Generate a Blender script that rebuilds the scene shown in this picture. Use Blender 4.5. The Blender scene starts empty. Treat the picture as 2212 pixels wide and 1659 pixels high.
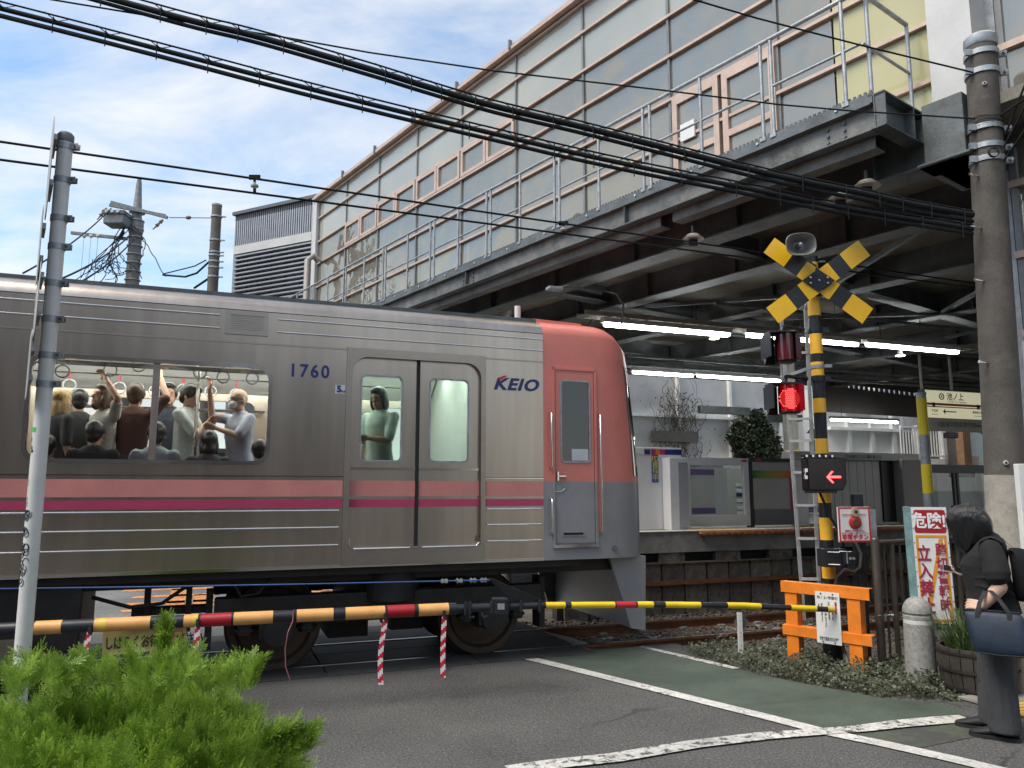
import bpy, math, random
import numpy as np
from math import sin, cos, pi, radians, hypot, atan2, sqrt
from mathutils import Vector, Matrix
from mathutils.geometry import tessellate_polygon
random.seed(7)
sc = bpy.context.scene
C = sc.collection

# ------------------------------------------------------------------ camera
PITCH = 7.88; CAM_H = 1.70
cam_d = bpy.data.cameras.new('camera'); cam = bpy.data.objects.new('camera', cam_d); C.objects.link(cam)
cam.location = (0, 0, CAM_H); cam.rotation_euler = (radians(90 + PITCH), 0, 0)
cam_d.sensor_fit = 'HORIZONTAL'; cam_d.sensor_width = 36.0; cam_d.lens = 1662 / 2212 * 36.0
cam_d.clip_start = .05; cam_d.clip_end = 3000
sc.camera = cam

# ------------------------------------------------------------------ sky, sun, exposure
SUN_EL, SUN_AZ = radians(58), radians(240)      # azimuth of the sun, clockwise from +Y
w = bpy.data.worlds.new('World'); sc.world = w; w.use_nodes = True
nt = w.node_tree; nt.nodes.clear(); N = nt.nodes; L = nt.links
out = N.new('ShaderNodeOutputWorld'); bg = N.new('ShaderNodeBackground'); bg.inputs['Strength'].default_value = .105
sky = N.new('ShaderNodeTexSky'); sky.sky_type = 'NISHITA'; sky.sun_disc = False
sky.sun_elevation = SUN_EL; sky.sun_rotation = SUN_AZ; sky.air_density = 1.1; sky.dust_density = .6; sky.ozone_density = 1.6
tc = N.new('ShaderNodeTexCoord'); sep = N.new('ShaderNodeSeparateXYZ'); L.new(tc.outputs['Generated'], sep.inputs[0])
def wm(op, a, b=None):
    n = N.new('ShaderNodeMath'); n.operation = op
    for i, q in enumerate((a, b)):
        if q is None: continue
        if isinstance(q, (int, float)): n.inputs[i].default_value = q
        else: L.new(q, n.inputs[i])
    return n.outputs[0]
zz = wm('ADD', wm('MAXIMUM', sep.outputs[2], 0.0), .16)
cmb = N.new('ShaderNodeCombineXYZ'); L.new(wm('DIVIDE', sep.outputs[0], zz), cmb.inputs[0]); L.new(wm('DIVIDE', sep.outputs[1], zz), cmb.inputs[1])
mp = N.new('ShaderNodeMapping'); mp.inputs['Rotation'].default_value = (0, 0, .5); mp.inputs['Scale'].default_value = (1.0, 1.5, 1); mp.inputs['Location'].default_value = (3.3, 1.7, 0)
L.new(cmb.outputs[0], mp.inputs[0])
n1 = N.new('ShaderNodeTexNoise'); n1.inputs['Scale'].default_value = 1.9; n1.inputs['Detail'].default_value = 10; n1.inputs['Roughness'].default_value = .60; n1.inputs['Distortion'].default_value = .35
n2 = N.new('ShaderNodeTexNoise'); n2.inputs['Scale'].default_value = .7; n2.inputs['Detail'].default_value = 3
L.new(mp.outputs[0], n1.inputs['Vector']); L.new(mp.outputs[0], n2.inputs['Vector'])
mix_n = wm('ADD', wm('MULTIPLY', n1.outputs[0], .68), wm('MULTIPLY', n2.outputs[0], .32))
ramp = N.new('ShaderNodeValToRGB'); ramp.color_ramp.elements[0].position = .39; ramp.color_ramp.elements[1].position = .68
ramp.color_ramp.elements[0].color = (.10, .10, .10, 1); ramp.color_ramp.elements[1].color = (1, 1, 1, 1)
hz_ = wm('MAXIMUM', wm('SUBTRACT', .13, wm('MULTIPLY', wm('MAXIMUM', sep.outputs[2], 0.), .36)), 0.)
L.new(wm('ADD', mix_n, hz_), ramp.inputs[0])
cmix = N.new('ShaderNodeMixRGB'); L.new(ramp.outputs[0], cmix.inputs[0])
skm = N.new('ShaderNodeMixRGB'); skm.blend_type = 'MULTIPLY'; skm.inputs[0].default_value = 1; skm.inputs[2].default_value = (1.02, 1.24, 1.30, 1)
L.new(sky.outputs[0], skm.inputs[1]); L.new(skm.outputs[0], cmix.inputs[1])
cmix.inputs[2].default_value = (5.8, 5.75, 5.65, 1)
L.new(cmix.outputs[0], bg.inputs['Color']); L.new(bg.outputs[0], out.inputs[0])
sun_d = bpy.data.lights.new('sun', 'SUN'); sun = bpy.data.objects.new('sun', sun_d); C.objects.link(sun)
sun_d.energy = 2.6; sun_d.angle = radians(34); sun_d.color = (1, .92, .80)
sun.rotation_euler = (pi/2 - SUN_EL, 0, -SUN_AZ + pi)
sun.rotation_euler = Vector((sin(SUN_AZ)*cos(SUN_EL), cos(SUN_AZ)*cos(SUN_EL), sin(SUN_EL))).to_track_quat('Z', 'Y').to_euler()
vs = sc.view_settings; vs.view_transform = 'Standard'; vs.look = 'None'; vs.exposure = .80; vs.gamma = 1; vs.use_curve_mapping = False
sc.cycles.use_denoising = True
sc.cycles.max_bounces = 7; sc.cycles.diffuse_bounces = 3; sc.cycles.glossy_bounces = 4; sc.cycles.transmission_bounces = 4; sc.cycles.transparent_max_bounces = 10
sc.cycles.caustics_reflective = False; sc.cycles.caustics_refractive = False; sc.cycles.sample_clamp_indirect = 4

# ------------------------------------------------------------------ frames of reference
# the street grid: tracks run along A (v = distance across them), the station bridge runs along B (b = distance across it)
PA = radians(68.8); PB = radians(-36.7)
dA = np.array([sin(PA), cos(PA), 0.]); nA = np.array([-cos(PA), sin(PA), 0.])
dB = np.array([sin(PB), cos(PB), 0.]); nB = np.array([dB[1], -dB[0], 0.])
def FW(p): return np.array(p, float)
def FT(p): return dA*p[0] + nA*p[1] + np.array([0, 0, p[2]])       # (u, v, z)
def FB(p): return nB*p[0] + dB*p[1] + np.array([0, 0, p[2]])       # (b, s, z)
def mkF(o, x, y=None):                                            # local frame: origin, x direction, z up
    o = np.array(o, float); x = np.array(x, float); x = x/np.linalg.norm(x)
    y = np.cross([0, 0, 1], x) if y is None else np.array(y, float)
    z = np.cross(x, y)
    return lambda p: o + x*p[0] + y*p[1] + z*p[2]
# surveying: sight lines measured in the photograph (2212 px wide) turned into points of the place
_p = radians(PITCH)
def ray(x, y):
    a = (x-1106)/1662.; b = -(y-829.5)/1662.
    return np.array([a, cos(_p)-b*sin(_p), sin(_p)+b*cos(_p)])
O3 = np.array([0, 0, CAM_H])
def at(x, y, Y): r = ray(x, y); return O3 + r*(Y/r[1])
def gnd(x, y, z=0.): r = ray(x, y); return O3 + r*(z-CAM_H)/r[2]
def onT(x, y, v): r = ray(x, y); P = O3 + r*(v/(r@nA)); return np.array([P@dA, P@nA, P[2]])
def onB(x, y, b): r = ray(x, y); P = O3 + r*(b/(r@nB)); return np.array([P@nB, P@dB, P[2]])

# ------------------------------------------------------------------ materials
MATS = {}
def mat(name, c, r=.6, m=0., v=.1, s=4., fine=60., b=0., bs=80., c2=None, th=(.45, .6), emit=0., stretch=None, spec=.5, alpha=1., trans=0., aniso=0.):
    if name in MATS: return MATS[name]
    M = bpy.data.materials.new(name); M.use_nodes = True; nt = M.node_tree; N = nt.nodes; L = nt.links
    P = N['Principled BSDF']; P.inputs['Roughness'].default_value = r; P.inputs['Metallic'].default_value = m
    P.inputs['Specular IOR Level'].default_value = spec; P.inputs['Alpha'].default_value = alpha
    P.inputs['Transmission Weight'].default_value = trans; P.inputs['Anisotropic'].default_value = aniso
    tc = N.new('ShaderNodeTexCoord'); src = tc.outputs['Object']
    if stretch:
        mp = N.new('ShaderNodeMapping'); mp.inputs['Scale'].default_value = stretch; L.new(src, mp.inputs[0]); src = mp.outputs[0]
    col = (*c, 1)
    if v > 0:
        a = N.new('ShaderNodeTexNoise'); a.inputs['Scale'].default_value = s; a.inputs['Detail'].default_value = 6; a.inputs['Roughness'].default_value = .6
        f = N.new('ShaderNodeTexNoise'); f.inputs['Scale'].default_value = fine; f.inputs['Detail'].default_value = 2
        L.new(src, a.inputs['Vector']); L.new(src, f.inputs['Vector'])
        md = N.new('ShaderNodeMath'); md.operation = 'ADD'; L.new(a.outputs[0], md.inputs[0]); 
        m2 = N.new('ShaderNodeMath'); m2.operation = 'MULTIPLY_ADD'; L.new(f.outputs[0], m2.inputs[0]); m2.inputs[1].default_value = .4; m2.inputs[2].default_value = -.2
        L.new(m2.outputs[0], md.inputs[1])
        rp = N.new('ShaderNodeValToRGB'); L.new(md.outputs[0], rp.inputs[0])
        rp.color_ramp.elements[0].position = .3; rp.color_ramp.elements[1].position = .7
        rp.color_ramp.elements[0].color = (*[max(0, q*(1-v*1.3)) for q in c], 1); rp.color_ramp.elements[1].color = (*[min(1, q*(1+v)) for q in c], 1)
        co = rp.outputs[0]
        if c2:
            a2 = N.new('ShaderNodeTexNoise'); a2.inputs['Scale'].default_value = s*1.7; a2.inputs['Detail'].default_value = 9; a2.inputs['Roughness'].default_value = .7
            L.new(src, a2.inputs['Vector'])
            r2 = N.new('ShaderNodeValToRGB'); r2.color_ramp.elements[0].position = th[0]; r2.color_ramp.elements[1].position = th[1]; L.new(a2.outputs[0], r2.inputs[0])
            mx = N.new('ShaderNodeMixRGB'); L.new(r2.outputs[0], mx.inputs[0]); L.new(co, mx.inputs[1]); mx.inputs[2].default_value = (*c2, 1); co = mx.outputs[0]
        L.new(co, P.inputs['Base Color'])
        rr = N.new('ShaderNodeMath'); rr.operation = 'MULTIPLY_ADD'; L.new(md.outputs[0], rr.inputs[0]); rr.inputs[1].default_value = .25*r; rr.inputs[2].default_value = r*.88
        L.new(rr.outputs[0], P.inputs['Roughness'])
    else: P.inputs['Base Color'].default_value = col
    if b > 0:
        bn = N.new('ShaderNodeTexNoise'); bn.inputs['Scale'].default_value = bs; bn.inputs['Detail'].default_value = 4; L.new(src, bn.inputs['Vector'])
        bm = N.new('ShaderNodeBump'); bm.inputs['Strength'].default_value = b; bm.inputs['Distance'].default_value = .01; L.new(bn.outputs[0], bm.inputs['Height']); L.new(bm.outputs[0], P.inputs['Normal'])
    if emit > 0:
        P.inputs['Emission Color'].default_value = col; P.inputs['Emission Strength'].default_value = emit
    MATS[name] = M; return M
def glassmat(name, tint, refl_ior=1.5, rough=.0, body=None, bodyf=0., rc=(1, 1, 1), wavy=0.):
    # thin pane: fresnel reflection over tinted transparency (and a share of translucent body)
    M = bpy.data.materials.new(name); M.use_nodes = True; nt = M.node_tree; N = nt.nodes; L = nt.links
    N.remove(N['Principled BSDF']); o = N['Material Output']
    tr = N.new('ShaderNodeBsdfTransparent'); tr.inputs[0].default_value = (*tint, 1)
    gl = N.new('ShaderNodeBsdfGlossy'); gl.inputs['Roughness'].default_value = rough
    gl.inputs[0].default_value = (*rc, 1)
    if wavy:
        t0_ = N.new('ShaderNodeTexCoord'); w0_ = N.new('ShaderNodeTexNoise'); w0_.inputs['Scale'].default_value = .9; w0_.inputs['Detail'].default_value = 2; L.new(t0_.outputs['Object'], w0_.inputs['Vector'])
        b0_ = N.new('ShaderNodeBump'); b0_.inputs['Strength'].default_value = 1; b0_.inputs['Distance'].default_value = wavy; L.new(w0_.outputs[0], b0_.inputs['Height']); L.new(b0_.outputs[0], gl.inputs['Normal'])
    fr = N.new('ShaderNodeFresnel'); fr.inputs[0].default_value = refl_ior
    base = tr.outputs[0]
    if body:
        df = N.new('ShaderNodeBsdfDiffuse'); 
        tc = N.new('ShaderNodeTexCoord'); nz = N.new('ShaderNodeTexNoise'); nz.inputs['Scale'].default_value = .9; nz.inputs['Detail'].default_value = 5; L.new(tc.outputs['Object'], nz.inputs['Vector'])
        rp = N.new('ShaderNodeValToRGB'); rp.color_ramp.elements[0].position = .35; rp.color_ramp.elements[1].position = .65
        rp.color_ramp.elements[0].color = (*[q*.9 for q in body], 1); rp.color_ramp.elements[1].color = (*body, 1); L.new(nz.outputs[0], rp.inputs[0]); L.new(rp.outputs[0], df.inputs[0])
        mb = N.new('ShaderNodeMixShader'); mb.inputs[0].default_value = bodyf; L.new(tr.outputs[0], mb.inputs[1]); L.new(df.outputs[0], mb.inputs[2]); base = mb.outputs[0]
    mx = N.new('ShaderNodeMixShader'); L.new(fr.outputs[0], mx.inputs[0]); L.new(base, mx.inputs[1]); L.new(gl.outputs[0], mx.inputs[2]); L.new(mx.outputs[0], o.inputs[0])
    MATS[name] = M; return M

# ------------------------------------------------------------------ mesh builder
class MB:
    def __init__(s, fr=FW): s.V = []; s.F = []; s.I = []; s.fr = fr
    def add(s, vs, fs, mi=0):
        o = len(s.V); s.V += [tuple(s.fr(p)) for p in vs]
        for f in fs: s.F.append(tuple(o+i for i in f)); s.I.append(mi)
        return s
    def b(s, x0, x1, y0, y1, z0, z1, mi=0):
        x0, x1 = sorted((x0, x1)); y0, y1 = sorted((y0, y1)); z0, z1 = sorted((z0, z1))
        vs = [(x, y, z) for z in (z0, z1) for y in (y0, y1) for x in (x0, x1)]
        return s.add(vs, [(0, 2, 3, 1), (4, 5, 7, 6), (0, 1, 5, 4), (2, 6, 7, 3), (0, 4, 6, 2), (1, 3, 7, 5)], mi)
    def bar(s, p, q, w, h, mi=0, up=(0, 0, 1)):
        p = np.array(p, float); q = np.array(q, float); d = q-p; d /= np.linalg.norm(d)
        x = np.cross(d, up); 
        if np.linalg.norm(x) < 1e-4: x = np.array([1., 0, 0])
        x /= np.linalg.norm(x); y = np.cross(x, d)
        vs = [e + x*a*w/2 + y*c*h/2 for e in (p, q) for a, c in ((-1, -1), (1, -1), (1, 1), (-1, 1))]
        return s.add(vs, [(0, 1, 2, 3), (7, 6, 5, 4), (0, 4, 5, 1), (1, 5, 6, 2), (2, 6, 7, 3), (3, 7, 4, 0)], mi)
    def loft(s, rings, mi=0, caps=True, closed=True):
        n = len(rings[0]); vs = [p for r in rings for p in r]; fs = []
        for k in range(len(rings)-1):
            for i in range(n if closed else n-1):
                j = (i+1) % n; fs.append((k*n+i, k*n+j, (k+1)*n+j, (k+1)*n+i))
        if caps and closed: fs.append(tuple(range(n-1, -1, -1))); fs.append(tuple((len(rings)-1)*n+i for i in range(n)))
        return s.add(vs, fs, mi)
    def tube(s, pts, r, n=8, mi=0, caps=True):
        pts = [np.array(p, float) for p in pts]; rr = r if hasattr(r, '__len__') else [r]*len(pts)
        rings = []; x = None
        for k, p in enumerate(pts):
            d = pts[min(k+1, len(pts)-1)] - pts[max(k-1, 0)]; d /= (np.linalg.norm(d)+1e-12)
            if x is None:
                t = np.array([0, 0, 1.]) if abs(d[2]) < .9 else np.array([1., 0, 0]); x = np.cross(d, t)
            x = x - d*(x@d); x /= (np.linalg.norm(x)+1e-12); y = np.cross(d, x)
            rings.append([p + (x*cos(2*pi*i/n) + y*sin(2*pi*i/n))*rr[k] for i in range(n)])
        return s.loft(rings, mi, caps)
    def cyl(s, p, q, r0, r1=None, n=16, mi=0, caps=True): return s.tube([p, q], [r0, r0 if r1 is None else r1], n, mi, caps)
    def ell(s, c, r, n=12, m=8, mi=0, ax=None):
        c = np.array(c, float); ax = np.eye(3) if ax is None else np.array(ax); rings = []
        for k in range(m+1):
            t = pi*k/m; t = min(max(t, .04), pi-.04)
            rings.append([c + ax[0]*r[0]*sin(t)*cos(2*pi*i/n) + ax[1]*r[1]*sin(t)*sin(2*pi*i/n) - ax[2]*r[2]*cos(t) for i in range(n)])
        return s.loft(rings, mi)
    def poly(s, pts, mi=0): return s.add(pts, [tuple(range(len(pts)))], mi)
    def prism(s, pts, vec, mi=0):
        vec = np.array(vec, float); a = [np.array(p, float) for p in pts]; return s.loft([a, [p+vec for p in a]], mi)
    def holed(s, outer, holes, to3, d, mi=0):
        # panel with holes; 2-D loops, to3(p2, depth) -> local 3-D point, thickness d
        loops = [outer] + holes; flat = [p for l in loops for p in l]
        tris = tessellate_polygon([[Vector((p[0], p[1], 0)) for p in l] for l in loops])
        s.add([to3(p, 0) for p in flat], [tuple(t) for t in tris], mi)
        s.add([to3(p, d) for p in flat], [tuple(t[::-1]) for t in tris], mi)
        for l in loops:
            n = len(l); s.add([to3(p, 0) for p in l] + [to3(p, d) for p in l], [(i, (i+1) % n, n+(i+1) % n, n+i) for i in range(n)], mi)
        return s
def link(o, parent=None):
    C.objects.link(o)
    if parent is not None: o.parent = parent
    return o
def base_of(parent):
    o = np.zeros(3)
    while parent is not None: o += np.array(parent.location); parent = parent.parent
    return o
def props(o, label=None, cat=None, group=None, kind=None):
    if label: o['label'] = label
    if cat: o['category'] = cat
    if group: o['group'] = group
    if kind: o['kind'] = kind
    return o
def thing(name, label, cat, loc, group=None):
    o = bpy.data.objects.new(name, None); o.empty_display_size = .1; C.objects.link(o); o.location = tuple(float(q) for q in loc); props(o, label, cat, group); return o
def obj(name, mb, mats, parent=None, smooth=0, bevel=0, label=None, cat=None, group=None, kind=None, org=None):
    if not isinstance(mats, (list, tuple)): mats = [mats]
    base = base_of(parent); loc = np.zeros(3)
    if parent is None and org is not None: loc = np.array(org, float)
    V = np.array(mb.V) - base - loc
    me = bpy.data.meshes.new(name); me.from_pydata(V.tolist(), [], mb.F)
    for m_ in mats: me.materials.append(m_)
    if len(mats) > 1: me.polygons.foreach_set('material_index', mb.I)
    if smooth:
        me.polygons.foreach_set('use_smooth', [True]*len(me.polygons)); me.update(); me.set_sharp_from_angle(angle=radians(smooth))
    me.update(); o = bpy.data.objects.new(name, me); o.location = tuple(loc); link(o, parent)
    if bevel:
        bm_ = o.modifiers.new('bevel', 'BEVEL'); bm_.width = bevel; bm_.segments = 2; bm_.limit_method = 'ANGLE'; bm_.angle_limit = radians(40)
    return props(o, label, cat, group, kind)
def copy_tree(o, parent=None, top=True, delta=None, label=None):
    c = o.copy(); C.objects.link(c); c.parent = parent
    if top and delta is not None: c.location = Vector(o.location) + Vector([float(q) for q in delta])
    if label: c['label'] = label
    for ch in list(o.children): copy_tree(ch, c, False)
    return c
def sharecopy(o, delta):
    c = o.copy(); C.objects.link(c); c.location = Vector(o.location) + Vector([float(q) for q in delta]); return c
def rrect(x0, x1, y0, y1, r, n=5):
    r = r if hasattr(r, '__len__') else [r]*4; pts = []
    for (cx, cy, a0, rad) in ((x1, y0, -90, r[0]), (x1, y1, 0, r[1]), (x0, y1, 90, r[2]), (x0, y0, 180, r[3])):
        if rad <= 0: pts.append((cx, cy)); continue
        ccx = cx - rad*(1 if cx == x1 else -1); ccy = cy - rad*(1 if cy == y1 else -1)
        for k in range(n+1): a = radians(a0 + 90*k/n); pts.append((ccx+rad*cos(a), ccy+rad*sin(a)))
    return pts
def text(s, size, m, parent, pos, xd, yd, ax='CENTER', ay='CENTER', bold=0., sx=1., shear=0., name='lettering', line=1., ext=.0008, space=1., label=None):
    cu = bpy.data.curves.new('lettering', 'FONT'); cu.body = s; cu.size = size; cu.align_x = ax; cu.align_y = ay; cu.offset = bold; cu.shear = shear; cu.space_line = line; cu.space_character = space
    cu.resolution_u = 3; cu.extrude = ext
    tmp = bpy.data.objects.new('tmp_text', cu); C.objects.link(tmp)
    me = bpy.data.meshes.new_from_object(tmp); bpy.data.objects.remove(tmp); bpy.data.curves.remove(cu)
    xd = np.array(xd, float); xd /= np.linalg.norm(xd); yd = np.array(yd, float); yd /= np.linalg.norm(yd); zd = np.cross(xd, yd)
    n = len(me.vertices); co = np.zeros(n*3); me.vertices.foreach_get('co', co); co = co.reshape(-1, 3)
    W = np.array(pos, float) + co[:, :1]*sx*xd + co[:, 1:2]*yd + co[:, 2:3]*zd - base_of(parent)
    me.vertices.foreach_set('co', W.ravel()); me.materials.clear(); me.materials.append(m); me.update()
    o = bpy.data.objects.new(name, me); link(o, parent); 
    if label: o['label'] = label
    return o

def objs(name, mb, mats, parent=None, **k):
    # one object for each loose piece of the builder
    n = len(mb.V); par = list(range(n))
    def find(a):
        while par[a] != a: par[a] = par[par[a]]; a = par[a]
        return a
    for f in mb.F:
        r = find(f[0])
        for i in f[1:]: par[find(i)] = r
    groups = {}
    for fi, f in enumerate(mb.F): groups.setdefault(find(f[0]), []).append(fi)
    out_ = []
    for g in groups.values():
        m2 = MB(); idx = {}
        for fi in g:
            f2 = []
            for i in mb.F[fi]:
                if i not in idx: idx[i] = len(m2.V); m2.V.append(mb.V[i])
                f2.append(idx[i])
            m2.F.append(tuple(f2)); m2.I.append(mb.I[fi])
        out_.append(obj(name, m2, mats, parent, **k))
    return out_
# ------------------------------------------------------------------ palette
black_pl = mat('black_plastic', (.012, .012, .014), .4, v=.2)
rubber = mat('black_rubber', (.01, .01, .01), .7, v=.2)
steel = mat('brushed_stainless', (.53, .45, .375), .30, 1., v=.11, s=1.6, fine=9, stretch=(1.5, 1.5, .14), aniso=.3)  # upright streaks in the colour imitate smeared reflections on the brushed steel
steel_dk = mat('darker_stainless', (.42, .365, .31), .36, 1., v=.08, s=.9, fine=12, stretch=(.8, .8, 2.2))  # darker stainless for door frames, seams and the vent grille
chrome = mat('polished_trim', (.78, .75, .72), .16, 1., v=.08)
galv = mat('galvanised_steel', (.36, .38, .40), .5, .6, v=.22, s=9, b=.1)
galv_fr = mat('dull_galvanised', (.20, .21, .215), .7, .1, v=.25, s=9)
galv_dk = mat('grey_painted_steel', (.11, .125, .13), .5, .0, v=.35, s=3, b=.15, bs=30, c2=(.07, .06, .05), th=(.55, .75))
girder_m = mat('weathered_girder_steel', (.17, .17, .16), .55, .25, v=.4, s=2.2, b=.2, bs=25, c2=(.24, .22, .19), th=(.5, .68))
dark_m = mat('dark_grey_girder', (.105, .115, .115), .6, v=.4, s=2, c2=(.055, .04, .03), th=(.58, .75))
pink = mat('salmon_stripe', (.60, .235, .21), .35, v=.08); magenta = mat('magenta_stripe', (.46, .055, .13), .35, v=.06)
coral = mat('coral_cab_paint', (.66, .205, .165), .33, v=.10, s=1.5); cabgrey = mat('grey_cab_paint', (.25, .25, .26), .32, v=.1, s=2)
blue_ltr = mat('navy_lettering', (.02, .03, .16), .4, v=0); red_ltr = mat('red_lettering', (.55, .015, .03), .4, v=0)
dk_ltr = mat('black_lettering', (.015, .015, .015), .5, v=0); wh_ltr = mat('white_lettering', (.8, .8, .8), .5, v=0); ye_ltr = mat('yellow_lettering', (.8, .6, .03), .5, v=0)
white_p = mat('white_paint', (.70, .70, .68), .45, v=.08, c2=(.45, .42, .38), th=(.62, .8))
board_w = mat('white_sign_board', (.74, .74, .72), .35, v=.05)
winglass = glassmat('window_glass', (.80, .80, .77), 1.5)
doorglass = glassmat('door_glass_green', (.56, .70, .62), 1.9)
darkglass = mat('dark_windshield', (.01, .012, .014), .05, v=0, spec=.9)
yellow_b = mat('yellow_band_paint', (.85, .58, .02), .4, v=.1); orange_b = mat('amber_band_paint', (.78, .40, .13), .42, v=.1, s=8)
black_b = mat('black_band_paint', (.018, .02, .024), .38, v=.25); red_b = mat('red_reflective_tape', (.38, .01, .02), .35, v=.1, b=.3, bs=200)
orange_g = mat('orange_guard_paint', (.80, .22, .02), .42, v=.13, s=7, b=.15, c2=(.35, .10, .03), th=(.68, .8))
orange_d = orange_g
concrete = mat('concrete', (.27, .26, .24), .85, v=.25, s=3, b=.4, bs=60, c2=(.15, .14, .12), th=(.52, .72))
conc_dk = mat('stained_concrete_panel', (.17, .15, .125), .85, v=.35, s=5, b=.5, bs=40, c2=(.09, .07, .05), th=(.45, .65))
rust = mat('rusty_rail', (.19, .08, .035), .7, .2, v=.35, s=6, b=.3, bs=60); railtop = mat('worn_rail_steel', (.30, .24, .2), .35, .9, v=.2)
led_red = mat('red_led', (1, .03, .03), .5, v=0, emit=7.); led_dim = mat('red_led_glow', (1, .02, .04), .5, v=0, emit=2.2)
tube_m = mat('fluorescent_tube', (.95, .98, 1), .5, v=0, emit=20.); fix_w = mat('white_fitting', (.5, .5, .48), .4, v=.1)

# ------------------------------------------------------------------ ground, road, markings
def asphalt(name, c, spk=.5):
    M = bpy.data.materials.new(name); M.use_nodes = True; nt = M.node_tree; N = nt.nodes; L = nt.links; P = N['Principled BSDF']; P.inputs['Roughness'].default_value = .85
    tc = N.new('ShaderNodeTexCoord'); S = tc.outputs['Object']
    def noise(sc_, d, r=.6): n = N.new('ShaderNodeTexNoise'); n.inputs['Scale'].default_value = sc_; n.inputs['Detail'].default_value = d; n.inputs['Roughness'].default_value = r; L.new(S, n.inputs['Vector']); return n.outputs[0]
    def rampf(f, a, b, ca, cb): r = N.new('ShaderNodeValToRGB'); r.color_ramp.elements[0].position = a; r.color_ramp.elements[1].position = b; r.color_ramp.elements[0].color = (*ca, 1); r.color_ramp.elements[1].color = (*cb, 1); L.new(f, r.inputs[0]); return r.outputs[0]
    def mixc(f, a, b, t='MIX'): m = N.new('ShaderNodeMixRGB'); m.blend_type = t; (L.new(f, m.inputs[0]) if not isinstance(f, float) else setattr(m.inputs[0], 'default_value', f)); L.new(a, m.inputs[1]); L.new(b, m.inputs[2]); return m.outputs[0]
    big = rampf(noise(.8, 6), .3, .7, [q*.72 for q in c], [q*1.22 for q in c])
    mid = rampf(noise(60, 3), .35, .65, (.45, .45, .45), (1.5, 1.5, 1.5)); col = mixc(1., big, mid, 'MULTIPLY')
    vo = N.new('ShaderNodeTexVoronoi'); vo.inputs['Scale'].default_value = 120; L.new(S, vo.inputs['Vector'])
    sepc = N.new('ShaderNodeSeparateColor'); L.new(vo.outputs['Color'], sepc.inputs[0])
    sp = rampf(sepc.outputs[0], .93, .97, (0, 0, 0), (spk, spk, spk)); lt = N.new('ShaderNodeRGB'); lt.outputs[0].default_value = (.30, .29, .27, 1)
    col = mixc(sp, col, lt.outputs[0])
    cr = N.new('ShaderNodeTexVoronoi'); cr.feature = 'DISTANCE_TO_EDGE'; cr.inputs['Scale'].default_value = .55
    wn = N.new('ShaderNodeTexNoise'); wn.inputs['Scale'].default_value = 3; wn.inputs['Detail'].default_value = 5; L.new(S, wn.inputs['Vector'])
    ad = N.new('ShaderNodeVectorMath'); ad.operation = 'MULTIPLY_ADD'; L.new(wn.outputs['Color'], ad.inputs[0]); ad.inputs[1].default_value = (.35, .35, .35); L.new(S, ad.inputs[2]); L.new(ad.outputs[0], cr.inputs['Vector'])
    crk = rampf(cr.outputs[0], .004, .010, (1, 1, 1), (0, 0, 0)); patch = rampf(noise(.45, 2), .5, .62, (0, 0, 0), (.75, .75, .75))
    dk = N.new('ShaderNodeRGB'); dk.outputs[0].default_value = (.018, .018, .018, 1); cf = mixc(1., crk, patch, 'MULTIPLY'); col = mixc(cf, col, dk.outputs[0])
    L.new(col, P.inputs['Base Color'])
    bm = N.new('ShaderNodeBump'); bm.inputs['Strength'].default_value = .7; bm.inputs['Distance'].default_value = .006; L.new(noise(130, 3), bm.inputs['Height']); L.new(bm.outputs[0], P.inputs['Normal'])
    return M
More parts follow.
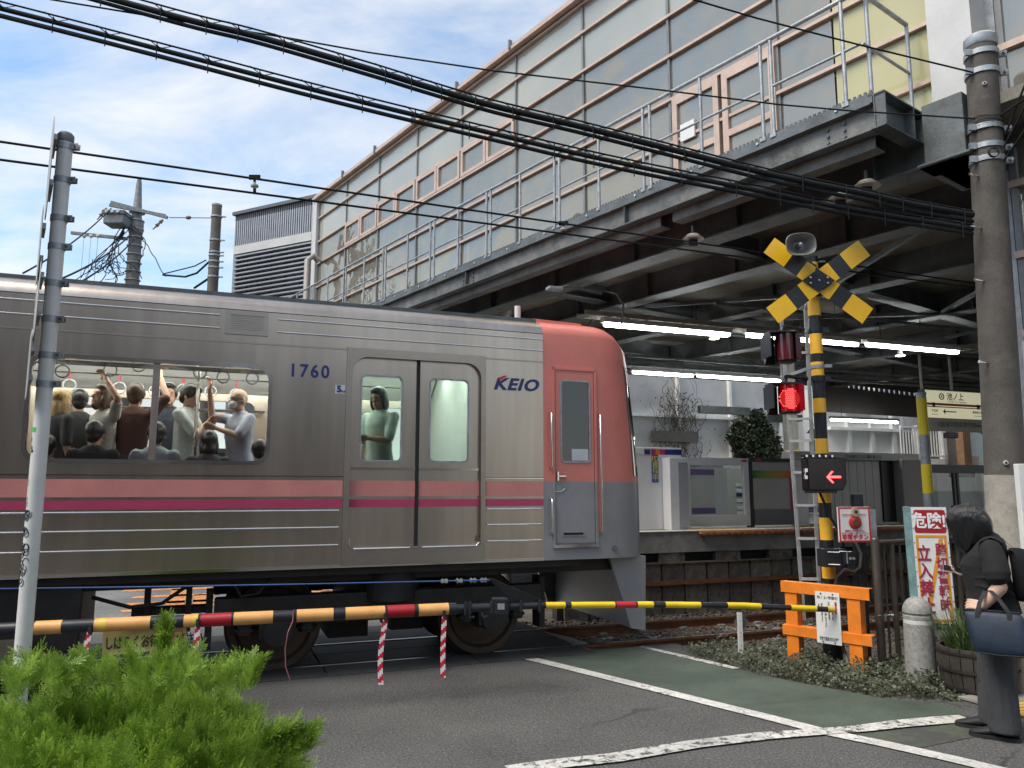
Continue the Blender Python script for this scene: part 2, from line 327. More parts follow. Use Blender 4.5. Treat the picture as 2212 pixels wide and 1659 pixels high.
def worn(name, c, under, th=(.50, .56), s=7., spk=40.):
    M = bpy.data.materials.new(name); M.use_nodes = True; nt = M.node_tree; N = nt.nodes; L = nt.links; P = N['Principled BSDF']; P.inputs['Roughness'].default_value = .7
    tc = N.new('ShaderNodeTexCoord'); S = tc.outputs['Object']
    a = N.new('ShaderNodeTexNoise'); a.inputs['Scale'].default_value = s; a.inputs['Detail'].default_value = 10; a.inputs['Roughness'].default_value = .72; L.new(S, a.inputs['Vector'])
    r = N.new('ShaderNodeValToRGB'); r.color_ramp.elements[0].position = th[0]; r.color_ramp.elements[1].position = th[1]; L.new(a.outputs[0], r.inputs[0])
    wn = N.new('ShaderNodeTexNoise'); wn.inputs['Scale'].default_value = 6; wn.inputs['Detail'].default_value = 4; L.new(S, wn.inputs['Vector'])
    ad = N.new('ShaderNodeVectorMath'); ad.operation = 'MULTIPLY_ADD'; L.new(wn.outputs['Color'], ad.inputs[0]); ad.inputs[1].default_value = (.2, .2, .2); L.new(S, ad.inputs[2])
    vo = N.new('ShaderNodeTexVoronoi'); vo.feature = 'DISTANCE_TO_EDGE'; vo.inputs['Scale'].default_value = 5.5; L.new(ad.outputs[0], vo.inputs['Vector'])
    r2 = N.new('ShaderNodeValToRGB'); r2.color_ramp.elements[0].position = .010; r2.color_ramp.elements[1].position = .028; r2.color_ramp.elements[0].color = (1, 1, 1, 1); r2.color_ramp.elements[1].color = (0, 0, 0, 1); L.new(vo.outputs[0], r2.inputs[0])
    n3 = N.new('ShaderNodeTexNoise'); n3.inputs['Scale'].default_value = 2.2; n3.inputs['Detail'].default_value = 2; L.new(S, n3.inputs['Vector'])
    r3 = N.new('ShaderNodeValToRGB'); r3.color_ramp.elements[0].position = .45; r3.color_ramp.elements[1].position = .6; L.new(n3.outputs[0], r3.inputs[0])
    mu = N.new('ShaderNodeMixRGB'); mu.blend_type = 'MULTIPLY'; mu.inputs[0].default_value = 1; L.new(r2.outputs[0], mu.inputs[1]); L.new(r3.outputs[0], mu.inputs[2])
    mx = N.new('ShaderNodeMath'); mx.operation = 'MAXIMUM'; L.new(r.outputs[0], mx.inputs[0]); L.new(mu.outputs[0], mx.inputs[1])
    f = N.new('ShaderNodeTexNoise'); f.inputs['Scale'].default_value = spk; f.inputs['Detail'].default_value = 4; L.new(S, f.inputs['Vector'])
    rf = N.new('ShaderNodeValToRGB'); rf.color_ramp.elements[0].position = .3; rf.color_ramp.elements[1].position = .7; rf.color_ramp.elements[0].color = (*[q*.72 for q in c], 1); rf.color_ramp.elements[1].color = (*[min(1, q*1.15) for q in c], 1); L.new(f.outputs[0], rf.inputs[0])
    mc = N.new('ShaderNodeMixRGB'); n4 = N.new('ShaderNodeTexNoise'); n4.inputs['Scale'].default_value = 1.3; n4.inputs['Detail'].default_value = 7; n4.inputs['Roughness'].default_value = .65; L.new(S, n4.inputs['Vector']); r4 = N.new('ShaderNodeValToRGB'); r4.color_ramp.elements[0].position = .32; r4.color_ramp.elements[1].position = .68; r4.color_ramp.elements[0].color = (.66, .66, .66, 1); r4.color_ramp.elements[1].color = (1.18, 1.18, 1.18, 1); L.new(n4.outputs[0], r4.inputs[0]); m4 = N.new('ShaderNodeMixRGB'); m4.blend_type = 'MULTIPLY'; m4.inputs[0].default_value = 1; L.new(rf.outputs[0], m4.inputs[1]); L.new(r4.outputs[0], m4.inputs[2])
    L.new(mx.outputs[0], mc.inputs[0]); L.new(m4.outputs[0], mc.inputs[1]); mc.inputs[2].default_value = (*under, 1); L.new(mc.outputs[0], P.inputs['Base Color'])
    bm = N.new('ShaderNodeBump'); bm.inputs['Strength'].default_value = .5; bm.inputs['Distance'].default_value = .005; L.new(f.outputs[0], bm.inputs['Height']); L.new(bm.outputs[0], P.inputs['Normal'])
    return M
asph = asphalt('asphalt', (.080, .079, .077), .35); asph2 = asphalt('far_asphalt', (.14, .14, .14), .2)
green_lane = worn('green_lane_paint', (.072, .098, .075), (.05, .055, .052), (.60, .72), 2.5, 90); faded_green = worn('faded_green_paint', (.072, .09, .062), (.055, .055, .052), (.44, .52), 4, 90)
line_w = worn('worn_white_line', (.58, .57, .54), (.07, .07, .07), (.60, .65), 9); line_w2 = worn('flaking_white_line', (.55, .54, .51), (.075, .078, .072), (.53, .58), 12)
line_o = worn('worn_orange_marking', (.62, .24, .06), (.075, .07, .07), (.52, .6), 9)
tile_m = mat('pavement_tile', (.24, .22, .20), .8, v=.2, s=6, b=.3); tact_y = mat('tactile_yellow', (.55, .36, .06), .75, v=.25, s=9, c2=(.3, .26, .2), th=(.5, .65))
dirt = mat('trackside_dirt', (.10, .088, .072), .95, v=.4, s=5, b=1., bs=45)

def sheet(name, pts, z, m, fr=FW, kind='structure', sub=1):
    mb = MB(fr); mb.poly([(p[0], p[1], z) for p in pts]); o = obj(name, mb, m, kind=kind); return o
# the ground reaches the horizon; round the track bed it stops, and the bed lies lower
TB0, TB1 = 7.66, 9.95                                   # track bed between these v, right of the crossing
U0 = 3.86                                               # right edge of the level crossing deck
mb = MB(FT)
BIG = 1500
for (a, b_, c_, d_) in ((-BIG, BIG, -BIG, 4.2), (-BIG, 4.95, 4.2, TB0+.02), (12., BIG, 4.2, TB0+.02), (4.95, 12., 4.2, 5.1), (-BIG, 2.9, 10.0, 10.3), (-BIG, BIG, 26., BIG), (-BIG, 3., 10.3, 26.), (50, BIG, TB0, 26.)):
    mb.add([(a, c_, 0), (b_, c_, 0), (b_, d_, 0), (a, d_, 0)], [(0, 1, 2, 3)])
obj('road', mb, asph, kind='structure')
# lower bed under tracks, platform and verge
mb = MB(FT); mb.add([(-60, TB0, -.17), (U0, TB0, -.17), (U0, 10.3, -.17), (-60, 10.3, -.17)], [(0, 1, 2, 3)])
mb.add([(U0, TB0-.05, -.13), (50, TB0-.05, -.13), (50, 26, -.13), (U0, 26, -.13)], [(0, 1, 2, 3)])
obj('track_bed', mb, dirt, kind='structure')
mb = MB(FT); mb.add([(4.4, 4.9, -.05), (12.2, 4.9, -.05), (12.2, TB0, -.10), (4.4, TB0, -.12)], [(0, 1, 2, 3)]); obj('verge', mb, dirt, kind='structure')
# far road beyond the tracks, lighter
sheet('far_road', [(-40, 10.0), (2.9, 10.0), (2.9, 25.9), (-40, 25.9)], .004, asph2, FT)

def stripes(name, pts, wd, z, m, fr=FW, taper=None):
    pts = [np.array(p[:2], float) for p in pts]; Lf = []; Rt = []
    for k, p in enumerate(pts):
        d = pts[min(k+1, len(pts)-1)]-pts[max(k-1, 0)]; d /= np.linalg.norm(d); n = np.array([-d[1], d[0]])
        wv = wd[k] if hasattr(wd, '__len__') else wd
        Lf.append(p+n*wv/2); Rt.append(p-n*wv/2)
    mb = MB(fr)
    for k in range(len(pts)-1):
        mb.add([(*Rt[k], z), (*Rt[k+1], z), (*Lf[k+1], z), (*Lf[k], z)], [(0, 1, 2, 3)])
    return obj(name, mb, m, kind='structure')
g2 = lambda x, y: gnd(x, y)[:2]
# green pedestrian lane
edgeR = [g2(1385, 1399), g2(1480, 1422), g2(1590, 1447), g2(1680, 1466), g2(1800, 1489), g2(1900, 1508), g2(2035, 1522), g2(2092, 1545)]
edgeN = [g2(2088, 1552), g2(1950, 1562), g2(1790, 1583)]
edgeL = [g2(1790, 1583), g2(1650, 1548), g2(1560, 1526), g2(1400, 1487), g2(1215, 1441), g2(1095, 1412)]
sheet('green_lane', edgeR + edgeN + edgeL[1:], .004, green_lane)
sheet('faded_green_patch', [g2(1830, 1592), g2(1900, 1582), g2(2110, 1560), g2(2120, 1590), g2(1960, 1622)], .004, faded_green)
stripes('lane_line', [g2(1085, 1410), g2(1120, 1418), g2(1215, 1441), g2(1400, 1487), g2(1560, 1527), g2(1650, 1549), g2(1790, 1585), g2(1900, 1607), g2(2050, 1640), g2(2260, 1690)], .14, .009, line_w)
stripes('crossing_line', [g2(1100, 1668), g2(1190, 1655), g2(1330, 1640), g2(1500, 1611), g2(1650, 1593), g2(1780, 1583.5), g2(1860, 1577), g2(1950, 1566), g2(2030, 1559), g2(2090, 1555)], [.16, .16, .16, .15, .15, .13, .14, .16, .17, .17], .013, line_w2)
stripes('lane_edge_line', [g2(1385, 1398), g2(1480, 1420), g2(1540, 1434), g2(1592, 1446)], [.07, .10, .10, .08], .009, line_w2)
# orange lettering strokes and hatch on the far road, seen under the train
k = 0
for (a, b_) in (((-.9, 11.2), (.35, 11.2)), ((-.9, 11.9), (.35, 11.9)), ((-.25, 10.9), (-.25, 12.7)), ((.1, 10.9), (.1, 11.9)), ((-1.1, 12.7), (.5, 12.6)), ((1.0, 11.2), (2.1, 11.2)), ((1.0, 11.9), (2.1, 11.8)), ((1.4, 11.0), (1.4, 12.7)), ((1.8, 11.0), (1.8, 11.9)),
                ((-1., 14.2), (2.6, 14.6)), ((-1.6, 16.4), (2.6, 17.2)), ((-.9, 10.55), (.3, 10.75)), ((.8, 10.6), (1.9, 10.75)), ((-2.4, 13.4), (-1.5, 13.5)), ((-1.9, 12.9), (-2.0, 14.4))):
    a = (a[0]*1.05-.15, a[1]*1.15+.3); b_ = (b_[0]*1.05-.15, b_[1]*1.15+.3)
    stripes('road_marking', [a, b_], .26, .009, line_o, FT)
# pavement at the right: tiles as separate pieces on a bed, with a yellow tactile strip
sheet('pavement', [(5.75, 3.0), (12, 3.0), (12, 5.2), (5.95, 5.2)], .008, mat('joint_mortar', (.07, .065, .06), .9, v=.2), FT)
pv = bpy.data.objects['pavement']
tmb = MB(FT); tmb.b(-.145, .145, -.145, .145, 0, .022)
t0 = None
for i in range(14):
    for j in range(7):
        u = 5.95 + i*.30; v = 3.2 + j*.30
        if v > 5.1 or (i < 1 and j > 5): continue
        yel = j == 4
        m_ = tact_y if yel else tile_m
        zj = random.uniform(.008, .012)
        key = 'tile_y' if yel else 'tile'
        if key not in globals():
            mbt = MB(FT); mbt.b(-.147, .147, -.147, .147, 0, .014)
            if yel:
                for q in (-.09, -.03, .03, .09): mbt.b(-.12, .12, q-.012, q+.012, .014, .019)
            globals()[key] = mbt
            o = obj('tactile_tile' if yel else 'paving_tile', mbt, m_, pv); globals()[key+'_o'] = o; o.location = tuple(FT((u, v, zj)))
        else:
            o = globals()[key+'_o'].copy(); C.objects.link(o); o.location = tuple(FT((u, v, zj)))

# ------------------------------------------------------------------ track
VR1, VR2 = 7.98, 9.06
tr = thing('railway_track', 'pair of steel rails crossing the road under the train and running past the platform', 'railway track', FT((6, 8.5, -.13)))
for v in (VR1, VR2):
    prof = [(-.062, -.13), (.062, -.13), (.062, -.118), (.012, -.10), (.010, -.035), (.034, -.025), (.034, 0), (-.034, 0), (-.034, -.025), (-.010, -.035), (-.012, -.10), (-.062, -.118)]
    mb = MB(FT); mb.loft([[(u, v+p[0], p[1]) for p in prof] for u in (-40, 45)]); r_ = obj('rail', mb, rust, tr)
    mb = MB(FT); mb.add([(-40, v-.028, .0015), (45, v-.028, .0015), (45, v+.028, .0015), (-40, v+.028, .0015)], [(0, 1, 2, 3)]); obj('running_surface', mb, railtop, r_)
slp = None
for k in range(36):
    u = U0+.25 + k*.6
    if slp is None:
        mb = MB(FT); mb.loft([[(u-.12, v, -.17), (u+.12, v, -.17), (u+.10, v, -.118), (u-.10, v, -.118)] for v in (7.55, 9.5)])
        for v in (VR1, VR2):
            for sg in (-1, 1): mb.b(u-.05, u+.05, v+sg*.09-.03, v+sg*.09+.03, -.118, -.085)
        slp = obj('sleeper', mb, concrete, tr)
    else: sharecopy(slp, dA*.6*k)
# crossing deck: dark planks between and beside the rails
deck_m = mat('crossing_plank', (.045, .043, .042), .75, v=.3, s=4, b=.5)
dk = thing('crossing_deck', 'dark panels between the rails of the level crossing, under the train', 'crossing deck', FT((1, 8.5, -.1)))
for v0, v1 in ((7.50, VR1-.05), (VR1+.10, VR1+.53), (VR1+.54, VR2-.10), (VR2+.05, 9.55), (9.56, 10.02)):
    for k in range(9):
        u0 = -9.4 + k*1.5 - .0
        mb = MB(FT); mb.b(u0, min(u0+1.485, U0), v0, v1, -.12, .012 if v0 < 7.6 else .002); obj('deck_panel', mb, deck_m, dk, bevel=.006)
for v0, v1 in ((7.52, VR1-.06), (VR1+.12, VR2-.12)):      # end ramps
    mb = MB(FT); mb.prism([(U0, v0, -.13), (U0+.5, v0, -.13), (U0, v0, .0)], (0, v1-v0, 0)); mb.V = [tuple(q) for q in mb.V]; obj('end_ramp', mb, concrete, dk)
# ballast
rng = np.random.RandomState(3)
def stones(name, regions, label, m, size=(.018, .042), kind='stuff', smooth=False):
    ico = [(0, 0, 1), (.89, 0, .45), (.28, .85, .45), (-.72, .53, .45), (-.72, -.53, .45), (.28, -.85, .45), (.72, .53, -.45), (-.28, .85, -.45), (-.89, 0, -.45), (-.28, -.85, -.45), (.72, -.53, -.45), (0, 0, -1)]
    fi = [(0, 1, 2), (0, 2, 3), (0, 3, 4), (0, 4, 5), (0, 5, 1), (1, 6, 2), (2, 7, 3), (3, 8, 4), (4, 9, 5), (5, 10, 1), (6, 7, 2), (7, 8, 3), (8, 9, 4), (9, 10, 5), (10, 6, 1), (6, 11, 7), (7, 11, 8), (8, 11, 9), (9, 11, 10), (10, 11, 6)]
    ico = np.array(ico); V = []; F = []
    for (u0, u1, v0, v1, z, n) in regions:
        for k in range(n):
            s = rng.uniform(*size); c = ico*s*rng.uniform(.6, 1.2, (12, 3)) * np.array([1, 1, .75]); a = rng.uniform(0, 6.28)
            R = np.array([[cos(a), -sin(a), 0], [sin(a), cos(a), 0], [0, 0, 1]])
            p = FT((rng.uniform(u0, u1), rng.uniform(v0, v1), z + rng.uniform(-.01, .02))); o = len(V)
            V += [tuple(q) for q in c @ R.T + p]; F += [tuple(o+i for i in f) for f in fi]
    mb = MB(); mb.V = V; mb.F = F; mb.I = [0]*len(F); o = obj(name, mb, m, label=label, cat='gravel', kind=kind); return o
ball_m = mat('ballast_stone', (.105, .088, .072), .9, v=.5, s=12, fine=30, c2=(.22, .20, .17), th=(.58, .66))
stones('ballast', [(U0+.1, 12, VR1+.1, VR2-.1, -.125, 2600), (U0+.1, 12, VR2+.08, 10.25, -.12, 2600), (4.4, 12, 6.3, VR1-.06, -.11, 4200), (12, 22, 7.4, 10.2, -.12, 1500)], 'grey brown gravel ballast between and beside the rails', ball_m)
# flat stones and a concrete slab on the verge
mb = MB(FT)
for (x, y, sx, sy, h) in ((1690, 1393, .34, .2, .05), (1625, 1405, .2, .12, .05), (1590, 1250, .0, .0, .0)):
    if sx == 0: continue
    g = gnd(x, y); u, v = g@dA, g@nA; mb.b(u-sx/2, u+sx/2, v-sy/2, v+sy/2, -.11, -.11+h+.02)
obj('stone_slab', mb, conc_dk, bevel=.01, label='flat concrete slab lying on the gravel behind the ivy', cat='slab')
# ------------------------------------------------------------------ the train
VF = 7.28; VC = 8.53; VB = 2*VC - VF
UN = 3.17; UL = -9.3
train = thing('train', 'stainless commuter train with coral cab and pink and magenta stripes passing the crossing', 'train', FT((-2, VC, 0)))
def pTV(v): return lambda p, d: (p[0], v + d, p[1])
# side shell with window and door openings
WINS = [(-1.43, .45), (-6.62, -4.74)]; DOORS = [(1.2, 2.49), (-3.98, -2.69), (-9.17, -7.9)]
ZW0, ZW1 = 1.955, 2.805
holes = [rrect(a, b_, ZW0, ZW1, .11) for a, b_ in WINS] + [rrect(a, b_, 1.17, 2.97, [0.03, .15, .15, .03]) for a, b_ in DOORS[:2]]
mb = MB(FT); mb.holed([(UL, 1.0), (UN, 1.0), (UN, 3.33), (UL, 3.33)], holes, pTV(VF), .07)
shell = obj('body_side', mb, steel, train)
# far side shell
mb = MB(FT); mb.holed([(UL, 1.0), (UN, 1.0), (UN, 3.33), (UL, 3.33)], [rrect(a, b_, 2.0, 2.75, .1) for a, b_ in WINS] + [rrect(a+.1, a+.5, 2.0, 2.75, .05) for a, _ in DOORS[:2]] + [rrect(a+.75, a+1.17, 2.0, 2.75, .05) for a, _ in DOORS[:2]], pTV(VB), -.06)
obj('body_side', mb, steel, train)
# roof
half = [(VF, 3.33), (VF+.015, 3.385), (VF+.06, 3.435), (VF+.13, 3.475), (VF+.22, 3.50)]
rp = half + [(VF+.6, 3.60), (VC, 3.66)] + [(2*VC-p[0], p[1]) for p in (half + [(VF+.6, 3.60)])[::-1]]
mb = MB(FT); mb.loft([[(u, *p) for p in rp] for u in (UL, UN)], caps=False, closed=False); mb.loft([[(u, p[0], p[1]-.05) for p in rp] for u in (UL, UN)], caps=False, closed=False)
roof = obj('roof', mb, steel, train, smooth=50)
mb = MB(FT); mb.b(UL, UN, VF+.185, VF+.225, 3.49, 3.527); obj('gutter', mb, galv_dk, roof)
# floor, ceiling, end walls
int_w = mat('interior_panel', (.70, .70, .67), .45, v=.04); seat_m = mat('red_seat_cloth', (.22, .03, .05), .8, v=.2, s=20)
mb = MB(FT); mb.b(UL, 4.1, VF+.06, VB-.06, 1.02, 1.15); mb.b(UL, UL+.05, VF+.06, VB-.06, 1.15, 3.3); obj('floor', mb, mat('grey_train_floor', (.16, .15, .14), .6), train)
mb = MB(FT); mb.b(UL, UN, VF+.08, VB-.08, 3.12, 3.16); ceil = obj('ceiling', mb, int_w, train)
for v in (VC-.42, VC+.42):
    mb = MB(FT); mb.b(UL+.3, UN-.2, v-.06, v+.06, 3.09, 3.115); obj('interior_light', mb, mat('interior_lamp', (.95, 1, .95), .5, v=0, emit=13), train)
mb = MB(FT); mb.b(2.62, 2.67, VF+.08, VB-.08, 1.15, 3.12); obj('bulkhead', mb, int_w, train)
# sloping panels above the windows (adverts, cove), luggage racks
for sg in (0, 1):
    q = lambda v: v if sg == 0 else 2*VC-v
    mb = MB(FT); mb.add([(UL, q(VF+.08), 2.84), (2.6, q(VF+.08), 2.84), (2.6, q(VF+.45), 3.12), (UL, q(VF+.45), 3.12)], [(0, 1, 2, 3)]); obj('cove_panel', mb, int_w, train)
    mb = MB(FT)
    for a, b_ in WINS:
        for k in range(4): mb.tube([(a-.1, q(VF+.12+k*.07), 2.62 if sg else 2.80), (b_+.1, q(VF+.12+k*.07), 2.62 if sg else 2.80)], .009, 6)
    obj('luggage_rack', mb, chrome, train)
# grab rails and hanging straps
mb = MB(FT)
for v in (VF+.55, VB-.55): mb.tube([(UL+.2, v, 2.95), (2.5, v, 2.95)], .014, 8)
for u in (.55, 1.12, -1.55, -.16): mb.tube([(u, VF+.5, 1.15), (u, VF+.5, 3.1)], .016, 8)
obj('grab_rail', mb, chrome, train)
strap_m = mat('red_strap', (.25, .03, .04), .6, v=.1); ring_m = mat('clear_grey_ring', (.35, .36, .36), .3, v=.05)
sx = [(135, 802), (238, 800), (482, 815), (545, 818), (432, 805), (300, 790)]
k = 0
for i, (x, y) in enumerate(sx):
    P = onT(x, y, VF+.5+(.04 if i % 2 else 0)); u, z = P[0], P[2]
    mb = MB(FT); mb.b(u-.012, u+.012, P[1]-.004, P[1]+.004, z+.055, 2.95); s_ = obj('strap', mb, strap_m, train)
    mb = MB(FT); mb.tube([(u+.055*cos(t*pi/8), P[1], z+.055*sin(t*pi/8)) for t in range(17)], .0075, 6); obj('ring', mb, ring_m, s_)
for x, y in ((150, 832), (258, 838), (335, 845), (395, 842), (455, 846), (510, 852)):
    P = onT(x, y, VB-.55); u, z = P[0], P[2]
    mb = MB(FT); mb.b(u-.014, u+.014, P[1]-.004, P[1]+.004, z+.06, 2.95); s_ = obj('strap', mb, strap_m, train)
    mb = MB(FT); mb.tube([(u+.06*cos(t*pi/8), P[1], z+.06*sin(t*pi/8)) for t in range(17)], .009, 6); obj('ring', mb, ring_m, s_)
# seats
for q in (0, 1):
    for a, b_ in WINS:
        f = (lambda v: v) if q == 0 else (lambda v: 2*VC-v)
        mb = MB(FT); mb.b(a-.05, b_+.05, f(VF+.09), f(VF+.60), 1.45, 1.56); mb.b(a-.05, b_+.05, f(VF+.08), f(VF+.17), 1.56, 1.93); obj('bench_seat', mb, seat_m, train, bevel=.02)
# windows: frame, glass, centre post
for a, b_ in WINS:
    mb = MB(FT); mb.holed(rrect(a-.028, b_+.028, ZW0-.028, ZW1+.028, .13), [rrect(a+.006, b_-.006, ZW0+.006, ZW1-.006, .105)], pTV(VF-.009), .03)
    wf = obj('window_frame', mb, chrome, train)
    m_ = (a+b_)/2
    mb = MB(FT); mb.b(m_-.028, m_+.028, VF+.012, VF+.045, ZW0, ZW1); obj('window_post', mb, mat('bronze_post', (.42, .34, .30), .35, .8), wf)
    for c_, d_ in ((a, m_-.028), (m_+.028, b_)):
        mb = MB(FT); mb.add([(c_, VF+.028, ZW0), (d_, VF+.028, ZW0), (d_, VF+.028, ZW1), (c_, VF+.028, ZW1)], [(0, 1, 2, 3)]); obj('pane', mb, winglass, wf)
# doors
for a, b_ in DOORS[:2]:
    m_ = (a+b_)/2 + .005
    for c_, d_, wa, wb in ((a, m_-.012, .09, .48), (m_+.012, b_, .13, .52)):
        mb = MB(FT); wz = (1.985, 2.79)
        w0, w1 = (c_+.10, c_+.485) if c_ == a else (c_+.115, c_+.50)
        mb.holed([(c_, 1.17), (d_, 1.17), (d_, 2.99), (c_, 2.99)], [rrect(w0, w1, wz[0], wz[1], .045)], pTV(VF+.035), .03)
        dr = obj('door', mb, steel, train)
        mb = MB(FT); mb.holed(rrect(w0-.014, w1+.014, wz[0]-.014, wz[1]+.014, .055), [rrect(w0+.003, w1-.003, wz[0]+.003, wz[1]-.003, .042)], pTV(VF+.03), .012); obj('window_frame', mb, galv, dr)
        mb = MB(FT); mb.add([(w0, VF+.05, wz[0]), (w1, VF+.05, wz[0]), (w1, VF+.05, wz[1]), (w0, VF+.05, wz[1])], [(0, 1, 2, 3)]); obj('pane', mb, doorglass, dr)
        for z0, z1, mm in ((1.645, 1.793, pink), (1.544, 1.617, magenta)):
            mb = MB(FT); mb.b(c_+.004, d_-.004, VF+.0325, VF+.036, z0, z1); obj('stripe', mb, mm, dr)
        mb = MB(FT); mb.b(c_+.002, d_-.002, VF+.028, VF+.036, 1.893, 1.918); obj('trim_line', mb, chrome, dr)
    mb = MB(FT); mb.b(m_-.016, m_+.016, VF+.022, VF+.06, 1.17, 2.97); obj('door_seal', mb, rubber, train)
    mb = MB(FT); mb.holed([(a-.055, 1.015), (b_+.05, 1.015), (b_+.05, 3.05), (a-.055, 3.05)], [rrect(a+.0, b_-.0, 1.16, 2.968, [.03, .15, .15, .03])], pTV(VF-.010), .012)
    fr_ = obj('door_frame', mb, steel_dk, train)
    mb = MB(FT); mb.tube([(a+.01, VF-.008, 1.26), (a+.015, VF-.010, 1.20), (a+.05, VF-.012, 1.165), (b_-.05, VF-.012, 1.165), (b_-.015, VF-.010, 1.20), (b_-.01, VF-.008, 1.26)], .010, 6); obj('sill_trim', mb, chrome, fr_)
    mb = MB(FT); mb.b(m_-.07, m_+.05, VF-.026, VF+.01, 1.165, 1.18); obj('sill_step', mb, chrome, fr_)
# ribs, seams and stripes between openings
gaps = [(UL, DOORS[1][0]-.058), (DOORS[1][1]+.052, DOORS[0][0]-.058), (DOORS[0][1]+.052, UN)]
def strip(name, u0, u1, z0, z1, m, p=.0045, d=0):
    mb = MB(FT); mb.b(u0, u1, VF-p, VF+.001, z0, z1); return obj(name, mb, m, train)
for u0, u1 in gaps:
    strip('stripe', u0+.002, u1-.002, 1.645, 1.793, pink, .003); strip('stripe', u0+.002, u1-.002, 1.544, 1.617, magenta, .003)
    strip('seam', u0, u1, 1.819, 1.826, chrome, .004); strip('seam', u0, u1, 1.8265, 1.832, rubber, .002)
    for z in (1.518, 1.365, 1.206): 
        mb = MB(FT); mb.tube([(u0+.015, VF-.004, z), (u1-.03, VF-.004, z)], .0088, 8); obj('rib', mb, chrome, train, smooth=60)
for z in (3.269, 3.149):
    for u0, u1 in ((UL, 0.0), (.50, UN-.004)):
        mb = MB(FT); mb.tube([(u0, VF-.003, z), (u1, VF-.003, z)], .0085, 8); obj('rib', mb, chrome, train, smooth=60)
strip('seam', UL, UN, 3.326, 3.332, rubber, .0025)
strip('seam', UL, DOORS[0][0]-.06, 3.022, 3.036, steel_dk, .006); strip('seam', DOORS[0][1]+.055, UN, 3.022, 3.036, steel_dk, .006)
strip('seam', UL, UN, 1.0, 1.028, chrome, .008)
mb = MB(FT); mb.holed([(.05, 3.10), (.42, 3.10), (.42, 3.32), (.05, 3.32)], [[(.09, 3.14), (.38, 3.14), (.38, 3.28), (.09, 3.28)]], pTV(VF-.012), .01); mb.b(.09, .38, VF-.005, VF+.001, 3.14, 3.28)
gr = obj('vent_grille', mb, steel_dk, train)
mb = MB(FT)
for k in range(8): mb.b(.1, .37, VF-.009, VF-.004, 3.148+k*.017, 3.155+k*.017)
obj('louvre', mb, steel_dk, gr)
tx = lambda s, size, m, x, y, **k: text(s, size, m, train, FT((*onT(x, y, VF)[:1], VF-.005, onT(x, y, VF)[2])), dA, (0, 0, 1), **k)
tx('1760', .168, blue_ltr, 668, 803, bold=.004, space=1.25, sx=.93)
tx('KEIO', .168, blue_ltr, 1114, 832, bold=.006, shear=.28, sx=1.2, space=1.12)
# the red stroke in the K of the operator's mark
P = onT(1073, 820, VF); mb = MB(FT); mb.prism([(P[0]+.005, VF-.009, P[2]+.01), (P[0]+.075, VF-.009, P[2]+.045), (P[0]+.115, VF-.009, P[2]+.045), (P[0]+.035, VF-.009, P[2]-.008)], (0, .004, 0)); obj('logo_stroke', mb, red_ltr, train)
P = onT(734, 841, VF); mb = MB(FT); mb.b(P[0]-.042, P[0]+.048, VF-.004, VF, P[2]-.042, P[2]+.042); nb = obj('number_plate', mb, mat('pale_plate', (.6, .58, .64), .4), train)
text('5', .085, blue_ltr, nb, FT((P[0]-.008, VF-.0055, P[2])), dA, (0, 0, 1), bold=.004); text('号車', .022, dk_ltr, nb, FT((P[0]+.03, VF-.0055, P[2]-.022)), dA, (0, 0, 1))
# cab: nose lofted from the body section
prof = [(VF, 1.0), (VF, 1.4), (VF, 1.79), (VF, 1.86), (VF, 2.3), (VF, 2.86), (VF, 3.1), (VF, 3.33)] + half[1:] + [(VF+.6, 3.60), (VC, 3.66)]
prof = prof + [(2*VC-p[0], p[1]) for p in prof[:-1][::-1]]
NR = [(3.17, 0), (3.6, 0), (3.85, .0), (4.02, .012), (4.16, .035), (4.28, .08), (4.37, .15), (4.42, .25), (4.45, .42), (4.47, .7), (4.48, 1.0)]
rings = []
for (u, d) in NR:
    R_ = []
    for (v, z) in prof:
        s = 1 if v < VC else -1
        wz = min(1, max(0, (z-2.75)/.75)); du = -max(0, z-1.7)**1.3*.075*min(1, max(0, (u-3.85)/.45)); dz = -d*.62*wz**1.6 - (.0 if u < 3.9 else .10*wz*((u-3.85)/.5)**2)
        vv = v + s*min(d, abs(v-VC))
        R_.append((u+du, vv, z+dz))
    rings.append(R_)
mb = MB(FT); n = len(prof); vs = [p for r in rings for p in r]; fs = []; mi = []
for k in range(len(rings)-1):
    for i in range(n-1):
        zc = (prof[i][1]+prof[i+1][1])/2; 
        m_ = 1 if zc < 1.79 else 0
        if k >= 5 and 1.86 < zc < 2.98: m_ = 2
        fs.append((k*n+i, k*n+i+1, (k+1)*n+i+1, (k+1)*n+i)); mi.append(m_)
    fs.append((k*n+n-1, k*n, (k+1)*n, (k+1)*n+n-1)); mi.append(1)
mb.add(vs, fs); mb.I = mi
cab = obj('cab', mb, [coral, cabgrey, darkglass], train, smooth=50)
mb = MB(FT); q = rings[5]
trim = [rings[5][i] for i in range(3, 7)]
mb.tube([(p[0]+.0, p[1]-.006, p[2]) for p in trim], .012, 6); obj('windshield_trim', mb, chrome, cab)
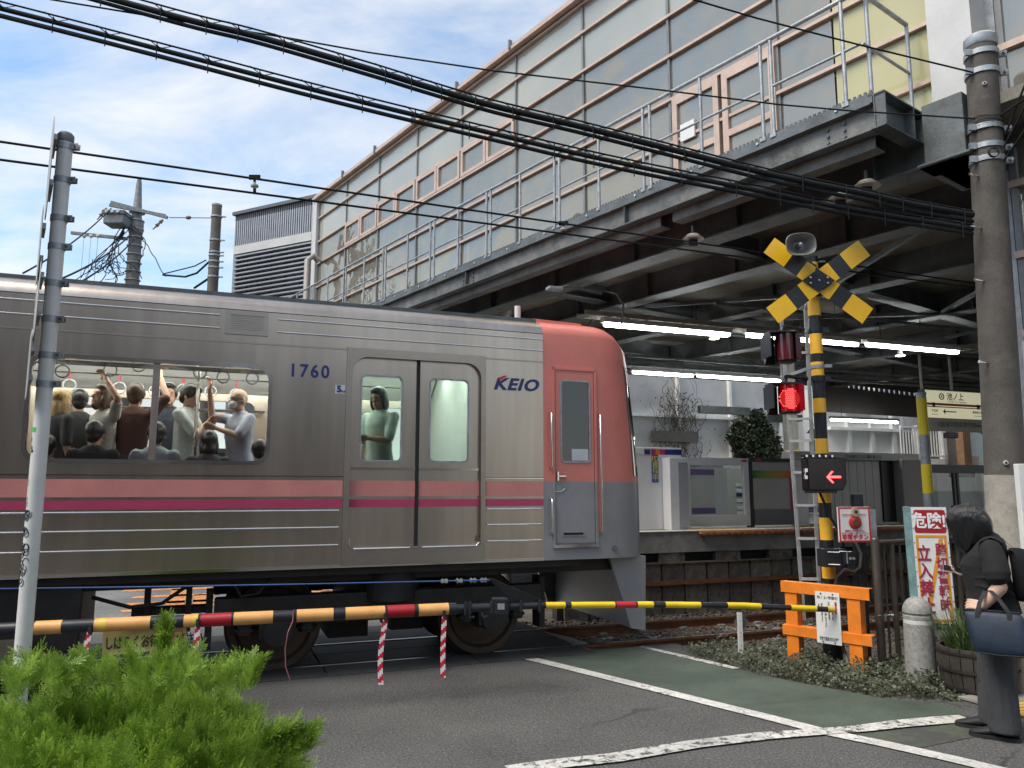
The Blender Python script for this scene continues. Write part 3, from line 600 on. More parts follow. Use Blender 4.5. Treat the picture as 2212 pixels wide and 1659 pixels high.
# cab door
a, b_ = 3.30, 3.755
mb = MB(FT); mb.holed(rrect(a-.028, b_+.028, 1.135, 2.985, .04), [rrect(a, b_, 1.165, 2.955, .02)], pTV(VF-.012), .012); mb.I = [0]*len(mb.F)
for f_i, f in enumerate(mb.F): 
    if np.mean([mb.V[i][2] for i in f]) < 1.79: mb.I[f_i] = 1
for z0, z1, mm in ((1.165, 1.79, cabgrey), (1.79, 2.955, coral)):
    m2 = MB(FT); m2.holed([(a+.006, z0), (b_-.006, z0), (b_-.006, z1), (a+.006, z1)], [rrect(a+.075, b_-.06, 2.0, 2.84, .035)] if z1 > 2 else [], pTV(VF-.005), .004); obj('cab_door', m2, mm, cab)
mb = MB(FT); mb.b(a, b_, VF-.0022, VF-.0005, 1.165, 2.955); obj('door_gap', mb, rubber, cab)
for z0, z1, mm in ((1.135, 1.79, cabgrey), (1.79, 2.985, coral)):
    for (u0, u1) in ((a-.03, a-.002), (b_+.002, b_+.03)): mb = MB(FT); mb.b(u0, u1, VF-.014, VF, z0, z1); obj('door_frame', mb, mm, cab)
mb = MB(FT); mb.b(a-.03, b_+.03, VF-.014, VF, 2.958, 2.985); obj('door_frame', mb, coral, cab)
mb = MB(FT); mb.b(a-.03, b_+.03, VF-.02, VF, 1.12, 1.15); obj('door_step', mb, chrome, cab)
mb = MB(FT); mb.holed(rrect(a+.06, b_-.045, 1.985, 2.855, .045), [rrect(a+.078, b_-.063, 2.003, 2.837, .03)], pTV(VF-.012), .008); cw = obj('window_frame', mb, galv, cab)
mb = MB(FT); mb.add([(a+.07, VF-.0035, 2.0), (b_-.05, VF-.0035, 2.0), (b_-.05, VF-.0035, 2.85), (a+.07, VF-.0035, 2.85)], [(0, 1, 2, 3)]); obj('pane', mb, darkglass, cw)
mb = MB(FT); mb.b(a+.19, b_-.075, VF-.0065, VF-.004, 2.01, 2.13); obj('instrument_case', mb, mat('pale_case', (.5, .52, .55), .5), cw)
for (u, z0, z1, mm) in ((a-.055, 1.93, 2.50, coral), (a-.055, 1.27, 1.62, cabgrey), (b_+.055, 1.27, 2.50, coral)):
    mb = MB(FT); mb.tube([(u, VF, z1), (u, VF-.05, z1-.01), (u, VF-.05, z0+.01), (u, VF, z0)], .011, 8); obj('handrail', mb, chrome, cab, smooth=60)
    mb = MB(FT); mb.b(u-.022, u+.022, VF-.003, VF, z0-.02, z1+.02); obj('handrail_recess', mb, mm, cab)
mb = MB(FT); mb.b(a+.015, a+.11, VF-.03, VF-.004, 1.84, 1.852); mb.b(a+.015, a+.03, VF-.03, VF-.004, 1.80, 1.89); obj('door_handle', mb, chrome, cab)
mb = MB(FT); mb.tube([(a+.03+.075*cos(t), VF-.012, 1.735+.05*sin(t)) for t in np.linspace(-2.6, .6, 9)], .005, 6); obj('lock_ring', mb, chrome, cab)
mb = MB(FT); mb.b(a+.07, b_-.13, VF-.012, VF-.003, 1.235, 1.285); mb2 = MB(FT); mb2.b(a+.085, b_-.145, VF-.0135, VF-.011, 1.248, 1.272); vp = obj('vent_plate', mb, cabgrey, cab); obj('vent_slot', mb2, rubber, vp)
mb = MB(FT); mb.cyl((3.98, VF-.008, 1.10), (3.98, VF, 1.10), .028, n=16); jp = obj('jumper_socket', mb, galv_dk, cab)
# snowplough skirt
mb = MB(FT); mb.prism([(3.98, VF+.12, 1.0), (4.42, VF+.12, 1.0), (4.41, VF+.14, .22), (4.24, VF+.14, .25)], (0, .04, 0)); mb.b(4.34, 4.42, VF+.165, VB-.165, .22, 1.0); mb.prism([(3.98, VB-.16, 1.0), (4.42, VB-.16, 1.0), (4.41, VB-.16, .22), (4.24, VB-.16, .25)], (0, .04, 0))
obj('front_skirt', mb, cabgrey, train)
# roof pieces
mb = MB(FT); P = onT(1118, 680, VC-.5); mb.cyl((P[0], VC-.5, 3.5), (P[0], VC-.5, P[2]+.10), .035); obj('roof_antenna', mb, white_p, train)
mb = MB(FT); mb.b(-5.5, -2.5, VC-.8, VC+.8, 3.55, 3.72); obj('roof_unit', mb, galv, train, bevel=.03)
mb = MB(FT); mb.prism([(UN+.02, VF+.3, 3.50), (3.80, VF+.3, 3.50), (3.76, VF+.3, 3.545), (UN+.02, VF+.3, 3.56)], (0, 1.9, 0)); obj('roof_fairing', mb, coral, train)
# underfloor
und = mat('dark_underframe', (.018, .016, .015), .6, .1, v=.5, s=5, c2=(.05, .035, .025), th=(.6, .75))
mb = MB(FT); mb.b(UL, 4.2, VF+.2, VB-.2, .86, 1.0); mb.b(UL, 3.6, VF+.06, VF+.10, .93, 1.0); obj('underframe', mb, und, train)
def wheelset(u, par):
    for v in (VR1, VR2):
        sg = -1 if v == VR1 else 1
        mb = MB(FT); rs = [(.415, .075), (.425, .035), (.44, .03), (.445, .0), (.36, -.0), (.34, .03), (.17, .035), (.14, -.02), (.09, -.03)]
        prof_ = [(.452, .055), (.452, .03), (.43, .022), (.42, -.055), (.36, -.055), (.33, -.02), (.16, -.02), (.12, -.055), (.02, -.055)]
        n_ = 36; rr = [[(u+r*cos(2*pi*i/n_), v - sg*0 + (a_ if sg < 0 else -a_), .425 + r*sin(2*pi*i/n_)) for i in range(n_)] for r, a_ in prof_]
        mb.loft(rr); w_ = obj('wheel', mb, mat('wheel_steel', (.10, .075, .06), .55, .6, v=.3), par, smooth=40)
    mb = MB(FT); mb.cyl((u, VR1, .425), (u, VR2, .425), .08, n=12); obj('axle', mb, und, par)
def bogie(uc):
    bg_ = obj('bogie_frame', MB(FT).b(uc-1.6, uc+1.6, VR1-.42, VR1-.26, .56, .74).b(uc-1.6, uc+1.6, VR2+.26, VR2+.42, .56, .74).b(uc-.3, uc+.3, VR1-.3, VR2+.3, .48, .86), und, train, bevel=.02)
    for du in (-1.05, 1.05):
        wheelset(uc+du, bg_)
        mb = MB(FT)
        for v in (VR1-.34, VR2+.34):
            mb.cyl((uc+du, v-.12, .425), (uc+du, v+.12, .425), .13, n=16); mb.b(uc+du-.16, uc+du+.16, v-.1, v+.1, .36, .60)
        objs('axle_box', mb, und, bg_)
        for e in (-.27, .27):
            mb = MB(FT); mb.cyl((uc+du+e, VR1-.34, .40), (uc+du+e, VR1-.34, .72), .075, n=12)
            for k in range(5): mb.cyl((uc+du+e, VR1-.34, .43+k*.06), (uc+du+e, VR1-.34, .455+k*.06), .095, n=12)
            obj('coil_spring', mb, und, bg_)
    mb = MB(FT); mb.cyl((uc, VR1-.38, .66), (uc, VR1-.38, .95), .24, n=20); mb.cyl((uc, VR2+.38, .66), (uc, VR2+.38, .95), .24, n=20); objs('air_spring', mb, rubber, bg_)
    mb = MB(FT); mb.b(uc-.5, uc-.1, VR1+.2, VR2-.2, .22, .6); mb.b(uc+.15, uc+.5, VR1+.25, VR2-.25, .25, .6); objs('traction_motor', mb, und, bg_)
    mb = MB(FT); mb.b(uc-1.05-.62, uc-1.05-.56, VR1-.3, VR1-.1, .28, .8); mb.b(uc+1.05+.56, uc+1.05+.62, VR1-.3, VR1-.1, .28, .8); mb.tube([(uc-.7, VR1-.4, .5), (uc+.7, VR1-.4, .5)], .03); objs('brake_gear', mb, und, bg_)
bogie(1.68); bogie(-7.2)
for (u0, u1, z0, v0, v1) in ((-4.6, -.95, .38, VF+.12, VF+1.0), (-2.4, -1.15, .33, VF+1.2, VB-.2)):
    mb = MB(FT); mb.b(u0, u1, v0, v1, z0, .93); eb = obj('equipment_box', mb, und, train, bevel=.02)
    mb = MB(FT)
    for k in range(max(1, int((u1-u0)/.95))): mb.b(u0+.1+k*.9, u0+.85+k*.9, v0-.012, v0, z0+.06, .86)
    objs('box_lid', mb, und, eb)
mb = MB(FT)
for u in (-.5, -.16): mb.b(u, u+.05, VF+.4, VF+.5, .45, .93)
mb.tube([(-.9, VF+.3, .80), (-.6, VF+.3, .70), (-.35, VF+.3, .72), (-.1, VF+.3, .9)], .018, 6); mb.b(-.6, .06, VF+.45, VF+.6, .60, .66); mb.tube([(.2, VF+.2, .93), (.3, VF+.2, .76), (.45, VF+.2, .78), (.56, VF+.2, .93)], .012, 6); mb.tube([(-.5, VF+.42, .62), (-.42, VF+.42, .52), (-.2, VF+.42, .50), (-.14, VF+.42, .42)], .02, 6)
objs('pipework', mb, und, train)
mb = MB(FT); mb.b(-1.7, -1.3, VF+.05, VF+.2, .30, .52); obj('step_box', mb, mat('dull_metal', (.2, .18, .15), .5, .7), train)
# ------------------------------------------------------------------ station building over the tracks
frame_p = mat('copper_anodised_frame', (.56, .41, .33), .4, .2, v=.12, s=5); frame_s = mat('dark_mullion', (.22, .22, .22), .4, .5, v=.15)
white_m = mat('white_metal_panel', (.56, .55, .54), .4, v=.1, s=1.2, c2=(.42, .41, .40), th=(.6, .85))
pane_top = glassmat('frosted_pane', (.80, .84, .80), 2.2, .03, (.64, .63, .55), .60, rc=(1, .94, .84), wavy=.03)
pane_mid = glassmat('reflective_pane', (.74, .77, .74), 2.9, .012, (.56, .53, .45), .34, rc=(1, .91, .77), wavy=.05)
pane_yel = glassmat('yellow_wall_pane', (.85, .8, .5), 1.6, .02, (.70, .65, .36), .72)  # yellow of the inner wall put into the glass body, no film there
pane_clear = glassmat('clear_pane', (.85, .88, .82), 1.5)
st = thing('station_building', 'long glass station concourse with copper framed panes, bridging high over the tracks', 'station building', FB((10, 10, 5.5)))
SM = [3.42, 5.25, 7.02, 8.87, 10.72, 12.56, 14.39, 16.25, 18.1, 19.90]; BG = 8.1
ZT = [5.62, 5.97, 6.62, 7.28, 7.95, 8.58, 9.27, 9.78]
for s in SM:
    mb = MB(FB); mb.b(BG-.03, BG+.12, s-.022, s+.022, 5.5, 9.80); obj('mullion', mb, frame_s, st)
for k, z in enumerate(ZT):
    mb = MB(FB); mb.b(BG-.055, BG+.06, SM[0], SM[-1], z-.021, z+.021); obj('transom', mb, frame_p, st)
mb = MB(FB); mb.b(BG-.16, BG-.02, SM[0]-.1, SM[-1]+.25, 9.83, 9.90); mb.b(BG-.10, BG-.0, SM[0], SM[-1]+.25, 9.90, 9.98); ed = obj('roof_edge', mb, frame_p, st)
for s in SM[1:-1]:
    mb = MB(FB); mb.b(BG-.19, BG-.12, s-.02, s+.02, 9.84, 10.02); obj('edge_clip', mb, frame_s, ed)
def pane(s0, s1, z0, z1, m, b=BG, par=None, mul=.022, tr=.028):
    mb = MB(FB); j = random.uniform(-.006, .006)
    mb.add([(b+j, s1-mul, z0+tr), (b-j, s0+mul, z0+tr), (b+j*.5, s0+mul, z1-tr), (b-j*.7, s1-mul, z1-tr)], [(0, 1, 2, 3)]); return obj('window_pane', mb, m, par or st)
for i in range(len(SM)-1):
    s0, s1 = SM[i], SM[i+1]
    for k in range(len(ZT)-1):
        z0, z1 = ZT[k], ZT[k+1]
        if k == 4 and 4 <= i <= 7:                     # pairs of opening windows
            for q in (0, 1):
                a = s0+.022+q*(s1-s0)/2; b_ = s0+(q+1)*(s1-s0)/2-(.022 if q else 0)
                mb = MB(FB); mb.holed([(a, z0+.028), (b_, z0+.028), (b_, z1-.028), (a, z1-.028)], [[(a+.075, z0+.10), (b_-.075, z0+.10), (b_-.075, z1-.10), (a+.075, z1-.10)]], lambda p, d: (BG-.06+d, p[0], p[1]), .07)
                wfr = obj('opening_window', mb, frame_p, st); pane(a+.05, b_-.05, z0+.05, z1-.05, pane_mid, BG-.02, wfr)
            continue
        if i == 1 and k < 3: continue                  # door bay
        if i == 0 and k < 4:
            pane(s0, 4.5, z0, z1, pane_yel, mul=.001); pane(4.5, s1, z0, z1, pane_mid); continue
        pane(s0, s1, z0, z1, pane_top if k >= 5 else pane_mid)
# door bay
for (a, b_) in ((5.27, 6.08), (6.14, 6.95)):
    mb = MB(FB); mb.holed([(a, 5.55), (b_, 5.55), (b_, 7.25), (a, 7.25)], [[(a+.09, 5.68), (b_-.09, 5.68), (b_-.09, 6.33), (a+.09, 6.33)], [(a+.09, 6.42), (b_-.09, 6.42), (b_-.09, 7.14), (a+.09, 7.14)]], lambda p, d: (BG-.07+d, p[0], p[1]), .08)
    dfr = obj('service_door', mb, frame_p, st)
    pane(a+.07, b_-.07, 5.66, 6.36, pane_mid, BG-.03, dfr); pane(a+.07, b_-.07, 6.40, 7.16, pane_mid, BG-.03, dfr)
mb = MB(FB); mb.b(BG-.078, BG-.05, 6.55, 6.80, 6.55, 6.80); obj('notice', mb, board_w, st)
# shell behind the glass
mb = MB(FB); mb.b(BG-.02, 14.2, SM[0], SM[-1]+.2, 9.78, 9.9); obj('roof', mb, white_m, st)
mb = MB(FB); mb.b(BG+.14, 14, SM[0], SM[-1], 5.45, 5.56); obj('floor', mb, mat('concourse_floor', (.3, .29, .27), .5), st)
mb = MB(FB); mb.b(11.6, 11.7, SM[0], 17.6, 5.56, 8.6); obj('inner_wall', mb, mat('inner_wall_panel', (.58, .57, .50), .6, v=.08, s=1), st)
mb = MB(FB); mb.b(BG+.14, 11.6, SM[0], SM[-1], 8.62, 8.7); obj('ceiling', mb, mat('inner_ceiling', (.62, .62, .58), .7), st)
for s in SM[1:-1:2]:
    mb = MB(FB); mb.b(BG+.9, BG+1.1, s-.1, s+.1, 5.56, 9.78); obj('inner_column', mb, white_m, st)
# corner panels at both ends
mb = MB(FB); mb.b(BG-.10, BG+.25, SM[-1]+.02, SM[-1]+.34, 4.6, 9.83); mb.b(BG-.1, 14, SM[-1]+.3, SM[-1]+.34, 4.6, 9.83); obj('corner_panel', mb, white_m, st)
mb = MB(FB); mb.b(BG-.14, BG+.3, 2.98, SM[0]-.02, 5.62, 9.9); obj('corner_panel', mb, white_m, st)
mb = MB(FB); mb.b(BG-.14, BG+.3, 3.0, 4.55, 5.52, 5.605); obj('base_panel', mb, white_m, st)
# right hand volume: glazed station entrance block, white below
sb = thing('station_entrance_building', 'glazed building with white lower wall behind the concrete pole at the right edge', 'building', FB((8.6, 1, 0)))
B2 = 8.35
mb = MB(FB); mb.b(B2+.12, 15, -4, 2.9, 0, 9.9); obj('inner_wall', mb, mat('inner_grey_wall', (.30, .31, .31), .6, v=.2, s=1), sb)
mb = MB(FB); mb.b(B2-.08, B2+.1, -4, 2.9, -.02, 3.12); obj('white_wall', mb, mat('white_render', (.62, .62, .62), .7, v=.06, c2=(.5, .5, .49), th=(.6, .8)), sb)
mb = MB(FB); mb.b(B2-.12, B2-.05, -4, 2.9, 0, .62); obj('plinth', mb, mat('grey_plinth', (.20, .195, .185), .8, v=.15, b=.3), sb)
mb = MB(FB); mb.b(B2-.06, B2+.1, -4, 2.93, 9.8, 9.95); obj('roof_edge', mb, frame_p, sb)
ZR = [3.2, 3.98, 4.7, 5.42, 6.14, 6.86, 7.58, 8.3, 9.05, 9.8]
for z in ZR[:-1]:
    mb = MB(FB); mb.b(B2-.06, B2+.05, -4, 2.9, z-.035, z+.035); obj('transom', mb, frame_p, sb)
SR = [-4, -2.3, -.6, 1.1, 2.86]
for s in SR:
    mb = MB(FB); mb.b(B2-.03, B2+.10, s-.03, s+.03, 3.12, 9.8); obj('mullion', mb, frame_s, sb)
for i in range(4):
    for k in range(len(ZR)-1): pane(SR[i], SR[i+1], ZR[k], ZR[k+1], pane_mid, B2, sb, .03, .035)
mb = MB(FB); mb.b(B2-.02, B2+.05, 2.9, 3.0, 0, 9.8); obj('grey_return', mb, galv, sb)

# ------------------------------------------------------------------ walkway and girders
wk = thing('maintenance_walkway', 'steel walkway with tube railings along the glass facade, on a riveted edge beam', 'walkway', FB((7.5, 11, 5.5)))
WB = 7.0; S0, S1 = 3.55, 20.0
mb = MB(FB)
mb.b(WB+.02, BG-.08, S0, S1, 5.505, 5.52); deck = obj('deck_plate', mb, galv, wk)
mb = MB(FB)
nz = 300
for k in range(nz):                                    # corrugated upstand along the edge
    s = S0 + k*(S1-S0)/nz; mb.b(WB+.02, WB+.035, s, s+.028, 5.52, 5.575)
obj('corrugated_edge', mb, galv_dk, wk, kind='stuff')
mb = MB(FB); mb.b(WB-.02, WB+.0, S0-.02, S1, 5.44, 5.53); mb.b(WB-.02, WB+.06, S0-.02, S1, 5.425, 5.44); obj('edge_angle', mb, galv_dk, wk)
mb = MB(FB); mb.b(WB+.05, WB+.062, S0, S1, 5.16, 5.42); obj('beam_web', mb, girder_m, wk)
mb = MB(FB); mb.b(WB-.03, WB+.13, S0, S1, 5.145, 5.16); mb.b(WB-.03, WB+.13, S0, S1, 5.41, 5.424); obj('beam_flange', mb, galv_dk, wk)
for s in (6.9, 10.7, 14.2, 17.6):
    mb = MB(FB); mb.b(WB-.02, WB+.05, s-.006, s+.006, 5.16, 5.41); mb.b(WB+.10, WB+.9, s-.03, s+.03, 5.19, 5.40); obj('cross_beam', mb, galv_dk, wk)
bolt = None
for s in (10.55, 10.85, 3.86, 4.04):
    for z in (5.215, 5.285, 5.355):
        mb = MB(FB); mb.cyl((WB+.03, s, z), (WB+.05, s, z), .017, n=6); obj('bolt', mb, galv_dk, wk)
for k in range(17):
    mb = MB(FB); s = 3.9+k*.93; mb.cyl((WB-.034, s, 5.485), (WB-.02, s, 5.485), .015, n=8); obj('bolt', mb, chrome, wk)
# end beam of the walkway, turning in to the building
mb = MB(FB); mb.b(WB-.02, 8.25, S0-.04, S0-.028, 5.17, 5.49); obj('end_beam', mb, galv_dk, wk)
mb = MB(FB); mb.b(WB-.02, 8.25, S0-.14, S0+.02, 5.155, 5.17); mb.b(WB-.02, 8.25, S0-.14, S0+.02, 5.49, 5.505); mb.b(WB+.55, WB+.565, S0-.14, S0-.04, 5.17, 5.49); mb.b(WB-.01, WB+.005, S0-.14, S0-.04, 5.17, 5.49); obj('end_beam_flange', mb, galv_dk, wk)
# tube railing, post by post
rp_ = galv
post_s = [3.11+.50, 4.63, 4.76, 5.61, 6.43, 6.55, 7.39, 8.23, 8.34, 9.18, 9.98, 10.1, 10.97, 11.78, 11.92, 12.78, 13.69, 13.80, 14.68, 15.59, 15.71, 16.6, 17.5, 17.62, 18.5, 19.4]
for s in post_s[1:]+[3.80]:
    mb = MB(FB); mb.tube([(WB+.0, s, 5.50), (WB+.0, s, 6.62)], .021, 8); mb.b(WB-.03, WB+.03, s-.035, s+.035, 5.49, 5.53); obj('railing_post', mb, rp_, wk, smooth=50)
secs = [(3.62, 4.63), (4.76, 6.43), (6.55, 8.23), (8.34, 9.98), (10.1, 11.78), (11.92, 13.69), (13.8, 15.59), (15.71, 17.5), (17.62, 19.9)]
for a, b_ in secs:
    mb = MB(FB); mb.tube([(WB, a, 6.08), (WB, b_, 6.08)], .016, 8); obj('mid_rail', mb, rp_, wk, smooth=50)
mb = MB(FB); mb.tube([(WB, 3.60, 6.64), (WB, 20, 6.64)], .024, 8); mb.tube([(WB, 3.60, 6.64), (WB+.95, 3.60, 6.64)], .024, 8); mb.tube([(WB, 3.60, 6.08), (WB+.95, 3.60, 6.08)], .016, 8); obj('top_rail', mb, rp_, wk, smooth=50)
for b_ in (WB+.12, WB+.95):
    mb = MB(FB); mb.tube([(b_, 3.60, 5.50), (b_, 3.60, 6.64)], .021, 8); obj('railing_post', mb, rp_, wk, smooth=50)
# main girders beneath
gd = thing('girder_deck', 'dark steel girders and deck plates under the station bridge', 'bridge deck', FB((12, 10, 5)))
def girder(name, b_, s0, s1, z0, z1, m=dark_m, fl=.16):
    mb = MB(FB); mb.b(b_-.012, b_+.012, s0, s1, z0+.02, z1); g_ = obj('girder', mb, m, gd)
    mb = MB(FB); mb.b(b_-fl, b_+fl, s0, s1, z0, z0+.022); obj('bottom_flange', mb, m, g_)
    k = s0+.8
    while k < s1:
        mb = MB(FB); mb.b(b_-.10, b_-.012, k-.01, k+.01, z0+.022, z1); obj('stiffener', mb, m, g_); k += 1.75
    return g_
def xgirder(s, b0, b1, z0, z1, m=dark_m, fl=.13):
    mb = MB(FB); mb.b(b0, b1, s-.012, s+.012, z0+.02, z1); g_ = obj('cross_girder', mb, m, gd)
    mb = MB(FB); mb.b(b0, b1, s-fl, s+fl, z0, z0+.02); obj('bottom_flange', mb, m, g_)
mb = MB(FB); mb.b(7.12, 7.135, 6.4, 20, 5.02, 5.14); mb.b(7.135, 7.3, 6.4, 20, 5.02, 5.035); obj('lower_channel', mb, girder_m, gd)
mb = MB(FB); mb.b(7.12, 7.135, 3.6, 6.2, 5.02, 5.14); mb.b(7.135, 7.3, 3.6, 6.2, 5.02, 5.035); obj('lower_channel', mb, girder_m, gd)
girder('g', 7.75, 3.1, 20, 4.86, 5.44); girder('g', 9.35, 2.6, 20, 4.86, 5.3); girder('g', 11.6, 0, 20, 4.86, 5.3); girder('g', 14.6, -2, 15, 4.86, 5.3); girder('g', 18.0, -2, 14.1, 4.86, 5.3); girder('g', 22, -2, 13, 4.86, 5.3)
for s in (3.3, 6.5, 9.7, 12.9, 16.1, 19.3):
    xgirder(s, 7.76, 9.3, 4.98, 5.3); xgirder(s, 9.36, 11.6, 4.98, 5.3); xgirder(s, 11.62, 30 if s < 10 else (20 if s < 13 else 14.2), 4.94, 5.3)
mb = MB(FB); mb.b(7.6, 8.5, 2.98, 3.36, 4.86, 5.50); mb.b(7.55, 8.55, 2.9, 3.42, 4.86, 4.885); obj('end_box', mb, galv_dk, gd, bevel=.005)
mb = MB(FB); mb.b(8.0, 8.03, 2.9, 2.98, 4.89, 5.49); mb.b(8.3, 8.33, 2.9, 2.98, 4.89, 5.49); obj('end_rib', mb, galv_dk, gd)
ceil_m = mat('brown_deck_soffit', (.23, .21, .17), .8, v=.3, s=1.5)
mb = MB(FB); mb.b(7.74, 14.2, -6, 20, 5.30, 5.42); obj('deck_soffit', mb, ceil_m, gd)
mb = MB(); mb.prism([FB((14.2, -6, 5.3)), FB((14.2, (18.4-.267*14.2)/.964, 5.3)), FT((34, 18.4, 5.3)), FT((34, -2, 5.3))], (0, 0, .12)); obj('deck_soffit', mb, ceil_m, gd)
# trusses of thin bracing and pipes
mb = MB(FB)
for (p, q) in (((9.4, 4, 4.95), (11.6, 7, 4.95)), ((9.4, 10, 4.95), (11.6, 7, 4.95)), ((9.4, 10, 4.95), (11.6, 13, 4.95)), ((11.7, 3.5, 4.93), (14.6, 6.4, 4.93)), ((11.7, 9.3, 4.93), (14.6, 6.4, 4.93)), ((14.7, 3, 4.93), (18, 9, 4.93))): mb.bar(p, q, .06, .06)
obj('bracing', mb, dark_m, gd)
for v_, z_ in ((10.2, 4.72), (12.6, 4.8), (15.2, 4.75)):
    mb = MB(FT); mb.tube([(7.5, v_, z_), (24, v_, z_)], .03, 8)
    for u in (8, 10, 12, 14, 16, 18, 20): mb.tube([(u, v_, z_), (u, v_, 4.95)], .008, 5)
    obj('conduit', mb, dark_m, gd)
# columns: under the far end and over the platform
for (u, v, r) in ((5.0, 13.3, .14), (11.7, 13.4, .15), (19.5, 13.4, .15)):
    mb = MB(FT); mb.cyl((u, v, 0.0), (u, v, 5.3), r, n=20); obj('platform_column', mb, mat('cream_column', (.36, .34, .29), .6, v=.15), smooth=60, label='round cream steel column on the platform carrying the deck, %s' % ('hidden side behind the coral cab' if u < 6 else ('behind the ladder and signal pole' if u < 12 else 'farthest along the platform')), cat='column', org=FT((u, v, 1.1)), group='columns on the platform')

# lamp, insulators and clutter hung under the girders
ins_m = mat('cream_porcelain', (.42, .39, .34), .3, v=.1)
def insulator(x, y, z, label):
    P = gnd(x, y, z); t = thing('insulator', label, 'insulator', P, 'disc insulators under the bridge')
    mb = MB(mkF(P, (1, 0, 0)))
    for k, r in enumerate((.09, .115, .135)): mb.cyl((0, 0, .05-k*.022), (0, 0, .035-k*.022), r*.8, r, n=24)
    obj('disc', mb, ins_m, t, smooth=40); mb = MB(mkF(P, (1, 0, 0))); mb.cyl((0, 0, .03), (0, 0, .16), .02, n=8); mb.b(-.05, .05, -.012, .012, -.08, -.0); mb.cyl((-.05, 0, -.06), (.05, 0, -.06), .03, n=10); obj('bracket', mb, und, t)
insulator(1872, 402, 4.72, 'larger pale disc insulator under the girder, upper right where the cables pass'); insulator(1815, 430, 4.70, 'pale disc insulator just left of and below the larger one under the girder'); insulator(1497, 516, 4.72, 'lone pale disc insulator under the middle of the bridge')
fl = thing('floodlight', 'small grey floodlight on a bracket under the bridge above the cab', 'floodlight', gnd(1200, 625, 4.6))
P = gnd(1200, 625, 4.6); mb = MB(mkF(P, dA)); mb.b(-.13, .10, -.07, .07, -.02, .03); obj('lamp_head', mb, galv, fl, bevel=.01)
mb = MB(mkF(P, dA)); mb.tube([(.05, 0, .02), (.2, 0, .07), (.75, 0, .02)], .022, 8); mb.tube([(.3, 0, .05), (.35, .02, .12), (.5, 0, .03)], .01, 6); mb.tube([(.8, 0, .06), (1.0, 0, .03), (1.12, 0, -.15), (1.08, 0, -.45)], .014, 6); obj('bracket', mb, galv_dk, fl)

# ------------------------------------------------------------------ platform
PZ = 1.09; PV = 9.98; PU0 = 4.6
pl = thing('station_platform', 'concrete island platform with a worn edge beyond the near track', 'platform', FT((14, 13, 0)))
mb = MB(FT); mb.b(PU0, 45, PV, 16.4, PZ-.30, PZ); obj('platform_slab', mb, concrete, pl)
mb = MB(FT); mb.b(PU0, 45, PV-.02, PV+.25, PZ+.001, PZ+.012); obj('edge_stone', mb, mat('pale_edge_stone', (.42, .40, .36), .8, v=.2), pl)
mb = MB(FT); mb.b(6.9, 45, PV+.26, PV+.52, PZ+.001, PZ+.012)
for k in range(160):
    for q in (.30, .36, .42, .48): mb.b(6.92+k*.06, 6.95+k*.06, PV+q-.012, PV+q+.012, PZ+.012, PZ+.02)
obj('tactile_strip', mb, tact_y, pl, kind='stuff')
rbm = mat('orange_rubber_edge', (.42, .13, .04), .6, v=.2)
P0 = onT(1515, 1150, PV-.08)[0]
mb = MB(FT); mb.b(P0, 14, PV-.10, PV-.02, PZ-.035, PZ-.005); gf = obj('gap_filler', mb, rbm, pl)
tooth = None
for k in range(60):
    if tooth is None:
        mb = MB(FT); mb.b(P0+.02, P0+.085, PV-.112, PV-.10, PZ-.050, PZ-.01); tooth = obj('filler_tooth', mb, rbm, gf)
    else: sharecopy(tooth, dA*.125*k)
mb = MB(FT); mb.b(PU0, 45, PV+.12, PV+.16, .52, .80); obj('shadow_gap', mb, rubber, pl)  # black strip painted in for the shade under the slab overhang
blk = None
for k in range(24):
    u = 5.2+k*1.0
    mb = MB(FT); mb.b(u, u+.45, PV+.02, PV+.12, .64, .80); obj('support_block', mb, conc_dk, pl, bevel=.006)
# retaining wall of precast panels below
mb = MB(FT); mb.b(PU0, 45, PV+.14, PV+.3, -.2, .8); obj('retaining_wall', mb, mat('dark_joint', (.05, .042, .035), .9, v=.3), pl)
pm = [mat('panel_brown_%d' % i, c, .85, v=.3, s=7, b=.5, c2=(.12, .095, .07), th=(.5, .68)) for i, c in enumerate(((.25, .21, .17), (.21, .18, .15), (.29, .25, .20)))]
pmesh = {}
for k in range(46):
    for row, (z0, z1) in enumerate(((-.13, .305), (.375, .615))):
        u = PU0+.1 + k*.40
        key = (row, k % 3)
        if key not in pmesh:
            mb = MB(FT); m2 = MB(lambda p: FT((0, 0, 0))+np.array(p)); 
            mb.prism([(p[0], PV+.10, p[1]) for p in rrect(0, .37, z0, z1, .05 if row == 0 else .012, 3)], (0, .05, 0)); pmesh[key] = obj('wall_panel', mb, pm[k % 3], pl); pmesh[key].location = Vector(pmesh[key].location) + Vector([float(q) for q in dA*u]); pmesh[key]['u0'] = u
            del pmesh[key]['u0']; pmesh[(key, 'u')] = u
        else: sharecopy(pmesh[key], dA*(u-pmesh[(key, 'u')]) + nA*random.uniform(-.006, .006))
mb = MB(FT); mb.b(PU0, 45, PV-.0, PV+.10, .325, .345); mb.b(PU0, 45, PV-.03, PV+.0, .325, .385); obj('rusty_cable_rail', mb, rust, pl)
mb = MB(FT); mb.b(PU0, 45, PV+.0, PV+.1, .628, .65); obj('ledge', mb, conc_dk, pl)
P = onT(1569, 1397, PV+.09); mb = MB(FT); mb.b(5.25, 5.43, PV+.08, PV+.1, .40, .60); obj('pale_patch', mb, concrete, pl)

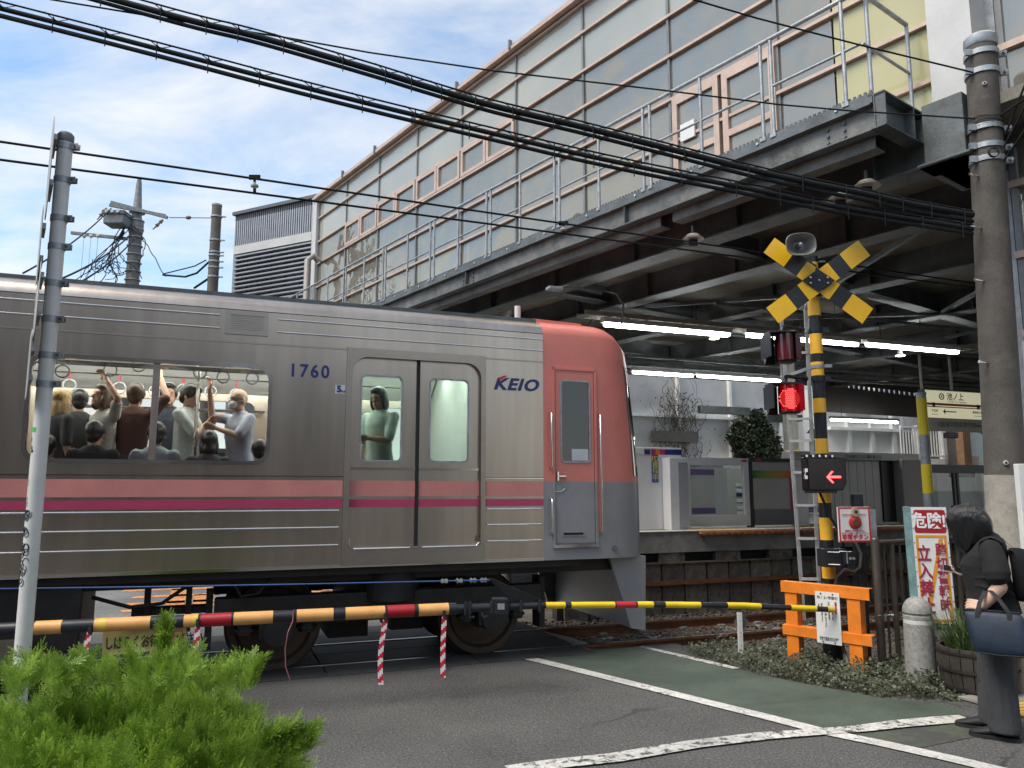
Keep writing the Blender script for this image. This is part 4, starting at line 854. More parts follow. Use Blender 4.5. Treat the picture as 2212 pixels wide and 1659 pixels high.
# platform screen doors
psd_w = mat('screen_door_white', (.72, .72, .73), .35, v=.06, s=2); psd_g = mat('screen_door_grey', (.42, .41, .39), .4, .2, v=.08, s=2); purple = mat('purple_band', (.10, .055, .17), .4, v=.05); psd_d = mat('screen_door_dark', (.03, .025, .03), .4, v=.1)
psdglass = glassmat('screen_door_glass', (.62, .66, .66), 1.5)
VP = PV+.62
X = lambda x: onT(x, 1060, VP)[0]
Z = lambda x, y: onT(x, y, VP)[2]
# cabinet with the coloured band
u0, u1 = X(1385)-1.0, X(1471); zt = Z(1471, 968)
pc = thing('platform_cabinet', 'white platform cabinet with navy and magenta band and yellow lettered strip', 'cabinet', FT(((u0+u1)/2, VP, PZ)))
mb = MB(FT); mb.b(u0, u1, VP-.05, VP+.25, PZ, zt); cb = obj('cabinet_body', mb, psd_w, pc, bevel=.01)
za = zt-.03; zb = za-.085
ub = X(1391)
for (a, b_, m) in ((X(1405)-.9, X(1392), board_w), (X(1405), X(1434), mat('magenta_panel', (.50, .02, .15), .4, v=0)), (X(1434)+.0, X(1471), blue_ltr)):
    mb = MB(FT); mb.b(a, b_-.001, VP-.056, VP-.05, zb, za); obj('band', mb, m, cb)
mb = MB(FT); mb.b(X(1414), X(1423), VP-.060, VP-.056, zb, za); obj('band', mb, mat('orange_panel', (.75, .22, .02), .4, v=0), cb)
for k in range(4):
    mb = MB(FT); a = X(1391)+k*.028; mb.b(a-.01, a+.012, VP-.060, VP-.056, zb+.004, za-.004); obj('band', mb, blue_ltr, cb)
a, b_ = X(1405), X(1419); mb = MB(FT); mb.b(a, b_, VP-.062, VP-.05, Z(1412, 1042), zb-.002); sp = obj('lettered_strip', mb, mat('blue_strip', (.02, .10, .28), .4, v=0), cb)
text('FD\n稼\n働\n中', (b_-a)*.98, ye_ltr, sp, FT(((a+b_)/2, VP-.0645, (Z(1412, 1042)+zb)/2+.0)), dA, (0, 0, 1), bold=.0006, line=.86, sx=.9)
a, b_ = X(1427), X(1467)
pe = thing('platform_end_post', 'white box post standing at the end of the platform screen doors', 'post', FT(((a+b_)/2, VP-.15, PZ)))
mb = MB(FT); zt2 = Z(1427, 990); mb.b(a, b_, VP-.28, VP-.06, PZ+.0, zt2); obj('post_body', mb, psd_w, pe, bevel=.008)
mb = MB(FT); mb.b(a+(b_-a)*.42, b_-.02, VP-.292, VP-.28, PZ+.03, zt2-.07); obj('post_cover', mb, mat('post_cover_grey', (.34, .35, .38), .4, v=.05), pe, bevel=.004)
# door panels
def psd(xa, xb, yt, label, kind):
    u0, u1 = X(xa), X(xb); zt = Z((xa+xb)/2, yt); t = thing('platform_screen_door', label, 'screen door', FT(((u0+u1)/2, VP, PZ)), 'platform screen doors along the near edge')
    H = zt-PZ; wz0, wz1 = PZ+H*.19, zt-H*.105; wu0, wu1 = u0+(u1-u0)*.10, u1-(u1-u0)*.08
    if kind == 'glass':
        mb = MB(FT); mb.holed([(u0, PZ+.04), (u1, PZ+.04), (u1, zt), (u0, zt)], [[(wu0, wz0), (wu1, wz0), (wu1, wz1), (wu0, wz1)]], lambda p, d: (p[0], VP+d, p[1]), .06); obj('door_frame', mb, psd_w, t, bevel=.006)
        mb = MB(FT); mb.add([(wu0, VP+.03, wz0), (wu1, VP+.03, wz0), (wu1, VP+.03, wz1), (wu0, VP+.03, wz1)], [(0, 1, 2, 3)]); obj('pane', mb, psdglass, t)
    else:
        mb = MB(FT); mb.b(u0, u1, VP+.02, VP+.10, PZ+.04, zt-.06); obj('door_panel', mb, psd_g, t)
        mb = MB(FT); mb.b(u0, u1, VP-.02, VP+.12, zt-.06, zt); obj('top_rail', mb, psd_d, t)
        mb = MB(FT); mb.b(u0-.02, u0+.05, VP-.01, VP+.1, PZ, zt-.06); obj('side_post', mb, psd_d, t)
        mb = MB(FT); mb.b(u0+.07, u1, VP-.0, VP+.02, PZ+.04, PZ+.30); obj('kick_plate', mb, mat('kick_grey', (.16, .16, .165), .5), t)
    return t, u0, u1, zt, wu0, wu1, wz0, wz1
t, u0, u1, zt, wu0, wu1, wz0, wz1 = psd(1478, 1619, 989, 'screen door with a large clear pane next to the white end post', 'glass')
mb = MB(FT); mb.b(u1-.14, u1-.03, VP-.006, VP, zt-.06, zt-.025); obj('red_sticker', mb, mat('red_sticker', (.5, .03, .06), .4, v=0), t)
t2, u0, u1, zt, wu0, wu1, wz0, wz1 = psd(1621, 1712, 990, 'screen door panel with a green to orange gradient band, left of the ladder', 'solid')
# gradient band as separate plates of colour
for k in range(14):
    f = k/13; c = ((.05+.6*f, .20+.12*sin(pi*f)-.05*f, .03)); a = u0+.08+(u1-u0-.1)*k/14
    mb = MB(FT); mb.b(a, a+(u1-u0-.1)/14+.0, VP+.004, VP+.02, zt-.33, zt-.21); obj('gradient_band', mb, mat('band_colour_%d' % k, c, .5, v=0), t2)
mb = MB(FT); mb.b(u0+.1, u0+.24, VP-.026, VP-.02, zt-.045, zt-.015); obj('red_sticker', mb, MATS['red_sticker'], t2)
mb = MB(FT); mb.b(u1-.03, u1-.005, VP+.0, VP+.02, PZ+.3, zt-.33); obj('magenta_edge', mb, MATS['magenta_panel'], t2)
# solid equipment section behind the signal pole, with header and opening
ua, ub_ = X(1712)+.02, X(1985)
te = thing('screen_door_housing', 'grey screen door housing with header lettering and dark doorway behind the signal pole', 'screen door housing', FT(((ua+ub_)/2, VP, PZ)))
zt = Z(1850, 986)+.07
mb = MB(FT); mb.b(ua, ub_, VP-.06, VP+.25, zt-.14, zt); hd = obj('header', mb, psd_g, te, bevel=.01)
mb = MB(FT); mb.b(X(1822), X(1902), VP-.068, VP-.06, zt-.115, zt-.045); pla = obj('name_strip', mb, mat('dull_strip', (.28, .28, .28), .4, v=0), hd)
text('⇦ 渋谷', .05, dk_ltr, pla, FT((X(1838), VP-.070, zt-.08)), dA, (0, 0, 1)); text('池ノ上', .06, dk_ltr, pla, FT((X(1880), VP-.070, zt-.08)), dA, (0, 0, 1), bold=.002)
pw = X(1718)
mb = MB(FT); mb.b(X(1716), X(1742), VP-.03, VP+.2, PZ, zt-.14); obj('white_side', mb, psd_w, te)
for k in range(7):
    a = X(1792)+k*(X(1912)-X(1792))/7; mb = MB(FT); mb.b(a, a+(X(1912)-X(1792))/7-.012, VP+.08, VP+.12, PZ+.05, zt-.14); obj('ribbed_panel', mb, psd_g, te)
mb = MB(FT); mb.b(X(1912), X(1938), VP+.05, VP+.2, PZ, zt-.14); obj('dark_slot', mb, psd_d, te)
mb = MB(FT); mb.b(X(1938), X(1985), VP-.14, VP+.2, PZ, zt-.12); obj('end_casing', mb, mat('casing_taupe', (.27, .26, .24), .45, .1, v=.06), te, bevel=.012)
mb = MB(FT); mb.b(X(1742), X(1985), VP-.05, VP+.1, PZ, PZ+.05); obj('threshold', mb, psd_g, te)
# low balustrade to the right with dark rail
ur0, ur1 = X(1985)+.02, X(2260)
fb = thing('platform_fence', 'dark glazed balustrade continuing along the platform behind the sign and pole', 'balustrade', FT(((ur0+ur1)/2, VP, PZ)))
mb = MB(FT); mb.b(ur0, ur1, VP-.02, VP+.06, Z(2060, 1022), Z(2060, 1004)); obj('top_rail', mb, psd_d, fb)
for x in (2062, 2160, 2240):
    mb = MB(FT); a = X(x); mb.b(a, a+.05, VP, VP+.05, PZ, Z(2060, 1022)); mb.b(a+.09, a+.14, VP, VP+.05, PZ, Z(2060, 1022)); obj('post', mb, psd_d, fb)
mb = MB(FT); mb.b(ur0, ur1, VP-.0, VP+.06, PZ, PZ+.12); obj('bottom_rail', mb, psd_g, fb)
mb = MB(FT); mb.add([(ur0, VP+.03, PZ+.12), (ur1, VP+.03, PZ+.12), (ur1, VP+.03, Z(2060, 1022)), (ur0, VP+.03, Z(2060, 1022))], [(0, 1, 2, 3)]); obj('pane', mb, psdglass, fb)
# the doors on the other platform edge
t3 = thing('far_screen_doors', 'pale screen doors with purple bands on the far edge of the platform, seen through the near ones', 'screen doors', FT((10, 15.8, PZ)))
for k in range(9):
    u = 7.2+k*1.7
    mb = MB(FT); mb.b(u, u+1.1, 15.75, 15.82, PZ+.05, PZ+1.15); d_ = obj('door_panel', mb, psd_w if k % 2 else psd_g, t3)
    mb = MB(FT); mb.b(u, u+1.1, 15.74, 15.75, PZ+.98, PZ+1.12); mb.b(u, u+1.1, 15.74, 15.75, PZ+.06, PZ+.2); obj('purple_strip', mb, purple, d_)
    mb = MB(FT); mb.b(u+1.15, u+1.6, 15.6, 15.9, PZ, PZ+1.25); obj('door_housing', mb, psd_w, t3)
km = thing('platform_kiosk', 'narrow beige cabinet with control labels seen through the clear screen door', 'cabinet', FT((X(1590)+.4, 12.4, PZ)))
P = onT(1590, 1100, 12.4)
mb = MB(FT); mb.b(P[0]-.18, P[0]+.28, 12.4, 12.8, PZ, onT(1590, 1012, 12.4)[2]); obj('cabinet_body', mb, mat('beige_cabinet', (.48, .47, .42), .5, v=.05), km)
for k, (z, c) in enumerate(((.72, board_w), (.60, board_w), (.53, blue_ltr), (.42, board_w), (.28, board_w), (.18, board_w))):
    mb = MB(FT); mb.b(P[0]+.02, P[0]+.2, 12.385, 12.4, PZ+z-.03, PZ+z+.03); obj('label_plate', mb, c, km)
# lights over the platform
def lamp_row(v, segs, label, z=None):
    for k, (xa, ya, xb, yb) in enumerate(segs):
        A_ = onT(xa, ya, v); B_ = onT(xb, yb, v); zc = (A_[2]+B_[2])/2
        t = thing('fluorescent_light', label[k], 'ceiling light', FT(((A_[0]+B_[0])/2, v, zc)), 'long lights over the platform')
        mb = MB(FT); mb.b(A_[0]-.05, B_[0]+.05, v-.06, v+.06, zc+.035, zc+.12); obj('fitting', mb, fix_w, t, bevel=.008)
        mb = MB(FT); mb.b(A_[0], B_[0], v-.05, v+.05, zc-.025, zc+.035); obj('diffuser', mb, tube_m, t, bevel=.015)
        mb = MB(FT)
        for q in (.15, .85): u = A_[0]+(B_[0]-A_[0])*q; mb.tube([(u, v, zc+.12), (u, v, 4.95 if v < 17 else 4.4)], .007, 5)
        obj('hanger', mb, galv_dk, t)
lamp_row(11.0, [(1306, 704, 1573, 722), (1614, 727, 1851, 743), (1873, 745, 2068, 762)], ['bright tube light nearest the coral cab, first of the front row', 'bright tube light behind the crossing signal, second of the front row', 'bright tube light above the station name sign, third of the front row'])
lamp_row(15.5, [(1368, 804, 1496, 813), (1508, 814, 1684, 822)], ['shorter tube light of the second row, beside the cab windshield', 'longer tube light of the second row, left of the red signal'])
lamp_row(17.6, [(1796, 906, 1938, 914)], ['low tube light in front of the white building, right of the signal pole'])
for (x, y, lb) in ((1543, 731, 'round downlight below the first tube light'), (1945, 768, 'round downlight below the third tube light')):
    P = onT(x, y, 11.5); t = thing('downlight', lb, 'downlight', FT(P), 'round downlights over the platform')
    mb = MB(FT); mb.cyl((P[0], P[1], P[2]), (P[0], P[1], P[2]+.035), .105, .06, 20); mb.cyl((P[0], P[1], P[2]+.03), (P[0], P[1], P[2]+.12), .05, n=12); obj('lamp_shade', mb, fix_w, t, smooth=40)
    mb = MB(FT); mb.cyl((P[0], P[1], P[2]-.008), (P[0], P[1], P[2]+.0), .08, n=20); obj('lamp', mb, mat('warm_lamp', (1, .93, .8), .5, v=0, emit=14), t)
# cable tray above the first row
A_ = onT(1255, 690, 11.1); mb = MB(FT); z_ = A_[2]+.06
mb.b(A_[0], 24, 10.95, 10.97, z_, z_+.07); mb.b(A_[0], 24, 11.25, 11.27, z_, z_+.07)
for k in range(50): mb.b(A_[0]+.1+k*.36, A_[0]+.13+k*.36, 10.97, 11.25, z_, z_+.012)
obj('cable_tray', mb, mat('beige_tray', (.26, .24, .20), .5, v=.15), label='beige ladder cable tray running above the first row of platform lights', cat='cable tray')
A_ = onT(1370, 795, 15.6); mb = MB(FT); mb.b(A_[0]-.5, 24, 15.55, 15.6, A_[2]+.10, A_[2]+.17); mb.b(A_[0]-.5, 24, 15.7, 15.75, A_[2]+.02, A_[2]+.08)
obj('cable_tray', mb, dark_m, label='dark cable duct above the second row of platform lights', cat='cable tray')
# station name sign
VS = 14.0; A_ = onT(1997, 841.5, VS); B_ = onT(2119, 849.6, VS); D_ = onT(2003, 898, VS); u0, u1 = A_[0], B_[0]+.1; z1 = (A_[2]+B_[2])/2; z0 = D_[2]-.02
ss = thing('station_name_sign', 'lit cream station name board with red line, hanging over the platform beside the pole', 'sign', FT(((u0+u1)/2, VS, z0)))
cream = mat('cream_sign_face', (.78, .74, .50), .4, v=0, emit=.28)
mb = MB(FT); mb.b(u0, u1, VS, VS+.16, z0, z1); sf = obj('sign_box', mb, cream, ss)
mb = MB(FT); mb.b(u0-.03, u0, VS-.01, VS+.17, z0-.38, z1+.03); mb.b(u1, u1+.03, VS-.01, VS+.17, z0-.38, z1+.03); mb.b(u0, u1, VS-.01, VS+.17, z1, z1+.03); obj('sign_frame', mb, galv_dk, ss)
mb = MB(FT); mb.b(u0, u1, VS, VS+.12, z0-.34, z0-.03); lb = obj('advert_board', mb, mat('dull_cream_board', (.36, .35, .30), .5, v=.04), ss)
H = z1-z0; W_ = u1-u0
mb = MB(FT); mb.b(u0+.01, u1-.01, VS-.004, VS, z0+H*.44, z0+H*.53); obj('red_line', mb, mat('red_line', (.55, .05, .04), .5, v=0), sf)
mb = MB(FT); mb.b(u0+.01, u1-.01, VS-.004, VS, z0+H*.37, z0+H*.405); obj('black_line', mb, dk_ltr, sf)
for f in (.13, .88): mb = MB(FT); mb.b(u0+W_*f-.045, u0+W_*f+.045, VS-.010, VS-.004, z0+H*.36, z0+H*.54); obj('station_mark', mb, dk_ltr, sf)
text('池ノ上', .20, dk_ltr, sf, FT((u0+W_*.50, VS-.006, z0+H*.78)), dA, (0, 0, 1), bold=.003); text('いけのうえ  Ikenoue', .075, dk_ltr, sf, FT((u0+W_*.52, VS-.006, z0+H*.60)), dA, (0, 0, 1))
mb = MB(FT); mb.tube([(u0+W_*.27+.075*cos(t), VS-.006, z0+H*.78+.075*sin(t)) for t in np.linspace(0, 2*pi, 17)], .012, 5); obj('number_ring', mb, dk_ltr, sf)
text('IN\n06', .05, dk_ltr, sf, FT((u0+W_*.27, VS-.008, z0+H*.78)), dA, (0, 0, 1), bold=.002, line=.8)
text('下北沢', .075, dk_ltr, sf, FT((u0+W_*.14, VS-.006, z0+H*.23)), dA, (0, 0, 1), bold=.001); text('Shimo-kitazawa', .035, dk_ltr, sf, FT((u0+W_*.14, VS-.006, z0+H*.10)), dA, (0, 0, 1))
text('駒場東大前', .07, dk_ltr, sf, FT((u0+W_*.86, VS-.006, z0+H*.23)), dA, (0, 0, 1), bold=.001); text('Komaba-tōdaimae', .035, dk_ltr, sf, FT((u0+W_*.86, VS-.006, z0+H*.10)), dA, (0, 0, 1))
mb = MB(FT)
mb.prism([(u0+W_*.28, VS-.004, z0+H*.22), (u0+W_*.315, VS-.004, z0+H*.32), (u0+W_*.315, VS-.004, z0+H*.24), (u0+W_*.50, VS-.004, z0+H*.24), (u0+W_*.50, VS-.004, z0+H*.20), (u0+W_*.315, VS-.004, z0+H*.20), (u0+W_*.315, VS-.004, z0+H*.12)], (0, .003, 0)); obj('arrow', mb, dk_ltr, sf)
text('駒場学園高等学校', .155, mat('grey_lettering', (.10, .12, .11), .5, v=0), lb, FT((u0+W_*.52, VS-.006, z0-.185)), dA, (0, 0, 1), bold=.001); text('最寄駅', .07, dk_ltr, lb, FT((u0+W_*.86, VS-.006, z0-.19)), dA, (0, 0, 1)); text('K', .16, MATS['grey_lettering'], lb, FT((u0+W_*.2, VS-.006, z0-.185)), dA, (0, 0, 1))
for u in (u0+.0, (u0+u1)/2+.0): mb = MB(FT); mb.tube([(u, VS+.08, z1), (u, VS+.08, 5.1)], .035, 8); obj('hanging_pole', mb, fix_w, ss)
cm = thing('security_camera', 'small camera housing hanging under the station name sign', 'camera', FT((u0+W_*.4, VS, z0-.45))); mb = MB(FT); mb.b(u0+W_*.3, u0+W_*.45, VS-.1, VS+.1, z0-.52, z0-.38); obj('housing', mb, galv_dk, cm, bevel=.02)
# sign with arrows and the ribbed heater post by the ladder
P = onT(1751, 955, 12.6); wsn = thing('exit_sign', 'tall white direction sign with double arrow behind the ladder', 'sign', FT(P))
mb = MB(FT); P2 = onT(1735, 910, 12.6); P3 = onT(1765, 1005, 12.6); mb.b(P2[0], P3[0], 12.6, 12.75, P3[2], P2[2]); ws = obj('sign_panel', mb, board_w, wsn)
text('⇧', .28, dk_ltr, ws, FT(((P2[0]+P3[0])/2+.06, 12.595, P2[2]-.25)), dA, (0, 0, 1), bold=.01)
mb = MB(FT); mb.b(P2[0]+.13, P3[0]-.02, 12.59, 12.6, P2[2]-.62, P2[2]-.38); obj('dark_square', mb, dk_ltr, ws)
P = onT(1722, 1000, 12.3); mb = MB(FT); mb.b(P[0]-.12, P[0]+.1, 12.3, 12.5, P[2]-.1, P[2]+.25); obj('yellow_box', mb, yellow_b, label='yellow box on the platform behind the ladder', cat='box', bevel=.01)

# ------------------------------------------------------------------ beyond the platform
cw = thing('white_steel_wall', 'tall white panel wall with steel grid beyond the platform', 'wall', FT((16, 21.5, 0)))
ww = mat('white_wall_panel', (.50, .50, .49), .6, v=.12, s=1.2, c2=(.30, .30, .28), th=(.6, .85)); wfm = mat('white_steel_beam', (.78, .78, .76), .5, v=.1)
for k in range(10):
    for r_, (z0, z1) in enumerate(((-.1, 1.5), (1.5, 2.75), (2.75, 4.1), (4.1, 5.6))):
        mb = MB(FT); u = 8.0+k*2.05; mb.b(u+.01, u+2.04, 21.5, 21.6, z0+.01, z1-.01); 
        if k < 7: obj('wall_panel', mb, ww, cw)
for k in range(8): mb = MB(FT); u = 8.0+k*2.05; mb.b(u-.05, u+.05, 21.36, 21.5, 0, 5.6); obj('steel_post', mb, wfm, cw)
for z in (1.5, 2.75, 4.1): mb = MB(FT); mb.b(8, 22.3, 21.34, 21.5, z-.045, z+.045); obj('steel_rail', mb, wfm, cw)
hs = thing('white_house', 'white rendered house with gable and wall ledges beyond the platform, left of the balcony', 'house', FT((22, 23, 0)))
P = onT(1785, 990, 20.5); Q = onT(1955, 900, 20.5)
hw = mat('white_house_wall', (.60, .61, .59), .6, v=.08, s=1)
mb = MB(FT); mb.b(P[0], Q[0], 20.6, 24, 0, 5.2); obj('wall', mb, hw, hs)
for (x, yy0, yy1) in ((1838, 900, 1010), (1935, 860, 1010), (1888, 905, 1010)):
    a = onT(x, yy1, 20.5); b__ = onT(x, yy0, 20.5); mb = MB(FT); mb.b(a[0]-.08, a[0]+.08, 20.45, 20.6, a[2], b__[2]); obj('pipe', mb, hw, hs)
for (xa, xb, y) in ((1790, 1960, 925), (1790, 1960, 990)):
    a = onT(xa, y, 20.5); b__ = onT(xb, y, 20.5); mb = MB(FT); mb.b(a[0], b__[0], 20.4, 20.6, a[2]-.05, a[2]+.05); obj('ledge', mb, wfm, hs)
a = onT(1855, 905, 20.5); mb = MB(FT); mb.b(a[0]-.5, a[0]+.6, 20.56, 20.6, a[2]-.05, a[2]+.5); obj('window', mb, psd_g, hs)
bc = thing('balcony_house', 'pale house with a white railed balcony under the station sign', 'house', FT((27, 24, 0)))
P = onT(1950, 985, 20.3); Q = onT(2085, 985, 20.3)
mb = MB(FT); mb.b(P[0]+.1, Q[0]+1.5, 21.4, 24, 0, 6); obj('wall', mb, mat('grey_house_wall', (.48, .48, .48), .7, v=.1), bc)
mb = MB(FT); mb.b(P[0]+.3, Q[0]-.1, 21.36, 21.4, P[2], P[2]+1.15); obj('curtained_window', mb, mat('grey_curtain', (.14, .15, .18), .5, v=.3, s=3, stretch=(4, 4, .4)), bc)
mb = MB(FT); mb.b(P[0], Q[0], 20.3, 21.4, P[2]-.32, P[2]-.08); bs = obj('balcony_slab', mb, wfm, bc)
br = obj('balcony_rail', MB(FT).b(P[0], Q[0], 20.3, 20.36, P[2]+1.0, P[2]+1.07).b(P[0], Q[0], 20.3, 20.36, P[2], P[2]+.05), wfm, bc)
for k in range(24):
    mb = MB(FT); u = P[0]+(Q[0]-P[0])*k/23; mb.b(u-.015, u+.015, 20.32, 20.35, P[2]+.03, P[2]+1.02); obj('baluster', mb, wfm, br)
for x in (2040, 1985): a = onT(x, 1000, 20.4); mb = MB(FT); mb.b(a[0]-.09, a[0]+.09, 20.3, 20.5, 0, P[2]+1.1); obj('balcony_post', mb, wfm, bc)
bh = thing('brown_house', 'brown timber fronted building with dark glazing left of the concrete pole', 'house', FT((30, 22, 0)))
P = onT(2078, 985, 19.5); Q = onT(2180, 985, 19.5)
mb = MB(FT); mb.b(P[0], P[0]+.35, 19.4, 19.7, 0, 4.6); obj('timber_post', mb, mat('brown_timber', (.20, .11, .06), .7, v=.25), bh)
mb = MB(FT); mb.b(P[0]+.3, Q[0]+4, 19.8, 23, 0, 5.3); obj('wall', mb, mat('dark_brown_wall', (.05, .045, .04), .6, v=.2), bh)
mb = MB(FT); a = onT(2108, 920, 19.5); b__ = onT(2140, 1030, 19.5); mb.b(a[0], b__[0]+1, 19.75, 19.8, b__[2], a[2]); obj('pale_pane', mb, mat('pale_blue_pane', (.36, .46, .50), .2, v=.08), bh)
mb = MB(FT); a = onT(2107, 987, 19.4); mb.b(a[0], a[0]+.42, 19.6, 19.7, a[2]-.33, a[2]+.03); nb_ = obj('notice_board', mb, mat('pinkish_notice', (.48, .40, .34), .6, v=.2, s=12), bh)
# dark canopy fascia with a row of small openings
FVv = 18.3; A_ = onT(1780, 890, FVv); B_ = onT(2230, 910, FVv)
zf0 = A_[2]-.05; U1 = A_[0]
fa = thing('canopy_fascia', 'dark canopy fascia with a row of small scalloped openings at the back of the platform', 'fascia', FT((U1+3, FVv, zf0)))
hol = []
for k in range(14):
    P = onT(1835+k*10.9, 834.5+k*1.35, FVv); hol.append([(P[0]-.075, P[2]+.055), (P[0]-.045, P[2]-.055), (P[0]+.045, P[2]-.055), (P[0]+.075, P[2]+.055)])
mb = MB(FT); mb.holed([(U1-.3, 4.08), (U1+12, 3.95), (U1+12, 5.3), (U1-.3, 5.3)], hol, lambda p, d: (p[0], FVv+d, p[1]), .06); obj('fascia_panel', mb, mat('brown_black_fascia', (.035, .028, .024), .6, v=.2), fa)
mb = MB(FT); mb.b(U1-7, U1-.3, FVv, FVv+.06, 4.86, 5.3); obj('fascia_panel', mb, dark_m, fa)
a = onT(1745, 885, 17.2); mb = MB(FT); mb.b(a[0]-1.3, a[0]-.2, 17.2, 17.35, onT(1700, 912, 17.2)[2], onT(1700, 895, 17.2)[2]); mb.b(a[0]-3.6, a[0]-2.0, 17.2, 17.35, 3.75, 3.95); obj('beam_box', mb, galv_dk, fa)

# ivy on the wall: bare vines and a dense green mass
def leafcloud(name, centers, n, size, m, squash=1.0, seed=1, flat=None):
    r = np.random.RandomState(seed); V = []; F = []; 
    for i in range(n):
        c = centers(r); s = size*r.uniform(.6, 1.3); a = r.normal(size=3); a /= np.linalg.norm(a); b_ = np.cross(a, r.normal(size=3)); b_ /= np.linalg.norm(b_); o = len(V)
        V += [tuple(c - a*s), tuple(c + b_*s*.55), tuple(c + a*s), tuple(c - b_*s*.55)]; F.append((o, o+1, o+2, o+3))
    mb = MB(); mb.V = V; mb.F = F; mb.I = [0]*len(F); return mb
ivy_g = mat('ivy_leaf_green', (.035, .050, .022), .6, v=.5, s=3); vine_m = mat('dry_vine', (.07, .05, .035), .9, v=.3)
cx = onT(1635, 990, 21.2)
def cen(r):
    t = r.uniform(0, 1); w = .25+1.35*sin(pi*min(1, t*.62+.0)+.35)**.8
    return FT((cx[0]+.1 + r.normal()*w*.42 + .35*sin(t*9), 21.25 - abs(r.normal())*.22, 1.2+(1-t)*2.9 if False else 1.0 + t*2.95)) if r.uniform() < .93 else FT((cx[0]+r.normal()*1.1, 21.3, r.uniform(1, 4.2)))
sh = thing('ivy_bush', 'dense dark green ivy bush climbing the white wall left of the signal', 'ivy', FT((cx[0], 21.2, 0)))
def cen2(r):
    t = r.uniform(0, 1)**.85; wd = (1.25*(1-t)**.42)*(.75+.35*sin(t*9+1)) + .2
    a = r.uniform(0, 2*pi); q = sqrt(r.uniform(0.15, 1)); return FT((cx[0]+.05+cos(a)*q*wd*(1.25 if cos(a) > 0 else .85) + .38*sin(t*5.5+.3) + r.normal()*.10, 21.15+sin(a)*q*.3, 1.0+t*3.3+r.normal()*.06))
obj('foliage', leafcloud('ivy', cen2, 11000, .07, ivy_g), ivy_g, sh, kind='stuff')
mb = MB(FT); mb.tube([(cx[0], 21.3, .2), (cx[0]+.1, 21.3, 2), (cx[0]-.1, 21.3, 3.8)], .04, 6); obj('stem', mb, vine_m, sh)
def vines(xa, xb, ya, yb, seed, label, n=46):
    r = np.random.RandomState(seed); mb = MB(FT); A_ = onT(xa, yb, 21.3); B_ = onT(xb, ya, 21.3)
    for k in range(n):
        u = (A_[0]+B_[0])/2+r.normal()*(B_[0]-A_[0])*.27; z = r.uniform(A_[2], B_[2]); L_ = r.randint(5, 16); pts = []
        dx, dz = r.normal()*.03, r.choice([-1, 1])*.09
        for q in range(L_): pts.append((u, 21.3-r.uniform(0, .05), z)); dx = dx*.7+r.normal()*.035; u += dx; z += dz*r.uniform(.5, 1.2); dx += .02*((A_[0]+B_[0])/2-u)/(B_[0]-A_[0])
        mb.tube(pts, r.uniform(.004, .010), 4, caps=False)
    t = thing('climbing_vine', label, 'vine', FT(((A_[0]+B_[0])/2, 21.3, .1))); obj('stems', mb, vine_m, t, kind='stuff')
    def cc(r): return FT(((A_[0]+B_[0])/2+r.normal()*(B_[0]-A_[0])*.28, 21.25, r.uniform(A_[2], B_[2])))
    obj('leaves', leafcloud('l', cc, 700, .035, vine_m, seed=seed), mat('dull_vine_leaf', (.06, .06, .03), .8, v=.4), t, kind='stuff')
vines(1415, 1510, 850, 1010, 5, 'leafless brown vines on the white wall beside the train windshield', 120); vines(1780, 1860, 850, 970, 6, 'bare vines hanging on the white house wall right of the signal pole', 90)
P = onT(1408, 930, 21.3); mb = MB(FT); a, b__ = onT(1408, 930, 21.3), onT(1505, 945, 21.3); mb.b(a[0], b__[0], 21.2, 21.34, a[2]-.35, a[2]); obj('wall_sign', mb, mat('dull_brown_box', (.12, .11, .10), .7, v=.2), label='long grey planter box fixed to the white wall among the vines', cat='planter box')
# low hedge / street beyond seen under the platform end, and houses beyond the train
for (u0, u1, v0, v1, h, c, lb) in ((-14, -4, 27, 33, 3.2, (.30, .28, .25), 'low beige house across the tracks, hidden behind the train roof'), (-3.2, 3.4, 29, 36, 3.0, (.22, .21, .20), 'grey low house beyond the crossing road, behind the train')):
    t = thing('far_house', lb, 'house', FT(((u0+u1)/2, v0, 0))); hm = mat('far_house_wall_%d' % int(u0), c, .8, v=.12)
    mb = MB(FT); mb.b(u0, u1, v0, v1, 0, h); obj('wall', mb, hm, t); mb = MB(FT); mb.b(u0-.2, u1+.2, v0-.3, v1+.2, h, h+.15); obj('roof', mb, galv_dk, t)
    for k in range(3): a = u0+1+k*(u1-u0-2)/3; mb = MB(FT); mb.b(a, a+1.2, v0-.03, v0, 1.0, 2.1); obj('window', mb, darkglass, t)
# ------------------------------------------------------------------ louvred block at the far end of the bridge
TL = at(512, 425, 23.0); TR = at(676, 465, 21.6); lv = thing('louvred_block', 'grey ribbed metal block with horizontal louvres at the far end of the station bridge', 'building', (TL[0], TL[1], 5))
d_ = (TR-TL); d_[2] = 0; Lw = hypot(d_[0], d_[1])+.8; FL = mkF((TL[0], TL[1], 0), d_); zt = (TL[2]+TR[2])/2
rib_m = mat('ribbed_metal', (.36, .37, .40), .45, .4, v=.08); rib_d = mat('dark_ribbed_metal', (.12, .12, .13), .5, .3, v=.1)
mb = MB(FL); mb.b(0, Lw, .02, 7, zt-1.1, zt-.06); bw = obj('wall', mb, rib_m, lv)
mb = MB(FL)
for k in range(int(Lw/.085)): mb.b(k*.085, k*.085+.045, -.015, .02, zt-1.06, zt-.24)
obj('ribs', mb, rib_m, lv, kind='stuff')
mb = MB(FL)
for k in range(int(Lw/.085)): mb.b(k*.085, k*.085+.045, -.015, .02, zt-.24, zt-.06)
obj('ribs', mb, rib_d, lv, kind='stuff')
